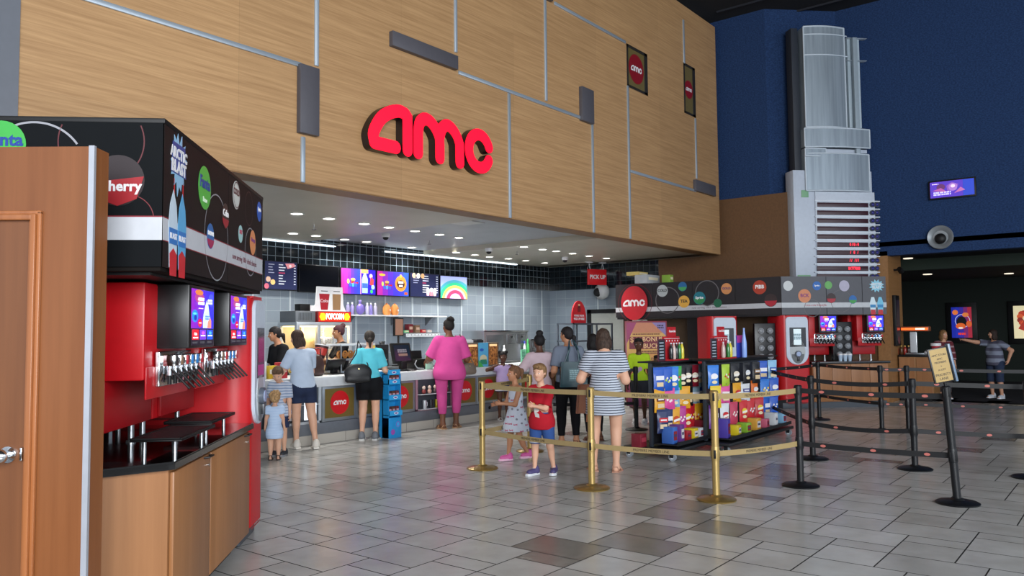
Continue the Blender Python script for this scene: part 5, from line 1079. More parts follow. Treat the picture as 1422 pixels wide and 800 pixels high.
def belt(a,b,z,m,label,kind,txt=None,sag=.01,w=.05):
    ax,ay=a;bx,by=b; L=math.hypot(bx-ax,by-ay); ang=math.atan2(by-ay,bx-ax); n=10
    t=T('queue_belt',label,'belt',(ax,ay,z),ang,kind)
    g=MB(); vs=[];fs=[]; s0=.036; s1=L-.036
    for i in range(n+1):
        x=s0+(s1-s0)*i/n; d=-sag*4*(i/n)*(1-i/n)
        vs+=[(x,-.0012,-w/2+d),(x,.0012,-w/2+d),(x,.0012,w/2+d),(x,-.0012,w/2+d)]
    for i in range(n):
        o=i*4
        for q in range(4): fs.append((o+q,o+(q+1)%4,o+4+(q+1)%4,o+4+q))
    fs+=[(3,2,1,0),(n*4,n*4+1,n*4+2,n*4+3)]
    g._add(vs,fs,m)
    def dz(x): u=(x-s0)/(s1-s0); return -sag*4*u*(1-u)
    side=-1 if (ax*(by-ay)-ay*(bx-ax))<0 else 1   # which face looks toward the camera
    for k_ in ((-1,),)[0]:
        right=(1,0,0) if side<0 else (-1,0,0)
        if txt:
            c=L/2; cs=[c] if L<1.7 else [L*.28,L*.72]
            for c in cs: g.mesh(textmesh(txt,.036,.0004,0.),mat('#2a2218',.6),FR((c,side*.0018,dz(c)-.001),right)@Matrix.Diagonal((.95,1,1,1)))
        else:
            nn=max(2,int(L/.45))
            for i in range(nn):
                c=L*(i+.5)/nn; M=FR((c,side*.0018,dz(c)),right)
                g.prism([(.026*math.cos(2*PI*q/16),.013*math.sin(2*PI*q/16)) for q in range(16)],0,.0006,mat('#c06a60',.6),M)
    g.build('webbing',parent=t,smooth=False)
    return t
TX='PREMIERE MEMBER LINE'; GG='gold premiere member belts'; KB='black belts'
ZU,ZL=.935,.415
def pair(a,b,m,n,grp,txt=None,zu=ZU,zl=ZL,sag=.012):
    belt(a,b,zu,m,'upper '+n,grp,txt,sag); belt(a,b,zl,m,'lower '+n,grp,txt,sag)
pair(G1,G2,BELTG,'gold belt between the leftmost and middle brass posts',GG,TX)
pair(G2,G3,BELTG,'gold belt between the middle and right brass posts',GG,TX)
pair(G3,K1,BELTG,'gold belt from the right brass post to the black post',GG,TX)
pair(G1,G0,BELTG,'gold belt from the leftmost brass post back to the rear one',GG,TX)
pair(K1,K2,BELTK,'black belt from the left front black post to the sign post',KB)
pair(K4,K3,BELTK,'black belt from the second black post to the post left of the sign',KB,sag=.03)
pair(K4,K0,BELTK,'black belt running from the second black post to the candy racks',KB)
pair(K6,K5,BELTK,'black belt in front of the far drink station',KB)
pair(K5,K8,BELTK,'black belt from the cabinet post to the rear pair post',KB)
pair(K0,K6,BELTK,'black belt from the candy rack end to the red machine post',KB)
EX=fl(1500,640)
far1=(K3[0]+ (K7[0]-K3[0])*1.0,K7[1])
pair(K8,(K8[0]+1.2,K8[1]-3.2),BELTK,'black belt running right across the lobby opening',KB,sag=.03)
pair(K3,(K3[0]+.7,K3[1]-2.3),BELTK,'black belt running right behind the sign post',KB,sag=.02)
# boards for the boy in neon: short belt left of the racks
BA0=fl(876,620)
# lane sign on the leaning post
t=T('lane_sign','yellow sign in a black holder reading priority lane on the leaning post','sign',(K2[0]-.04,K2[1]+.052,1.03),math.radians(-58))
M=Matrix.Rotation(math.radians(-11),4,'Y')
g=MB(M); g.box((-.085,-.012,.03),(.085,.012,.34),mat('#1c1a18',.4),bev=.004); g.box((.085,-.03,.02),(.11,.03,.36),mat('#6a8098',.3),bev=.004); g.cyl((0,0,-.03),(0,0,.03),.012,m=BLACK); g.build('holder',parent=t)
g=MB(M@FR((0,-.0125,.175),(1,0,0))); g.rect(-.073,-.135,.073,.155,mat('#a88a48',.4))
for i,(s,z_) in enumerate((('AMC STUBS',.1),('AMC',.065),('PREMIERE',.035),('+',.0),('A-LIST',-.03),('PRIORITY',-.075),('LANE',-.11))): g.text(s,0,z_,.024 if i<5 else .031,mat('#2a2014',.5),.003,0.)
g.build('lettering',parent=t,smooth=False)
# ================================================================ CANDY RACKS
ORD=['first','second','third','fourth','fifth','sixth','seventh','eighth','ninth','tenth']
RBLK=mat('#15171b',.4)
def pillow(w,h,th,n=7):
    vs=[];fs=[]
    for s in (-1,1):
        for j in range(n+1):
            for i in range(n+1):
                u=i/n; v=j/n; t_=th/2*(max(0,math.sin(PI*u))**.5)*(max(0,math.sin(PI*min(1,v*1.12)))**.5 if v<.9 else 0)
                ww=w*(1-.05*math.sin(PI*v)); x=(u-.5)*ww; z=-v*h if True else 0
                vs.append((x,s*max(t_,.0012),-(1-v)*h))
    N=(n+1)**2
    for j in range(n):
        for i in range(n):
            a=j*(n+1)+i; fs.append((a,a+1,a+n+2,a+n+1)); b=a+N; fs.append((b+n+1,b+n+2,b+1,b))
    rim=[i for i in range(n+1)]+[j*(n+1)+n for j in range(1,n+1)]+[n*(n+1)+i for i in range(n-1,-1,-1)]+[j*(n+1) for j in range(n-1,0,-1)]
    for a,b in zip(rim,rim[1:]+rim[:1]): fs.append((b,a,a+N,b+N))
    return vs,fs
_bags={}
def bag_parts(w,h,col,c2,kind):
    k_=(round(w,3),round(h,3),col,c2,kind)
    if k_ in _bags: return _bags[k_]
    g=MB(); vs,fs=pillow(w,h,.055); g._add(vs,fs,mat(col,.32)); g.box((-w/2,-.002,-.002),(w/2,.002,.028),mat(col,.32)); a=g.build('packet')
    g=MB(FR((0,-.024,-h*.5),(1,0,0)))
    m1=mat(c2,.4)
    if kind==0: g.disc(0,h*.08,w*.32,m1,.002,ry=h*.14,n=16); g.disc(0,-h*.2,w*.25,mat('#e8d8b0',.5),.003,ry=h*.08,n=12); g.poly([(-w*.3,h*.05),(w*.3,h*.12),(w*.3,h*.02),(-w*.3,-h*.05)],mat('#f0ece4',.5),.005)
    elif kind==1: g.rect(-w*.36,h*.02,w*.36,h*.22,m1,.0,.003); g.rect(-w*.3,-h*.28,w*.3,-h*.08,mat('#e0c8a0',.5),.0,.003); g.rect(-w*.26,h*.08,w*.26,h*.15,WHITE,.003,.001)
    else: 
        for i in range(5): g.disc(-w*.22+w*.11*i,h*.1*math.sin(i*2.),w*.09,[m1,mat('#e8e0d8',.5)][i%2],.002+.0006*i,n=12)
    b=g.build('print',smooth=False)
    out=(a.data,b.data); bpy.data.objects.remove(a); bpy.data.objects.remove(b); _bags[k_]=out; return out
NAMES={'#1d55b8':'blue','#2a78d0':'sky blue','#2f9a3a':'green','#c8242c':'red','#b8202c':'deep red','#15151a':'black','#e0a020':'yellow','#d84a94':'pink','#88b8dc':'pale blue','#3a2a6a':'violet','#1a2a5a':'navy','#b03088':'magenta','#e8c838':'bright yellow','#e07028':'orange','#a8c83a':'lime green','#d8dce0':'white','#6a3a8a':'purple','#7a1a2a':'maroon','#8aa4b4':'grey blue','#c03a5a':'rose'}
def candy_rack(loc,label,side,cols,rz=0.,L=1.3):
    t=T('candy_rack',label,'rack',loc,rz,'candy racks'); H=1.17
    g=MB(); g.box((-.1,-.36,.1),(L+.05,.34,.14),RBLK,bev=.006); g.build('base',parent=t)
    for x in (-.05,L+.0):
        for y in (-.3,.28):
            g=MB(); g.cyl((x-.016,y,.046),(x+.016,y,.046),.046,m=mat('#8e959c',.35),n=20); g.cyl((x-.018,y,.046),(x+.018,y,.046),.022,m=mat('#d8dce0',.3),n=14); w=g.build('caster',parent=t); g=MB(); g.box((x-.024,y-.02,.04),(x-.018,y+.03,.1),RBLK); g.box((x+.018,y-.02,.04),(x+.024,y+.03,.1),RBLK); g.box((x-.024,y-.02,.09),(x+.024,y+.03,.102),RBLK); g.build('fork',parent=w)
    for x in (.0,L): g=MB(); g.box((x-.022,-.022,.14),(x+.022,.022,H),mat('#2c333b',.4),bev=.004); g.build('post',parent=t)
    g=MB(); g.box((-.03,-.16,H-.02),(L+.03,.16,H),RBLK,bev=.004); g.build('top_shelf',parent=t)
    g=MB(); g.box((.02,.004,.16),(L-.02,.012,H-.02),mat('#17191d',.5)); g.build('back_panel',parent=t)
    for z in (1.08,.82,.58):
        g=MB(); g.box((.02,-.03,z+.012),(L-.02,-.01,z+.03),mat('#3a4048',.4)); 
        for i in range(8): g.cyl((.09+i*(L-.18)/7,-.02,z+.02),(.09+i*(L-.18)/7,-.14,z+.026),.004,m=STEEL,n=6)
        g.build('hook_rail',parent=t)
    g=MB(); g.box((0,-.34,.17),(L,-.02,.185),RBLK,bev=.003,M=Matrix.Rotation(0,4,'X')); g.box((0,-.345,.17),(L,-.335,.215),RBLK); g.build('tray',parent=t)
    ca,sa=math.cos(rz),math.sin(rz)
    def wl(x,y,z): return (loc[0]+x*ca-y*sa,loc[1]+x*sa+y*ca,loc[2]+z)
    r_=random.Random(11 if side=='left' else 12)
    for ri,(z,row) in enumerate(zip((1.09,.83,.585),cols[:3])):
        n=len(row)
        for i,(c,c2,kd) in enumerate(row):
            w=.165*r_.uniform(.93,1.05); h=(.27,.25,.28)[ri]*r_.uniform(.9,1.03)
            x=.055+i*(L-.11)/(n-1); y=-.11+r_.uniform(-.02,.03)
            a,b=bag_parts(w,h,c,c2,kd)
            for d_ in (0,):
                q=T('candy_bag','%s candy bag hanging %s from the left, %s row of the %s rack'%(NAMES.get(c,'coloured'),ORD[i],['top','middle','lowest'][ri],side),'candy bag',wl(x,y,z-.02),rz-.42+r_.uniform(-.2,.2),'hanging candy bags')
                link('packet',a,q); link('print',b,q); q['label']=q['label']
    n=len(cols[3])
    for i,(c,w,h,nm) in enumerate(cols[3]):
        x=.08+i*(L-.16)/(n-1)
        q=T('candy_box','%s box standing %s in the bottom tray of the %s rack'%(nm,ORD[i],side),'candy box',wl(x,-.20,.187),rz+r_.uniform(-.12,.12),'candy boxes in the rack trays')
        g=MB(); g.box((-w/2,-.08,0),(w/2,.08,h),mat(c,.4),bev=.004); g.build('carton',parent=q)
        g=MB(FR((0,-.0815,h/2),(1,0,0))); g.rect(-w*.35,-h*.28,w*.35,h*.25,mat('#d8d0d0' if i%2 else '#8a1a2a',.4)); g.rect(-w*.25,-h*.08,w*.25,h*.08,mat('#3a3a5a',.4),.002); g.build('print',parent=q,smooth=False)
    return wl
b_,y_,r1,k_,p_,lb,g_,m_,nv,o_,wh,pu='#1d55b8','#e0a020','#c8242c','#15151a','#d84a94','#88b8dc','#2f9a3a','#b03088','#1a2a5a','#e07028','#d8dce0','#6a3a8a'
colsL=[[(b_,'#e8e8f0',1),(b_,'#a8c83a',2),('#2a78d0','#e8e8f0',0),(g_,'#c8242c',2),(k_,'#e8dcc8',0),(k_,'#e8dcc8',0),('#7a1a2a','#e8dcc8',0),('#8aa4b4','#e8e8f0',1),(lb,'#2a3a5a',1)],
       [(y_,'#6a2a1a',1),(p_,'#f0e0e0',2),(lb,'#d04a5a',0),(y_,'#2a2a2a',0),(k_,'#e0b060',1),('#8aa4b4','#e8e8f0',1),(b_,'#e8e8f0',1)],
       [(nv,'#c8242c',1),(nv,'#e8e8f0',1),(y_,'#c84a20',0),(m_,'#f0d0e0',2),(r1,'#e8c838',0),('#b8202c','#e8c838',2),(y_,'#b8202c',2),(b_,'#e8e8f0',1)],
       [('#3a68b8',.1,.2,'tall blue striped'),('#6a3a8a',.1,.21,'tall purple'),('#a8202c',.12,.12,'red'),('#d8c020',.13,.13,'yellow'),('#c8ccd0',.12,.12,'white'),('#7a1a2a',.16,.2,'maroon stacked'),('#88b8d8',.12,.14,'pale blue')]]
colsR=[[('#2a78d0','#e8e8f0',0),('#a8c83a','#c8242c',2),(k_,'#e8dcc8',0),(k_,'#d8dce0',0),(k_,'#8a6a4a',1),(b_,'#e8e8f0',1),(lb,'#2a5ab0',1)],
       [('#e8c838','#15151a',2),(p_,'#f0e0e0',1),(y_,'#c8242c',0),(wh,'#4a4a8a',1),(o_,'#e8e8f0',0),('#2a78d0','#e8c838',2),(b_,'#e8e8f0',0)],
       [(pu,'#e8e8f0',1),(wh,'#c8242c',0),('#c03a5a','#f0d0d0',2),(r1,'#e8c838',0),(r1,'#d8dce0',2),('#b8202c','#e8c838',0),(b_,'#e8e8f0',1),(b_,'#d8dce0',2)],
       [('#4a3a9a',.1,.24,'tall purple'),('#d8c020',.13,.13,'yellow'),('#8ab83a',.12,.13,'green'),('#d8a040',.14,.16,'orange yellow'),('#c8607a',.12,.12,'pink'),('#d8dce0',.1,.18,'tall white'),('#88b8d8',.12,.14,'pale blue')]]
XRK=float(ony(904,560,4.73)[0]); XRK2=float(ony(968,560,4.73)[0])
WL=candy_rack((XRK,4.73,0),'left black wheeled candy rack with hanging bags behind the gold belts','left',colsL,0,XRK2-XRK)
X3=float(ony(979,560,4.42)[0]); X4=float(ony(1066,560,4.42)[0])
WR=candy_rack((X3,4.42,0),'right black wheeled candy rack beside the black queue posts','right',colsR,0,X4-X3)
q=bagbox('candy_box','maroon candy carton at the outer end of the left rack','box',(XRK-.18+.1,4.86,.14),.15,.16,.13,'#7a1a2a',None,None,'#a83a4a')
def promo(loc,label,grp,seed):
    t=T('drink_promo_board',label,'display board',loc,0,grp); g=MB(); g.box((0,0,0),(.42,.03,.3),mat('#b81c26',.4),bev=.004); g.box((0,-.12,0),(.42,.0,.015),mat('#b81c26',.4)); g.build('board',parent=t)
    g=MB(FR((0,0,0),(1,0,0))); g.rect(.12,.3,.32,.42,mat('#b81c26',.4),-.02,.02); g.text('Coca-Cola',.22,.365,.04,WHITE,.001,.03); g.rect(0,.27,.42,.275,WHITE,.001); 
    for i in range(5): g.disc(.06+.075*i,.245,.012,WHITE,.001,n=8)
    g.build('sign',parent=t,smooth=False)
    for i,c in enumerate(('#1a1a1e','#c8b0a8','#1a1a1e','#2a7a3a','#d8c83a')):
        if seed and i in(0,2): continue
        w=T('drink_bottle','%s bottle standing %s on the %s red promo board'%({'#1a1a1e':'dark','#c8b0a8':'pale pink','#2a7a3a':'green','#d8c83a':'yellow'}[c],ORD[i],'left' if not seed else 'right'),'bottle',(loc[0]+.06+.075*i,loc[1]-.06,loc[2]+.016),0,'bottles on the promo boards')
        g=MB(); g.lathe([(.024,0),(.028,.02),(.028,.12),(.022,.15),(.011,.18),(.011,.19)],mat(c,.2),n=14); g.build('body',parent=w); g=MB(); g.lathe([(.013,.19),(.013,.205)],mat('#c8c8cc',.4),n=12); g.build('cap',parent=w)
promo(WL(.28,-.05,1.172),'red drink promo board with bottles on top of the left candy rack','red promo boards',0)
promo(WR(.22,-.05,1.172),'red drink promo board with bottles on top of the right candy rack','red promo boards',1)
for i,(wl,x,lab) in enumerate(((WL,.02,'left'),(WR,-.0,'right'))):
    p=wl(x,-.1,1.172); t=T('price_board','dark price card standing on the left end of the %s candy rack'%lab,'card',p,0,'price cards on the racks'); g=MB(); g.box((0,0,0),(.19,.012,.27),mat('#5a2a3a',.4),bev=.003); g.build('frame',parent=t); g=MB(FR((0,-.001,0),(1,0,0))); g.rect(.012,.012,.178,.255,mat('#2a3038',.3)); 
    for j in range(6): g.rect(.03,.03+.037*j,.14,.045+.037*j,mat('#a8b4c0',.4),.0025)
    g.build('list',parent=t,smooth=False)
p=WR(.88,-.08,1.172); t=T('bottle_display','blue and pink card with a tall blue bottle atop the right candy rack','display',(p[0],p[1],p[2])); g=MB(); g.box((0,0,0),(.2,.015,.3),mat('#2c3aa8',.4),bev=.003); g.box((0,-.002,.2),(.2,0,.3),mat('#b83a90',.4)); g.build('card',parent=t); g=MB(); g.lathe([(.03,0),(.034,.02),(.034,.2),(.02,.3),(.012,.36),(.012,.4)],mat('#88a8e8',.25),c=(.1,-.06,0),n=16); g.build('bottle',parent=t)
K9=fl(884,597)
post(*K9,BLKP,'black queue post at the left end of the candy racks beside the boy in neon',grp='black queue posts')
KA=(K9[0]-.9,K9[1]+1.0)
pair(K9,KA,BELTK,'black belt from the post beside the boy in neon toward the counter',KB)
# ================================================================ PEOPLE (signed-distance modelling, one continuous skin surface each)
def _n(v): v=np.asarray(v,float); return v/(np.linalg.norm(v)+1e-9)
def net(fn,lo,hi,h):
    lo=np.asarray(lo,float); hi=np.asarray(hi,float); n=np.maximum(4,np.ceil((hi-lo)/h).astype(int)+1)
    ax=[(lo[i]+h*np.arange(n[i])).astype(np.float32) for i in range(3)]
    X,Y,Z=np.meshgrid(*ax,indexing='ij',sparse=True)
    V=np.broadcast_to(fn(X,Y,Z),tuple(n)).astype(np.float32)
    S=V<0
    c=[S[a:n[0]-1+a,b:n[1]-1+b,d:n[2]-1+d] for a in(0,1) for b in(0,1) for d in(0,1)]
    cnt=sum(q.astype(np.int8) for q in c); act=(cnt>0)&(cnt<8)
    idx=np.argwhere(act)
    if len(idx)==0: return [],[]
    cid=-np.ones(act.shape,np.int64); cid[act]=np.arange(len(idx))
    P=np.zeros((len(idx),3)); W=np.zeros(len(idx)); off=[(a,b,d) for a in(0,1) for b in(0,1) for d in(0,1)]
    val=[V[idx[:,0]+o[0],idx[:,1]+o[1],idx[:,2]+o[2]] for o in off]
    for i in range(8):
        for j in range(i+1,8):
            if sum(abs(off[i][k]-off[j][k]) for k in range(3))!=1: continue
            m=(val[i]<0)!=(val[j]<0); t=np.where(m,val[i]/(val[i]-val[j]+1e-12),0)
            for k in range(3): P[:,k]+=np.where(m,off[i][k]+t*(off[j][k]-off[i][k]),0)
            W+=m
    P=P/W[:,None]+idx; P=P*h+lo
    F=[]
    for a in range(3):
        b,d=(a+1)%3,(a+2)%3
        s0=[slice(None)]*3; s1=[slice(None)]*3; s0[a]=slice(0,-1); s1[a]=slice(1,None)
        A=S[tuple(s0)]; B=S[tuple(s1)]; e=np.argwhere(A!=B); 
        ok=(e[:,b]>0)&(e[:,d]>0)&(e[:,b]<n[b]-1)&(e[:,d]<n[d]-1); e=e[ok]
        sg=A[e[:,0],e[:,1],e[:,2]]
        def cc(db,dd):
            q=e.copy(); q[:,b]-=db; q[:,d]-=dd; return cid[q[:,0],q[:,1],q[:,2]]
        q=np.stack([cc(0,0),cc(1,0),cc(1,1),cc(0,1)],1); q[~sg]=q[~sg][:,::-1]
        F.append(q)
    F=np.concatenate(F); F=F[(F>=0).all(1)]
    return P,F
class SD:
    "collection of soft-blended primitives"
    def __init__(s,k=.03): s.p=[]; s.k=k
    def cone(s,a,b,ra,rb,k=None): s.p.append(('c',np.asarray(a,float),np.asarray(b,float),ra,rb,k)); return s
    def ell(s,c,r,R=None,k=None): s.p.append(('e',np.asarray(c,float),np.asarray(r,float),R,None,k)); return s
    def bounds(s,pad):
        lo=[];hi=[]
        for q in s.p:
            if q[0]=='c': r=max(q[3],q[4]); lo.append(np.minimum(q[1],q[2])-r); hi.append(np.maximum(q[1],q[2])+r)
            else: r=np.max(q[2]); lo.append(q[1]-r); hi.append(q[1]+r)
        return np.min(lo,0)-pad,np.max(hi,0)+pad
    def __call__(s,X,Y,Z,grow=0.):
        D=None
        for q in s.p:
            if q[0]=='c':
                a,b,ra,rb=q[1:5]; ba=b-a; L=ba@ba+1e-9
                px,py_,pz=X-a[0],Y-a[1],Z-a[2]; t=np.clip((px*ba[0]+py_*ba[1]+pz*ba[2])/L,0,1)
                d=np.sqrt((px-t*ba[0])**2+(py_-t*ba[1])**2+(pz-t*ba[2])**2)-(ra+(rb-ra)*t)-grow
            else:
                c,r,R=q[1:4]; px,py_,pz=X-c[0],Y-c[1],Z-c[2]
                if R is not None: px,py_,pz=[R[0][i]*px+R[1][i]*py_+R[2][i]*pz for i in range(3)]
                r=r+grow; k0=np.sqrt((px/r[0])**2+(py_/r[1])**2+(pz/r[2])**2); k1=np.sqrt((px/r[0]**2)**2+(py_/r[1]**2)**2+(pz/r[2]**2)**2)
                d=np.where(k1>1e-6,k0*(k0-1)/(k1+1e-9),-min(r))
            if D is None: D=d
            else:
                k=q[5] or s.k; h=np.clip(.5+.5*(D-d)/k,0,1); D=D+(d-D)*h-k*h*(1-h)
        return D
def meshobj(name,P,F,m,parent,extra=None):
    me=bpy.data.meshes.new(name); vs=[tuple(p) for p in P]; fs=[tuple(int(i) for i in f) for f in F]; me.from_pydata(vs,[],fs)
    bm=bmesh.new(); bm.from_mesh(me)
    if extra:
        for (ev,ef) in extra:
            bv=[bm.verts.new(v) for v in ev]
            for f in ef:
                try: bm.faces.new([bv[i] for i in f])
                except ValueError: pass
    bmesh.ops.smooth_vert(bm,verts=bm.verts,factor=.35,use_axis_x=True,use_axis_y=True,use_axis_z=True)
    bmesh.ops.recalc_face_normals(bm,faces=bm.faces); bm.to_mesh(me); bm.free()
    me.materials.append(m)
    for p in me.polygons: p.use_smooth=True
    return link(name,me,parent)
def ik(a,t,l1,l2,pole):
    a=np.asarray(a,float);t=np.asarray(t,float); d=t-a; L=np.linalg.norm(d); Lm=(l1+l2)*.999
    if L>Lm: t=a+d*Lm/L; d=t-a; L=Lm
    u=d/L; x=(l1*l1-l2*l2+L*L)/(2*L); hh=math.sqrt(max(l1*l1-x*x,0)); p=np.asarray(pole,float); p=p-u*(p@u); p=_n(p)
    return a+u*x+p*hh, t
def tube_geo(pts,rs,n=7):
    vs=[];fs=[];prev=None; pts=[np.asarray(p,float) for p in pts]
    for i,p in enumerate(pts):
        d=_n((pts[min(i+1,len(pts)-1)]-pts[max(i-1,0)])); 
        a=np.cross(d,[0.13,.9,.2]) if prev is None else prev-d*(prev@d); a=_n(a); prev=a; b=np.cross(d,a)
        for k_ in range(n): t=2*PI*k_/n; vs.append(tuple(p+(a*math.cos(t)+b*math.sin(t))*rs[i]))
    for i in range(len(pts)-1):
        for k_ in range(n): fs.append((i*n+k_,i*n+(k_+1)%n,(i+1)*n+(k_+1)%n,(i+1)*n+k_))
    fs+=[tuple(range(n-1,-1,-1)),tuple(range((len(pts)-1)*n,len(pts)*n))]
    return vs,fs
def hand_geo(w,d,nrm,sc,curl,side,ext,point=False):
    "fingers of a hand: w wrist, d direction, nrm palm normal"
    d=_n(d); nrm=_n(nrm-d*(np.dot(nrm,d))); s=np.cross(d,nrm)*side   # s points to the thumb side
    root=w+d*.075*sc; 
    for i,(ln,o) in enumerate(((.068,.027),(.076,.009),(.07,-.009),(.055,-.026))):
        c=curl*(1.+.12*i)
        if point: c=.05 if i==0 else 1.5
        p=root+s*o*sc; dd=d.copy(); pts=[p-d*.02*sc,p]; 
        for q,f in enumerate((.42,.33,.25)):
            a=c*(.5+.35*q); dd=_n(d*math.cos(a*(q+1)*.6)+nrm*math.sin(a*(q+1)*.6)); pts.append(pts[-1]+dd*ln*f*sc)
        ext.append(tube_geo(pts,[.0095*sc,.0095*sc,.0088*sc,.0082*sc,.0062*sc]))
    p=w+d*.03*sc+s*.022*sc; t=[p]; dd=_n(s*.75+d*.65+nrm*.25)
    for q in range(3): t.append(t[-1]+dd*.024*sc); dd=_n(dd+d*.25+nrm*.35*curl)
    ext.append(tube_geo(t,[.012*sc,.0115*sc,.0105*sc,.008*sc]))
SKINS={'fair':'#d9a88c','light':'#c99578','tan':'#b98362','brown':'#6f4732','dark':'#573626','medium':'#9a6a4a'}
def skinm(c): return mat(SKINS.get(c,c),.5,spec=.35)
EYEW=mat('#e8e4e0',.3); IRIS=mat('#20140e',.25); LIPS={}
def person(label,loc,face,H,skin='fair',w=1.,belly=0.,bust=0.,kid=0,hair=('short','#3a2a1c'),top=None,bottom=None,shoes=None,hands=None,feet=None,head=(0,0),lean=0.,curl=.6,cat='person',group=None,sway=0.,dress=None,hsc=1.,pointR=False,hip_w=1.,vox=None,neck_band=None,mouth=True):
    t=T('person',label,cat,(loc[0],loc[1],0),face-PI/2,group)     # local +y is the way the body faces
    hf=[.134,.168,.205][kid]; legf=[.515,.475,.41][kid]; hh=H*hf*hsc
    chin=H-hh; nb=chin-.03*H*(1 if kid<2 else .5); sh=nb-.034*H; hip=legf*H
    W=H*(1.,.98,1.06)[kid]*w
    swd=[.094,.092,.088][kid]*H*(.6+.4*w); hw=.052*H*w*hip_w
    ly=lean
    def tp(z): u=max(0,(z-hip)/(sh-hip)); return np.array([sway*u,ly*u,z])  # torso point
    SHR=tp(sh)+[swd,0,0]; SHL=tp(sh)+[-swd,0,0]
    ua,fa=.172*H,.148*H
    if kid==2: ua,fa=.15*H,.125*H
    hands=hands or {}
    A={}
    for nm,S,sx in (('R',SHR,1),('L',SHL,-1)):
        tg=hands.get(nm); pole=(sx*.25,-1,-.5)
        if tg is None: tg=(S[0]+sx*.045*H,S[1]+.03*H,S[2]-(ua+fa)*.985)
        else:
            tg=np.array([tg[0]*H,tg[1]*H,tg[2]*H]); 
            if len(hands[nm])>3: pole=hands[nm][3]
        e,wr=ik(S,tg[:3],ua,fa,pole); A[nm]=(S,e,wr)
    feet=feet or {}
    Lg={}
    ank=.042*H
    for nm,sx in (('R',1),('L',-1)):
        hj=np.array([sx*hw,0,hip]); f=feet.get(nm,(sx*.055,0,0,0)); an=np.array([f[0]*H,f[1]*H,ank+f[2]*H])
        l=(hip-ank)/2*1.004; l1,l2=l*1.0,l*1.0
        kn,an=ik(hj,an,l1,l2,(sx*.12,1,0)); Lg[nm]=(hj,kn,an,f[3] if len(f)>3 else sx*.15,f[2])
    # --- body
    B=SD(.022*H); cw=W
    torso=SD(.04*H)
    torso.ell(tp(hip+.03*H),(.088*cw*hip_w,.066*cw+belly*.3*H,.075*H)).ell(tp((hip+sh)/2-.01*H)+[0,belly*.35*H,0],(.074*cw+belly*.5*H,.056*cw+belly*.6*H,.09*H)).ell(tp(sh-.085*H),(.086*cw,.060*cw,.10*H)).cone(SHR-[.02*H,0,.012*H],SHL+[.02*H,0,-.012*H],.031*W,.031*W)
    for S_ in (SHR,SHL): torso.cone(tp(nb)-[0,0,.012*H],S_+[0,0,.002*H],.030*H,.027*H,k=.02*H)
    if belly: torso.ell(tp(hip+.09*H)+[0,belly*.7*H,0],(.07*cw,.05*cw+belly*.4*H,.07*H))
    if bust:
        for sx in (1,-1): torso.ell(tp(sh-.105*H)+[sx*.042*W,.045*W,0],(.04*H*bust,.038*H*bust,.04*H*bust))
    for sx in (1,-1): torso.ell(np.array([sx*.042*W,-.038*W,hip-.005*H]),(.05*W,.045*W,.055*H))
    arm=[.031,.030,.030][kid]*W; limb={}
    for nm in 'RL':
        S,e,wr=A[nm]; sx=1 if nm=='R' else -1
        limb['u'+nm]=(S,e,arm*1.08,arm*.82); limb['f'+nm]=(e,wr,arm*.82,arm*.52)
        hj,kn,an,_,_=Lg[nm]
        th=[.056,.052,.056][kid]*H*(.62+.38*w)*[1,.98,1.06][kid]
        limb['t'+nm]=(hj+[sx*.004*H,0,-.0*H],kn,th,th*.62); limb['s'+nm]=(kn,an,th*.60,th*.36)
    def addbody(D,parts):
        for q in parts:
            a,b,ra,rb=limb[q]; D.cone(a,b,ra,rb)
            if q[0]=='s': # calf
                m_=a+(b-a)*.28; D.ell(m_+[0,-ra*.28,0],(ra*.86,ra*.86,ra*2.0))
    body=SD(.018*H); body.p+=list(torso.p); body.k=.02*H
    for q in body.p: pass
    addbody(body,['uR','fR','uL','fL','tR','sR','tL','sL'])
    yaw,pit=head; Rm=np.array(Matrix.Rotation(-yaw,3,'Z')@Matrix.Rotation(-pit,3,'X'))   # columns = head axes
    ncen=tp(nb); hc=ncen+[0,.012*H+ly*.1,0]+Rm@np.array([0,.01*H,hh*.56+(chin-nb)])
    body.cone(tp(sh+.0*H),ncen+[0,.008*H,.02*H],.036*H*(.8+.2*w),.029*H*(.8+.2*w))
    def hp(x,y,z): return hc+Rm@(np.array([x,y,z])*hh)
    HR=Rm
    def hell(D,c,r,k=None): D.ell(hp(*c),np.array(r)*hh,HR,k=k)
    kk=.05*hh
    hell(body,(0,-.06,.10),(.335,.40,.385),k=.06*hh)      # cranium
    hell(body,(0,.10,-.16),(.255,.27,.32),k=.12*hh)       # face and jaw
    hell(body,(0,.23,-.36),(.12,.10,.09),k=.10*hh)        # chin
    body.cone(hp(0,.36,.04),hp(0,.425,-.095),.035*hh,.055*hh,k=kk)   # nose
    for sx in (1,-1): 
        hell(body,(sx*.335,-.02,-.05),(.035,.07,.10),k=.02*hh); hell(body,(sx*.15,.27,-.13),(.09,.08,.08),k=.08*hh)
    body.cone(ncen+[0,.004*H,0],hp(0,-.02,-.15),.030*H,.030*H,k=.03*hh)
    ext=[]
    for nm,sx in (('R',1),('L',-1)):
        S,e,wr=A[nm]; d=_n(wr-e); hs=.1*H/.175*(1 if kid==0 else .95)
        if 'n'+nm in hands: nrm=np.array(hands['n'+nm],float)
        else: nrm=_n(np.array([-sx*1.,.25,0])+0*d)
        nrm=_n(nrm-d*(nrm@d)); s=np.cross(d,nrm)*sx
        body.cone(wr,wr+d*.06*hs,.022*hs,.026*hs,k=.015*H); body.cone(wr+d*.04*hs+s*.014*hs,wr+d*.075*hs+s*.018*hs,.016*hs,.014*hs,k=.012); body.cone(wr+d*.04*hs-s*.014*hs,wr+d*.075*hs-s*.018*hs,.016*hs,.013*hs,k=.012)
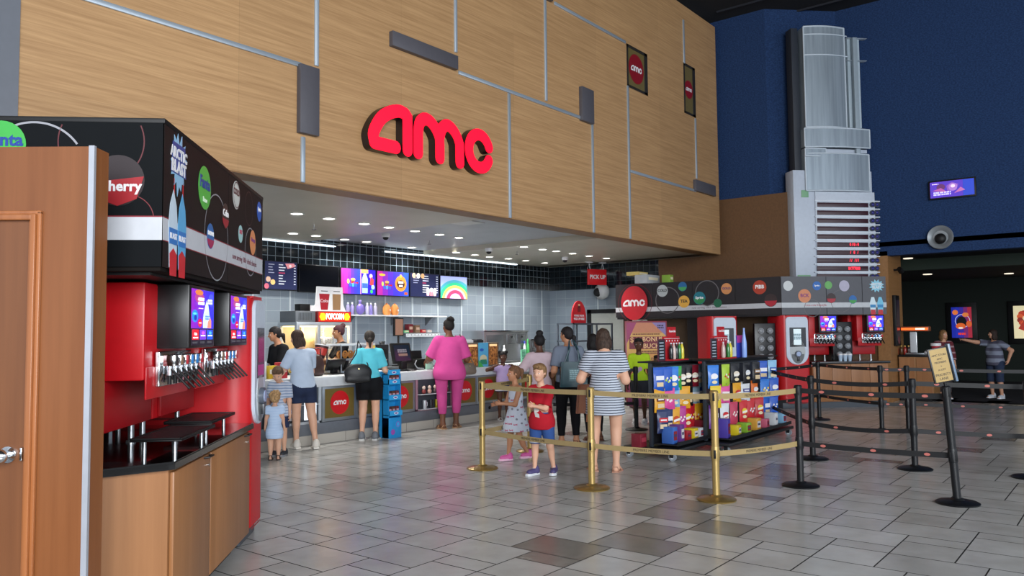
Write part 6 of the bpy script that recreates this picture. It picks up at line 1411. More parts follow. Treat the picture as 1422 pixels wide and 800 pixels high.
        hand_geo(wr,d,nrm,hs,curl,sx,ext,point=(pointR and nm=='R'))
        hj,kn,an,toe,lift=Lg[nm]; td=np.array([math.sin(toe),math.cos(toe),0]); 
        tz=.016*H; dz=-.3*lift*H if lift else 0
        body.cone(an,an-np.array([0,0,ank-.02*H])-td*.018*H,.026*H*.9,.02*H,k=.015*H).cone(an+[0,0,-.012*H],np.array([an[0],an[1],an[2]-ank+tz])+td*.085*H,.024*H,.0155*H,k=.015*H)
        if lift: pass
    h=vox or (.0115 if H>1.3 else .0095)
    lo,hi=body.bounds(.03)
    P,F=net(body,lo,hi,h)
    meshobj('body',P,F,skinm(skin),t,ext)
    # --- face
    g=MB(); 
    for sx in (1,-1):
        e=hp(sx*.138,.305,.0); R4=Matrix(Rm.tolist()).to_4x4(); M=Matrix.Translation(e)@R4
        g=MB(M); g.ell((0,0,0),(.055*hh,.042*hh,.030*hh),EYEW,n=12,k=8); o=g.build('eye',parent=t)
        g=MB(M); g.ell((0,.018*hh,0),(.028*hh,.028*hh,.028*hh),IRIS,n=12,k=8); g.build('iris',parent=o)
        g=MB(M); g.tube([(-.07*hh,.01*hh,.075*hh),(0,.04*hh,.095*hh),(.07*hh,.01*hh,.075*hh)],[.008*hh,.013*hh,.007*hh],mat(hair[1],.7),n=6); g.build('eyebrow',parent=t)
    if mouth:
        R4=Matrix(Rm.tolist()).to_4x4(); M=Matrix.Translation(hp(0,.345,-.235))@R4; sk=hexc(SKINS.get(skin,skin)); lc=(min(1,sk[0]*.85),sk[1]*.5,sk[2]*.5)
        g=MB(M); g.tube([(-.1*hh,-.03*hh,.0),(-.04*hh,.008*hh,.008*hh),(0,.012*hh,.0),(.04*hh,.008*hh,.008*hh),(.1*hh,-.03*hh,.0)],[.006*hh,.02*hh,.022*hh,.02*hh,.006*hh],mat(tuple(round(v,3) for v in lc),.45),n=8); g.build('lips',parent=t)
    # --- hair
    st,hcol=hair[0],hair[1]; hairm=noisy('hair_'+st,tuple(v*.55 for v in hexc(hcol)),tuple(min(1,v*1.5+.004) for v in hexc(hcol)),22,.7,stretch=(5,5,.7),bump=.5)
    Hd=SD(.05*hh); hell(Hd,(0,-.075,.12),(.37,.425,.405))
    cut=SD(.04*hh); hell(cut,(0,.40,-.10),(.30,.24,.34)); 
    if st in('short','boy'): hell(Hd,(0,-.2,-.05),(.33,.26,.33)); 
    if st=='boy': hell(Hd,(0,.16,.36),(.30,.24,.16))
    if st in('bob','wavy'):
        for sx in(1,-1): hell(Hd,(sx*.28,-.06,-.30),(.15,.26,.42))
        hell(Hd,(0,-.24,-.30),(.40,.24,.46))
    if st in('long',):
        hell(Hd,(0,-.22,-.2),(.34,.24,.42)); Hd.cone(hp(0,-.3,-.2),hp(0,-.34,-.85),.24*hh,.12*hh)
    if st in('ponytail','lowpony'):
        hell(Hd,(0,-.2,-.05),(.32,.26,.32)); z0=.25 if st=='ponytail' else -.12
        Hd.cone(hp(0,-.42,z0),hp(0,-.56,z0-.08),.10*hh,.13*hh); Hd.cone(hp(0,-.56,z0-.08),hp(.02,-.58,z0-.6),.15*hh,.06*hh)
    if st=='bun': hell(Hd,(0,-.2,0),(.32,.26,.3)); hell(Hd,(0,-.40,.42),(.2,.2,.2))
    if st=='topbun': hell(Hd,(0,-.2,0),(.33,.28,.3)); hell(Hd,(0,-.12,.60),(.26,.24,.2))
    if st=='puffs': hell(Hd,(0,-.2,0),(.32,.26,.3)); [hell(Hd,(sx*.3,-.1,.42),(.16,.16,.16)) for sx in(1,-1)]
    if st=='sidebun': hell(Hd,(0,-.2,0),(.34,.28,.34)); hell(Hd,(.05,-.48,.1),(.2,.2,.22)); hell(Hd,(.1,-.45,-.2),(.12,.14,.2))
    if st=='curly':
        hell(Hd,(0,-.2,-.02),(.36,.3,.36)); r_=random.Random(4)
        for i in range(26): a=r_.uniform(0,2*PI); b=r_.uniform(-.2,1.2); hell(Hd,(.36*math.cos(a)*math.cos(b),-.1+.4*math.sin(a)*math.cos(b)*(1 if math.sin(a)<0 else .7),.12+.38*math.sin(b)),(.1,.1,.1))
    if st=='updo':
        hell(Hd,(0,-.2,0),(.34,.3,.32)); r_=random.Random(9)
        for i in range(9): a=r_.uniform(0,2*PI); hell(Hd,(.17*math.cos(a),-.3+.16*math.sin(a),.5+r_.uniform(-.1,.12)),(.13,.13,.12))
    neckcut=-.42 if st not in('long','bob','wavy','ponytail','lowpony') else -2
    def hf_(X,Y,Z):
        d=Hd(X,Y,Z); d=np.maximum(d,-cut(X,Y,Z))
        px,py_,pz=X-hc[0],Y-hc[1],Z-hc[2]; lx=Rm[0][0]*px+Rm[1][0]*py_+Rm[2][0]*pz; lyy=Rm[0][1]*px+Rm[1][1]*py_+Rm[2][1]*pz; lz=Rm[0][2]*px+Rm[1][2]*py_+Rm[2][2]*pz
        d=np.maximum(d,(neckcut*hh-lz)); 
        if st not in('bob','wavy','long'): d=np.maximum(d,np.minimum(lyy-.12*hh,-(lz-.16*hh))+.0)   # in front of the ears only above the hairline
        if st in('wavy','curly'): d=d+.018*hh*np.sin(lx*60/hh*.35)*np.sin(lz*60/hh*.3+lyy*20)
        return d
    lo,hi=Hd.bounds(.02); P,F=net(hf_,lo,hi,h*.85)
    if len(P): meshobj('hair',P,F,hairm,t)
    # --- clothes
    def garment(name,D,clip,m,grow,hh_=None):
        lo,hi=D.bounds(grow+.03)
        def f(X,Y,Z):
            d=D(X,Y,Z,grow)
            for c in clip: d=np.maximum(d,c(X,Y,Z))
            return d
        P,F=net(f,lo,hi,hh_ or h)
        return meshobj(name,P,F,m,t)
    if top:
        D=SD(.03*H); D.p+=list(torso.p); fit=top.get('fit',.016)
        sl=top.get('sleeve',.7)
        for nm in 'RL':
            S,e,wr=A[nm]
            if sl>0:
                u=min(sl,1.); a,b,ra,rb=limb['u'+nm]; D.cone(S,S+(e-S)*u,ra*.96,ra*.98,k=.010*H)
                if sl>1: D.cone(e,e+(wr-e)*(sl-1),arm*.9,arm*.75,k=.015*H)
        hem=top.get('hem',hip-.02*H)
        hemz=hem
        D.cone(tp(hip+.08*H),np.array([0,0,hemz+.02]),.055*W,.058*W)
        D.ell(np.array([0,0.0+belly*.2*H,hemz+.04*H]),(.09*W*hip_w,.07*W+belly*.3*H,.08*H))
        if top.get('loose'): D.ell(np.array([0,-.004*H,min(hip,hemz+.06*H)]),((.116 if kid==1 else .098)*W*hip_w,(.092 if kid==1 else .082)*W,.11*H)); zt_=sh-.07*H; D.ell(tp((zt_+hemz)/2)+[0,0,0],(.092*W,.074*W+belly*.4*H,(zt_-hemz)/2*1.3))
        clips=[lambda X,Y,Z:hemz-Z]
        nz=nb-.012*H
        clips.append(lambda X,Y,Z:.038*H-np.sqrt((X-tp(nb)[0])**2+(Y-(tp(nb)[1]+.012*H))**2+((Z-(nb+.012*H))*1.0)**2))
        clips.append(lambda X,Y,Z:np.where(np.abs(X-tp(nb)[0])<.05*H,Z-(nb+.006*H),-1.))
        for nm in 'RL':
            S,e,wr=A[nm]
            if 0<sl<1:
                p=S+(e-S)*sl; d_=_n(e-S)
                def cl(X,Y,Z,p=p,d_=d_): 
                    q=(X-p[0])*d_[0]+(Y-p[1])*d_[1]+(Z-p[2])*d_[2]; rr=np.sqrt((X-p[0])**2+(Y-p[1])**2+(Z-p[2])**2)
                    return np.where(rr<.075*H,q,-1.)
                clips.append(cl)
        o=garment('top',D,clips,top['m'],fit)
        if top.get('print'): top['print'](t,o,H,sh)
    if bottom:
        D=SD(.02*H); fit=bottom.get('fit',.012); zc=bottom.get('z',ank+.03*H)
        D.ell(np.array([0,0,hip+.03*H]),(.088*cw*hip_w,.066*cw,.075*H))
        for sx in (1,-1): D.ell(np.array([sx*.042*W,-.038*W,hip-.005*H]),(.05*W,.045*W,.055*H))
        for nm in 'RL': a,b,ra,rb=limb['t'+nm]; D.cone(a,b,ra,rb); a,b,ra,rb=limb['s'+nm]; D.cone(a,b,ra,rb); m_=a+(b-a)*.28; D.ell(m_+[0,-ra*.28,0],(ra*.86,ra*.86,ra*2.0))
        garment('trousers' if zc<.2*H else 'shorts',D,[lambda X,Y,Z:zc-Z,lambda X,Y,Z:Z-(hip+.09*H)],bottom['m'],fit)
        if bottom.get('stripe'):
            garment('hem_stripe',D,[lambda X,Y,Z:zc+.012-Z,lambda X,Y,Z:Z-(zc+.034)],bottom['stripe'],fit+.004,h*.7)
    if dress:
        D=SD(.03*H); D.p+=list(torso.p); sl=dress.get('sleeve',.6); zc=dress['z']
        for nm in 'RL':
            S,e,wr=A[nm]
            if sl>0: D.cone(S,S+(e-S)*sl,limb['u'+nm][2]+.004,limb['u'+nm][2]+.006*H*.8,k=.02*H)
        fl_=dress.get('flare',.1)
        D.cone(tp(hip+.06*H),np.array([0,0,zc]),.07*W,fl_*H,k=.04*H)
        D.ell(np.array([0,-.01*H,hip-.03*H]),(.092*W*hip_w,.078*W,.12*H))
        clips=[lambda X,Y,Z:zc-Z,lambda X,Y,Z:.041*H-np.sqrt((X-tp(nb)[0])**2+(Y-(tp(nb)[1]+.012*H))**2+(Z-(nb+.012*H))**2),lambda X,Y,Z:np.where(np.abs(X-tp(nb)[0])<.05*H,Z-(nb+.006*H),-1.)]
        if sl==0: clips.append(lambda X,Y,Z:Z-(sh-.0*H)+.3*np.maximum(0,.06*H-np.abs(X))*0)
        for nm in 'RL':
            S,e,wr=A[nm]
            if sl>0:
                p=S+(e-S)*sl; d_=_n(e-S)
                def cl(X,Y,Z,p=p,d_=d_): 
                    q=(X-p[0])*d_[0]+(Y-p[1])*d_[1]+(Z-p[2])*d_[2]; rr=np.sqrt((X-p[0])**2+(Y-p[1])**2+(Z-p[2])**2)
                    return np.where(rr<.075*H,q,-1.)
                clips.append(cl)
        o=garment('dress',D,clips,dress['m'],.014)
        if dress.get('print'): dress['print'](t,o,H,sh)
    # --- shoes
    if shoes:
        kind,sc_=shoes[0],shoes[1]
        for nm in 'RL':
            hj,kn,an,toe,lift=Lg[nm]; td=np.array([math.sin(toe),math.cos(toe),0.]); base=np.array([an[0],an[1],an[2]-ank])
            pitch=-.9 if lift>.03 else 0.
            M=Matrix.Translation(Vector(base+np.array([0,0,.0])))@Matrix.Rotation(-toe,4,'Z')@Matrix.Translation((0,0,ank))@Matrix.Rotation(pitch,4,'X')@Matrix.Translation((0,0,-ank))
            L=.152*H; L=max(L,.15)
            if kid: L=.165*H
            ol=[( .0,-.3),(.17,-.27),(.2,-.1),(.19,.1),(.24,.38),(.2,.58),(.06,.68),(-.1,.66),(-.21,.52),(-.21,.3),(-.17,.1),(-.18,-.1),(-.15,-.27)]
            ol=[(x*L*.95,y*L) for x,y in ol]
            if kind=='sandal':
                g=MB(M); g.prism(ol,.0,.014,mat(sc_,.6),bev=.003); o=g.build('sandal',parent=t)
                g=MB(M); g.tube([(-.17*L,.3*L,.012),(-.1*L,.34*L,.05*H/1.6),(.05*L,.36*L,.052*H/1.6),(.2*L,.3*L,.012)],.011,mat(sc_,.6),n=6); g.tube([(-.16*L,-.1*L,.012),(-.1*L,-.2*L,.06),(.1*L,-.2*L,.06),(.16*L,-.1*L,.012)],.006,mat(sc_,.6),n=6); g.build('strap',parent=o)
            else:
                g=MB(M); g.prism(ol,.0,.024,mat(shoes[2],.5),bev=.006); so=g
                U=SD(.02); U.cone((0,-.1*L,.05*H/1.6+.0),(0,.42*L,.032),.2*L,.17*L).cone((0,-.1*L,.05),(0,-.1*L,.07*H/1.6+.02),.19*L,.17*L)
                lo,hi=U.bounds(.02); P,F=net(lambda X,Y,Z:np.maximum(U(X,Y,Z),.015-Z),lo,hi,.007)
                P=[tuple(M@Vector(p)) for p in P]; o=meshobj('shoe',P,F,mat(sc_,.6),t)
                so.build('sole',parent=o)
                g=MB(M)
                for q in range(3): g.tube([(-.1*L,(.12+.1*q)*L,.095*L+.17*L-.01*q),(0,(.14+.1*q)*L,.235*L-.025*q+.03),(.1*L,(.12+.1*q)*L,.095*L+.17*L-.01*q)],.004,mat(shoes[2],.6),n=5)
                g.build('laces',parent=o)
    return t,dict(hc=hc,hh=hh,A=A,tp=tp,H=H,sh=sh,hip=hip,W=W,Rm=Rm,Lg=Lg)
def wpos(px,pyy): w=onz(px,pyy,0); return (float(w[0]),float(w[1]))
def facing(x,y,rel): # rel: 0 = looking at camera, 180 = away, +90 = looking to picture left
    a=math.atan2(-y,-x); return a-math.radians(rel)
def striped(name,c1,c2,period,duty=.5,axis=2):
    def fn(nt,b,N,L):
        tc=N('ShaderNodeTexCoord'); sx=N('ShaderNodeSeparateXYZ'); L(tc.outputs['Object'],sx.inputs[0]); nz=N('ShaderNodeTexNoise'); nz.inputs['Scale'].default_value=5; L(tc.outputs['Object'],nz.inputs[0])
        ad=N('ShaderNodeMath'); ad.operation='MULTIPLY_ADD'; ad.inputs[1].default_value=.02; L(nz.outputs['Fac'],ad.inputs[0]); L(sx.outputs[axis],ad.inputs[2])
        m1=N('ShaderNodeMath'); m1.operation='DIVIDE'; m1.inputs[1].default_value=period; L(ad.outputs[0],m1.inputs[0]); m2=N('ShaderNodeMath'); m2.operation='FRACT'; L(m1.outputs[0],m2.inputs[0]); m3=N('ShaderNodeMath'); m3.operation='GREATER_THAN'; m3.inputs[1].default_value=duty; L(m2.outputs[0],m3.inputs[0])
        mx=N('ShaderNodeMix'); mx.data_type='RGBA'; L(m3.outputs[0],mx.inputs[0]); mx.inputs[6].default_value=hexc(c1)+(1,); mx.inputs[7].default_value=hexc(c2)+(1,); L(mx.outputs[2],b.inputs['Base Color']); b.inputs['Roughness'].default_value=.85
    return nmat(name,fn)
def cloth(c): return mat(c,.85,spec=.2)
def shoulder_bag(parent_info,loc,label,col,w,h,d,name='shoulder_bag',strap=None,rz=0.):
    t=T(name,label,'bag',loc,rz); g=MB(); m=mat(col,.5)
    B_=SD(.03); B_.ell((0,0,h*.42),(w/2,d/2,h*.42)).cone((-w*.36,0,.05),(w*.36,0,.05),.045,.045)
    lo,hi=B_.bounds(.02); P,F=net(lambda X,Y,Z:np.maximum(np.maximum(B_(X,Y,Z),-Z),Z-h*.8),lo,hi,.01); meshobj('bag_body',P,F,m,t)
    if strap:
        g=MB(); g.tube([(-w*.36,0,h*.72)]+[(q[0],q[1],q[2]) for q in strap]+[(w*.36,0,h*.72)],.009,m,n=6); g.build('strap',parent=t)
    g=MB(); g.cyl((0,-d*.5,h*.6),(0,-d*.48-.01,h*.6),.012,m=mat('#b8a878',.3,metal=.8)); g.build('buckle',parent=t)
    return t
# 1 woman in white tee and navy shorts at the counter
p=wpos(404,622); p=(p[0],p[1]-.25); 
person('woman in white tee and navy shorts leaning at the counter behind the children',p,facing(*p,158),1.60,'fair',w=.93,hair=('bob','#3a2b22'),top=dict(m=cloth('#b9c8dc'),sleeve=.75,hem=.83,loose=1),bottom=dict(m=cloth('#26304a'),z=.62,fit=.022),shoes=('sneaker','#d8d2c8','#e6e0d6'),hands={'R':(.10,.22,.58),'L':(-.18,.2,.58)},feet={'R':(.10,-.05,0,.3),'L':(-.03,.06,0,-.1)},head=(-.7,.25),lean=.05)
# 2 boy in striped tee
p=wpos(388,633)
person('boy in striped grey tee standing behind the toddler',p,facing(*p,20),1.16,'fair',kid=1,hair=('boy','#5a4330'),top=dict(m=striped('boy_stripes','#b4bccb','#7f90ab',.035,.6),sleeve=.8,hem=.50,loose=1),bottom=dict(m=cloth('#2a3350'),z=.36,fit=.02),shoes=('sneaker','#2c3038','#8a8c90'),head=(-.1,.6),hands={'R':(.13,.05,.42),'L':(-.13,.04,.42)})
# 3 toddler
p=wpos(381,639)
tl,_i=person('toddler with blond curls in a light blue romper seen from behind',p,facing(*p,184),.84,'fair',kid=2,hair=('curly','#a5835a'),dress=dict(m=striped('romper_stripes','#a8c0e0','#c0d2ea',.016,.5),z=.265,sleeve=.5,flare=.098),shoes=('sandal','#3a2a22'),head=(.1,.15),w=1.05)
# 4 worker behind the counter with dark hair
p=(7.35,10.35)
person('worker with dark tied hair in black uniform behind the woman in white tee',p,facing(*p,60),1.66,'tan',hair=('lowpony','#161214'),top=dict(m=cloth('#17171a'),sleeve=.8,hem=.84),bottom=dict(m=cloth('#1a1a1e')),shoes=('sneaker','#18181a','#303032'),hands={'L':(-.1,.2,.62)},head=(.3,.2))
# 5 worker in black tee holding a tub
w_=ony(474,453,10.2); p=(float(w_[0]),10.2); Hh=float(w_[2])
wk,I=person('worker in black tee with maroon hair bun by the popcorn machine',p,facing(*p,72),min(1.68,Hh+.02),'medium',hair=('bun','#3a1820'),top=dict(m=cloth('#17181c'),sleeve=.75,hem=.88),bottom=dict(m=cloth('#141418')),shoes=('sneaker','#18181a','#303032'),hands={'R':(.1,.22,.64),'L':(-.09,.24,.68)},head=(0,.1),bust=.9)
wr=wk.location; 
w_=ony(442,488,9.98)
t=T('popcorn_tub','dark and red popcorn tub held by the worker in black tee','tub',(float(w_[0])+.02,9.98,float(w_[2])-.1)); g=MB(Matrix.Rotation(.25,4,'Y')); g.lathe([(.075,0),(.105,.19),(.1,.19)],mat('#3a1a1c',.5)); g.build('tub',parent=t); g=MB(Matrix.Rotation(.25,4,'Y')); g.lathe([(.107,.185),(.112,.2),(.1,.2)],WHITE); g.build('rim',parent=t); g=MB(Matrix.Rotation(.25,4,'Y')); g.lathe([(.0845,.04),(.1025,.15),(.1035,.15),(.0855,.04)],mat('#b03028',.5),n=10); g.build('red_band',parent=t)
# chair-like dark brown bag at the counter left of the register
w_=ony(438,518,9.42); t=T('brown_purse','dark brown leather purse standing on the counter next to the woman in white','bag',(float(w_[0]),9.42,.94)); B_=SD(.03); B_.ell((0,0,.15),(.15,.07,.17)).cone((-.1,0,.05),(.1,0,.05),.05,.05); lo,hi=B_.bounds(.02); P,F=net(lambda X,Y,Z:np.maximum(B_(X,Y,Z),-Z),lo,hi,.01); meshobj('bag_body',P,F,mat('#3a2420',.4),t); g=MB(); g.tube([(-.1,0,.27),(-.08,0,.4),(.08,0,.4),(.1,0,.27)],.01,mat('#3a2420',.4)); g.build('handle',parent=t)
# 6 woman in aqua
p=wpos(513,611)
_,I=person('woman in aqua tee and black shorts with a black bag at the counter',p,facing(*p,190),1.58,'fair',w=.94,hair=('lowpony','#2c2622'),top=dict(m=cloth('#5cc3d4'),sleeve=.8,hem=.90,loose=1),bottom=dict(m=cloth('#0f1014'),z=.58,fit=.035),shoes=('sneaker','#6c7076','#c8c8c4'),head=(-.2,.1),hands={'R':(.14,.16,.60),'L':(-.15,.1,.58)},feet={'R':(.055,0,0,.1),'L':(-.07,0,0,-.1)})
a=facing(*p,190)
def rel(p,face,x,y,z): # local body coords -> world
    th=face-PI/2; return (p[0]+x*math.cos(th)-y*math.sin(th),p[1]+x*math.sin(th)+y*math.cos(th),z)
shoulder_bag(None,rel(p,a,-.13,-.19,.84),'slouchy black bag on the back of the woman in aqua','#14161a',.40,.34,.13,strap=[(-.02,.05,.42),(.02,.12,.6),(.09,.2,.5)],rz=a-PI/2+.35)
# 7 woman in pink
p=wpos(622,594); p=(p[0]-.04,p[1]-.08)
_,I=person('woman in bright pink tunic and leggings with braided updo at the counter',p,facing(*p,172),1.76,'brown',w=1.28,belly=.01,bust=1.1,hip_w=1.1,hair=('updo','#17110f'),top=dict(m=cloth('#cf4d93'),sleeve=.95,hem=.79,loose=1,fit=.022),bottom=dict(m=cloth('#c24a8a'),z=.24,fit=.01),shoes=('sandal','#b8906a'),head=(-.5,.05),hands={'L':(-.2,.17,.60),'R':(.16,.14,.60)},feet={'R':(.06,.03,0,.5),'L':(-.07,-.04,0,-.4)})
a=facing(*p,172)
shoulder_bag(None,rel(p,a,.31,.0,.86),'small taupe handbag hanging at the right hip of the woman in pink','#6a5d52',.28,.24,.11,name='handbag',strap=[(-.06,0,.45),(-.16,-.02,.66),(-.04,.02,.42)],rz=a-PI/2+.3)
# 8 girl in lilac, arms raised
p=wpos(699,583); a=facing(*p,-12)
person('girl in lilac top with both elbows raised by the counter',p,a,1.20,'dark',kid=1,hair=('puffs','#120e0e'),top=dict(m=cloth('#b9a3cf'),sleeve=.35,hem=.66),bottom=dict(m=cloth('#2a3158'),z=.50,fit=.02,stripe=mat('#d8d8dc',.8)),shoes=('sandal','#c8c8c8'),hands={'R':(.13,.09,.80,(1,0,-.3)),'L':(-.13,.09,.80,(-1,0,-.3))},head=(0,0))
# 9 girl in dotted dress
def surf_pts(o): me=o.data; return [(v.co.copy(),v.normal.copy()) for v in me.vertices]
def bows(t,o,H,sh):
    r_=random.Random(3); pts=[q for q in surf_pts(o) if abs(q[1].z)<.5 and q[0].z<sh-.1*H]; used=[]; n=0
    r_.shuffle(pts); g=MB()
    for co,no in pts:
        if any((co-u).length<.062 for u in used): continue
        used.append(co); n+=1
        M=FR(co+no*.001,Vector((0,0,1)).cross(no)); g.M=M
        if n%2: g.poly([(-.022,-.012),(0,-.003),(-.022,.012)],mat('#c4607c',.8),-.002,.004); g.poly([(.022,-.012),(0,.003),(.022,.012)],mat('#c4607c',.8),-.002,.004); g.disc(0,0,.006,mat('#a8486a',.8),-.002,th=.0045,n=8)
        else: g.disc(0,0,.014,mat('#83838f',.8),-.002,th=.004,n=12)
    g.build('bow_print',parent=t); bpy.data.objects[-1] if 0 else None
def front_pt(o,z):
    c=[q for q in surf_pts(o) if abs(q[0].x)<.02 and abs(q[0].z-z)<.02 and q[1].y>.3]
    return max(c,key=lambda q:q[0].y)
# 10 boy in red tee
def shirtprint(t,o,H,sh):
    co,no=front_pt(o,sh-.16*H); g=MB(FR(co,Vector((0,0,1)).cross(no),no.cross(Vector((0,0,1)).cross(no))))
    g.disc(.0,.0,.033,mat('#d8d4d0',.8),-.008,th=.012,n=18); g.poly([(-.03,-.02),(.03,-.05),(.04,-.09),(-.01,-.08)],mat('#c8c4c0',.8),-.01,.014); g.disc(-.02,.045,.012,mat('#3a2a2a',.8),-.008,th=.0115,n=12); g.poly([(-.045,.03),(-.02,.055),(-.045,.07)],mat('#e0c070',.8),-.008,.012)
    g.build('shirt_print',parent=t)
p=wpos(717,640); a=facing(*p,62)
person('girl in white dress with small bow prints and pink shoes',p,a,1.13,'tan',kid=1,hair=('ponytail','#6b4a33'),dress=dict(m=cloth('#ccd3e0'),z=.36,sleeve=.0,flare=.15,print=bows),shoes=('sneaker','#d05a9c','#e8b8d0'),hands={'R':(.08,.20,.60),'L':(-.06,.2,.62)},feet={'R':(.05,.07,0,.1),'L':(-.05,-.12,.03,-.1)},head=(.1,.0))
p=wpos(753,659); a=facing(*p,28)
person('boy in red tee and navy shorts clasping his hands behind the belt',p,a,1.19,'fair',kid=1,hair=('boy','#7a5c3c'),top=dict(m=cloth('#b01c2a'),sleeve=.85,hem=.49,loose=1,fit=.014,print=shirtprint),bottom=dict(m=cloth('#34528c'),z=.335,fit=.018,stripe=mat('#dfe3ea',.8)),shoes=('sneaker','#4a4270','#dadde2'),hands={'R':(.03,.17,.635),'L':(-.03,.19,.635)},feet={'R':(.05,.05,0,.25),'L':(-.09,-.06,0,-.35)},head=(.0,.08),hsc=1.)
# 11 girl with bun, pale pink shirt
p=wpos(751,618); a=facing(*p,170)
person('woman in pale pink top with high dark bun behind the boy in red',p,a,1.50,'dark',w=.95,hair=('topbun','#0f0c0d'),top=dict(m=cloth('#c3adb4'),sleeve=.8,hem=.72,loose=1),bottom=dict(m=cloth('#b79fa6'),z=.12),shoes=('sneaker','#d8d4d0','#eeeeee'),hands={'L':(-.16,.16,.70)},head=(-.3,0))
# 12 woman in grey tee with teal bag
p=wpos(791,618); a=facing(*p,166)
person('woman in grey tee and black trousers carrying a teal tote bag',p,a,1.60,'tan',w=1.02,hair=('lowpony','#171214'),top=dict(m=cloth('#737c8c'),sleeve=.8,hem=.86,loose=1),bottom=dict(m=cloth('#101014'),z=.13,fit=.012),shoes=('sandal','#5a3a30'),hands={'L':(-.13,.1,.56),'R':(.13,.08,.55)},head=(-.75,.05),feet={'R':(.06,.0,0,.5),'L':(-.07,0,0,-.5)})
tb_=rel(p,a,.02,-.20,.80)
t=T('tote_bag','glossy teal tote bag on the back of the woman in grey tee','bag',tb_,a-PI/2)
g=MB(); g.prism([(-.19,0),(.19,0),(.17,.34),(-.17,.34)],-.04,.04,mat('#17414a',.25),M=FR((0,0,0),(1,0,0)),bev=.02); g.build('bag_body',parent=t)
g=MB(FR((0,-.043,.17),(1,0,0))); g.rect(-.08,-.09,.08,.08,mat('#2f5a62',.3)); g.bars(0,.0,.13,.13,4,mat('#8fb0b4',.4),.0025,5); g.build('print',parent=t,smooth=False)
for sx in (-.1,.1): g=MB(); g.tube([(sx-.03,-.03,.33),(sx*.6,-.02,.5),(sx*.3,.1,.62),(sx*.6,.03,.5),(sx+.03,.03,.33)],.011,mat('#17414a',.3),n=6); g.build('strap',parent=t)
# 13 person in black behind the striped dress
p2=wpos(826,612); a2=facing(*p2,150)
person('person with dark hair in black clothes partly hidden behind the striped dress',p2,a2,1.50,'brown',hair=('bob','#100d0d'),top=dict(m=cloth('#121216'),sleeve=1.6,hem=.74),bottom=dict(m=cloth('#15151a'),z=.13),shoes=('sandal','#5a3426'),hands={})
w_=ony(805,588,5.75); 
t=T('leather_tote','tan brown leather tote hanging between the grey tee woman and striped dress','bag',(8.47,5.52,.52),math.radians(-50))
g=MB(); g.prism([(-.13,0),(.15,0),(.12,.36),(-.10,.36)],-.05,.05,mat('#8a4a22',.4),M=FR((0,0,0),(1,0,0)),bev=.02); g.build('bag_body',parent=t)
g=MB(); g.tube([(-.06,-.02,.35),(-.05,-.02,.5),(0,0,.66),(.06,-.02,.5),(.08,-.02,.35)],.010,mat('#7a3e1c',.4),n=6); g.build('handle',parent=t); g=MB(); g.tube([(.0,-.06,.3),(.01,-.07,.1),(.0,-.07,-.1)],.014,mat('#a8683a',.5),n=6); g.build('tassel',parent=t)
# 14 striped dress
p=wpos(842,655); a=facing(*p,186)
person('woman in navy and white striped knee-length dress seen from behind',p,a,1.57,'fair',w=1.2,belly=.008,bust=1.1,hip_w=1.08,hair=('wavy','#3a2b22'),dress=dict(m=striped('dress_stripes','#b9c0cc','#232a3a',.027,.66),z=.63,sleeve=.62,flare=.135),shoes=('sandal','#b88a74'),hands={'L':(-.16,.15,.66),'R':(.12,.17,.66)},head=(-.35,.3),feet={'R':(.07,.0,0,.15),'L':(-.09,.02,0,-.4)})
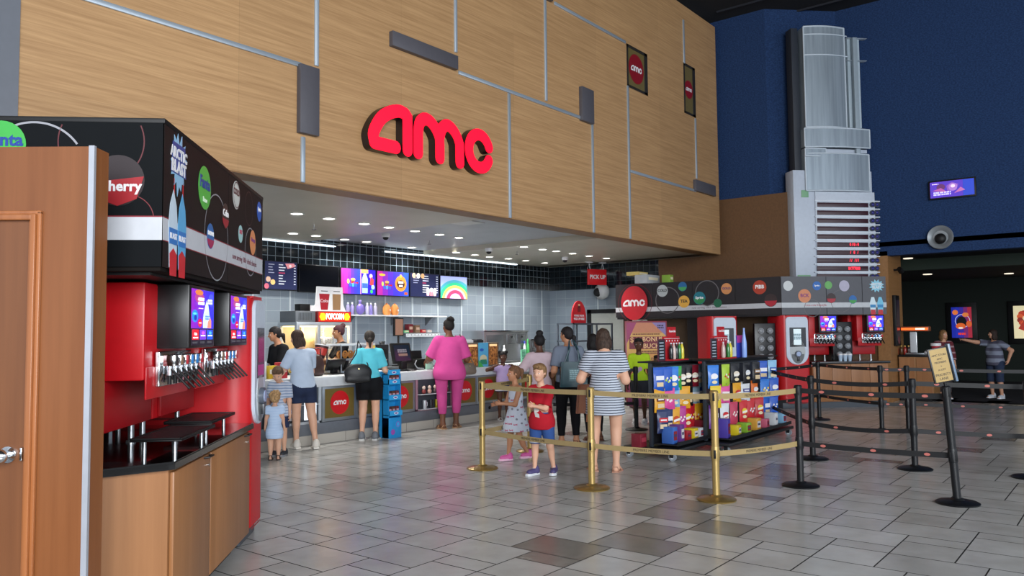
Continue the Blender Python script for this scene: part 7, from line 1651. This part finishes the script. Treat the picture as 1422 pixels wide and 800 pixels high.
# 15 boy in neon
p=wpos(889,588); a=facing(*p,4)
def heart(t,o,H,sh):
    co,no=front_pt(o,sh-.13*H); g=MB(FR(co,Vector((0,0,1)).cross(no),no.cross(Vector((0,0,1)).cross(no)))); g.disc(-.03,0,.035,mat('#9ac0c8',.8),-.008,th=.012,n=14); g.disc(.03,0,.035,mat('#c8a0c0',.8),-.008,th=.0125,n=14); g.poly([(-.055,-.01),(.055,-.01),(0,-.07)],mat('#a8b8b8',.8),-.008,.0115); g.build('shirt_print',parent=t)
person('boy in neon yellow tee smiling in front of the orange poster',p,a,1.42,'dark',kid=1,w=.92,hair=('boy','#171010'),top=dict(m=cloth('#b9dc2e'),sleeve=.8,hem=.72,loose=1,print=heart),bottom=dict(m=cloth('#33363e'),z=.42,fit=.02),shoes=('sneaker','#c8c8cc','#eeeeee'),head=(0,0),hsc=.92)
p=wpos(909,588); p=(p[0]+.35,p[1]+.1)
person('small child with dark hair in orange top half hidden by the candy rack',p,facing(*p,20),1.12,'brown',kid=1,hair=('boy','#120e0e'),top=dict(m=cloth('#c8703a'),sleeve=.7,hem=.5),bottom=dict(m=cloth('#5a5a6a'),z=.4),shoes=('sneaker','#c8c8cc','#eeeeee'))
# 16 worker in red sweater at the desk
w_=onx(1309,459,19.75); Hh=float(w_[2]); p=(19.75,float(w_[1]))
person('blond worker in maroon patterned sweater behind the service desk',p,facing(*p,-15),max(1.5,Hh),'light',hair=('bob','#7a5a38'),top=dict(m=striped('sweater','#5e1a26','#9a7a80',.13,.72),sleeve=1.7,hem=.85),bottom=dict(m=cloth('#3a3438'),z=.15),shoes=('sneaker','#3a3a3e','#c8c8cc'),head=(-.5,0),hands={'R':(.09,.2,.62)})
# 17 pointing woman
p=wpos(1384,553); a=facing(*p,40)
person('woman in striped tee and denim capris pointing with an outstretched arm',p,a,1.50,'light',w=1.15,belly=.01,bust=1.1,hair=('bob','#2c1e18'),top=dict(m=striped('tee_stripes','#7d8496','#4a4a5c',.16,.55),sleeve=.7,hem=.72,loose=1),bottom=dict(m=cloth('#2d3850'),z=.36,fit=.02),shoes=('sneaker','#c8ccd4','#dfe2e8'),hands={'R':(.28,.30,.86,(0,-.3,-1)),'nR':(0,0,-1),'L':(-.2,-.02,.56,(-1,-.6,0))},head=(.5,0),pointR=True,feet={'R':(.06,0,0,.1),'L':(-.09,0,0,-.2)})
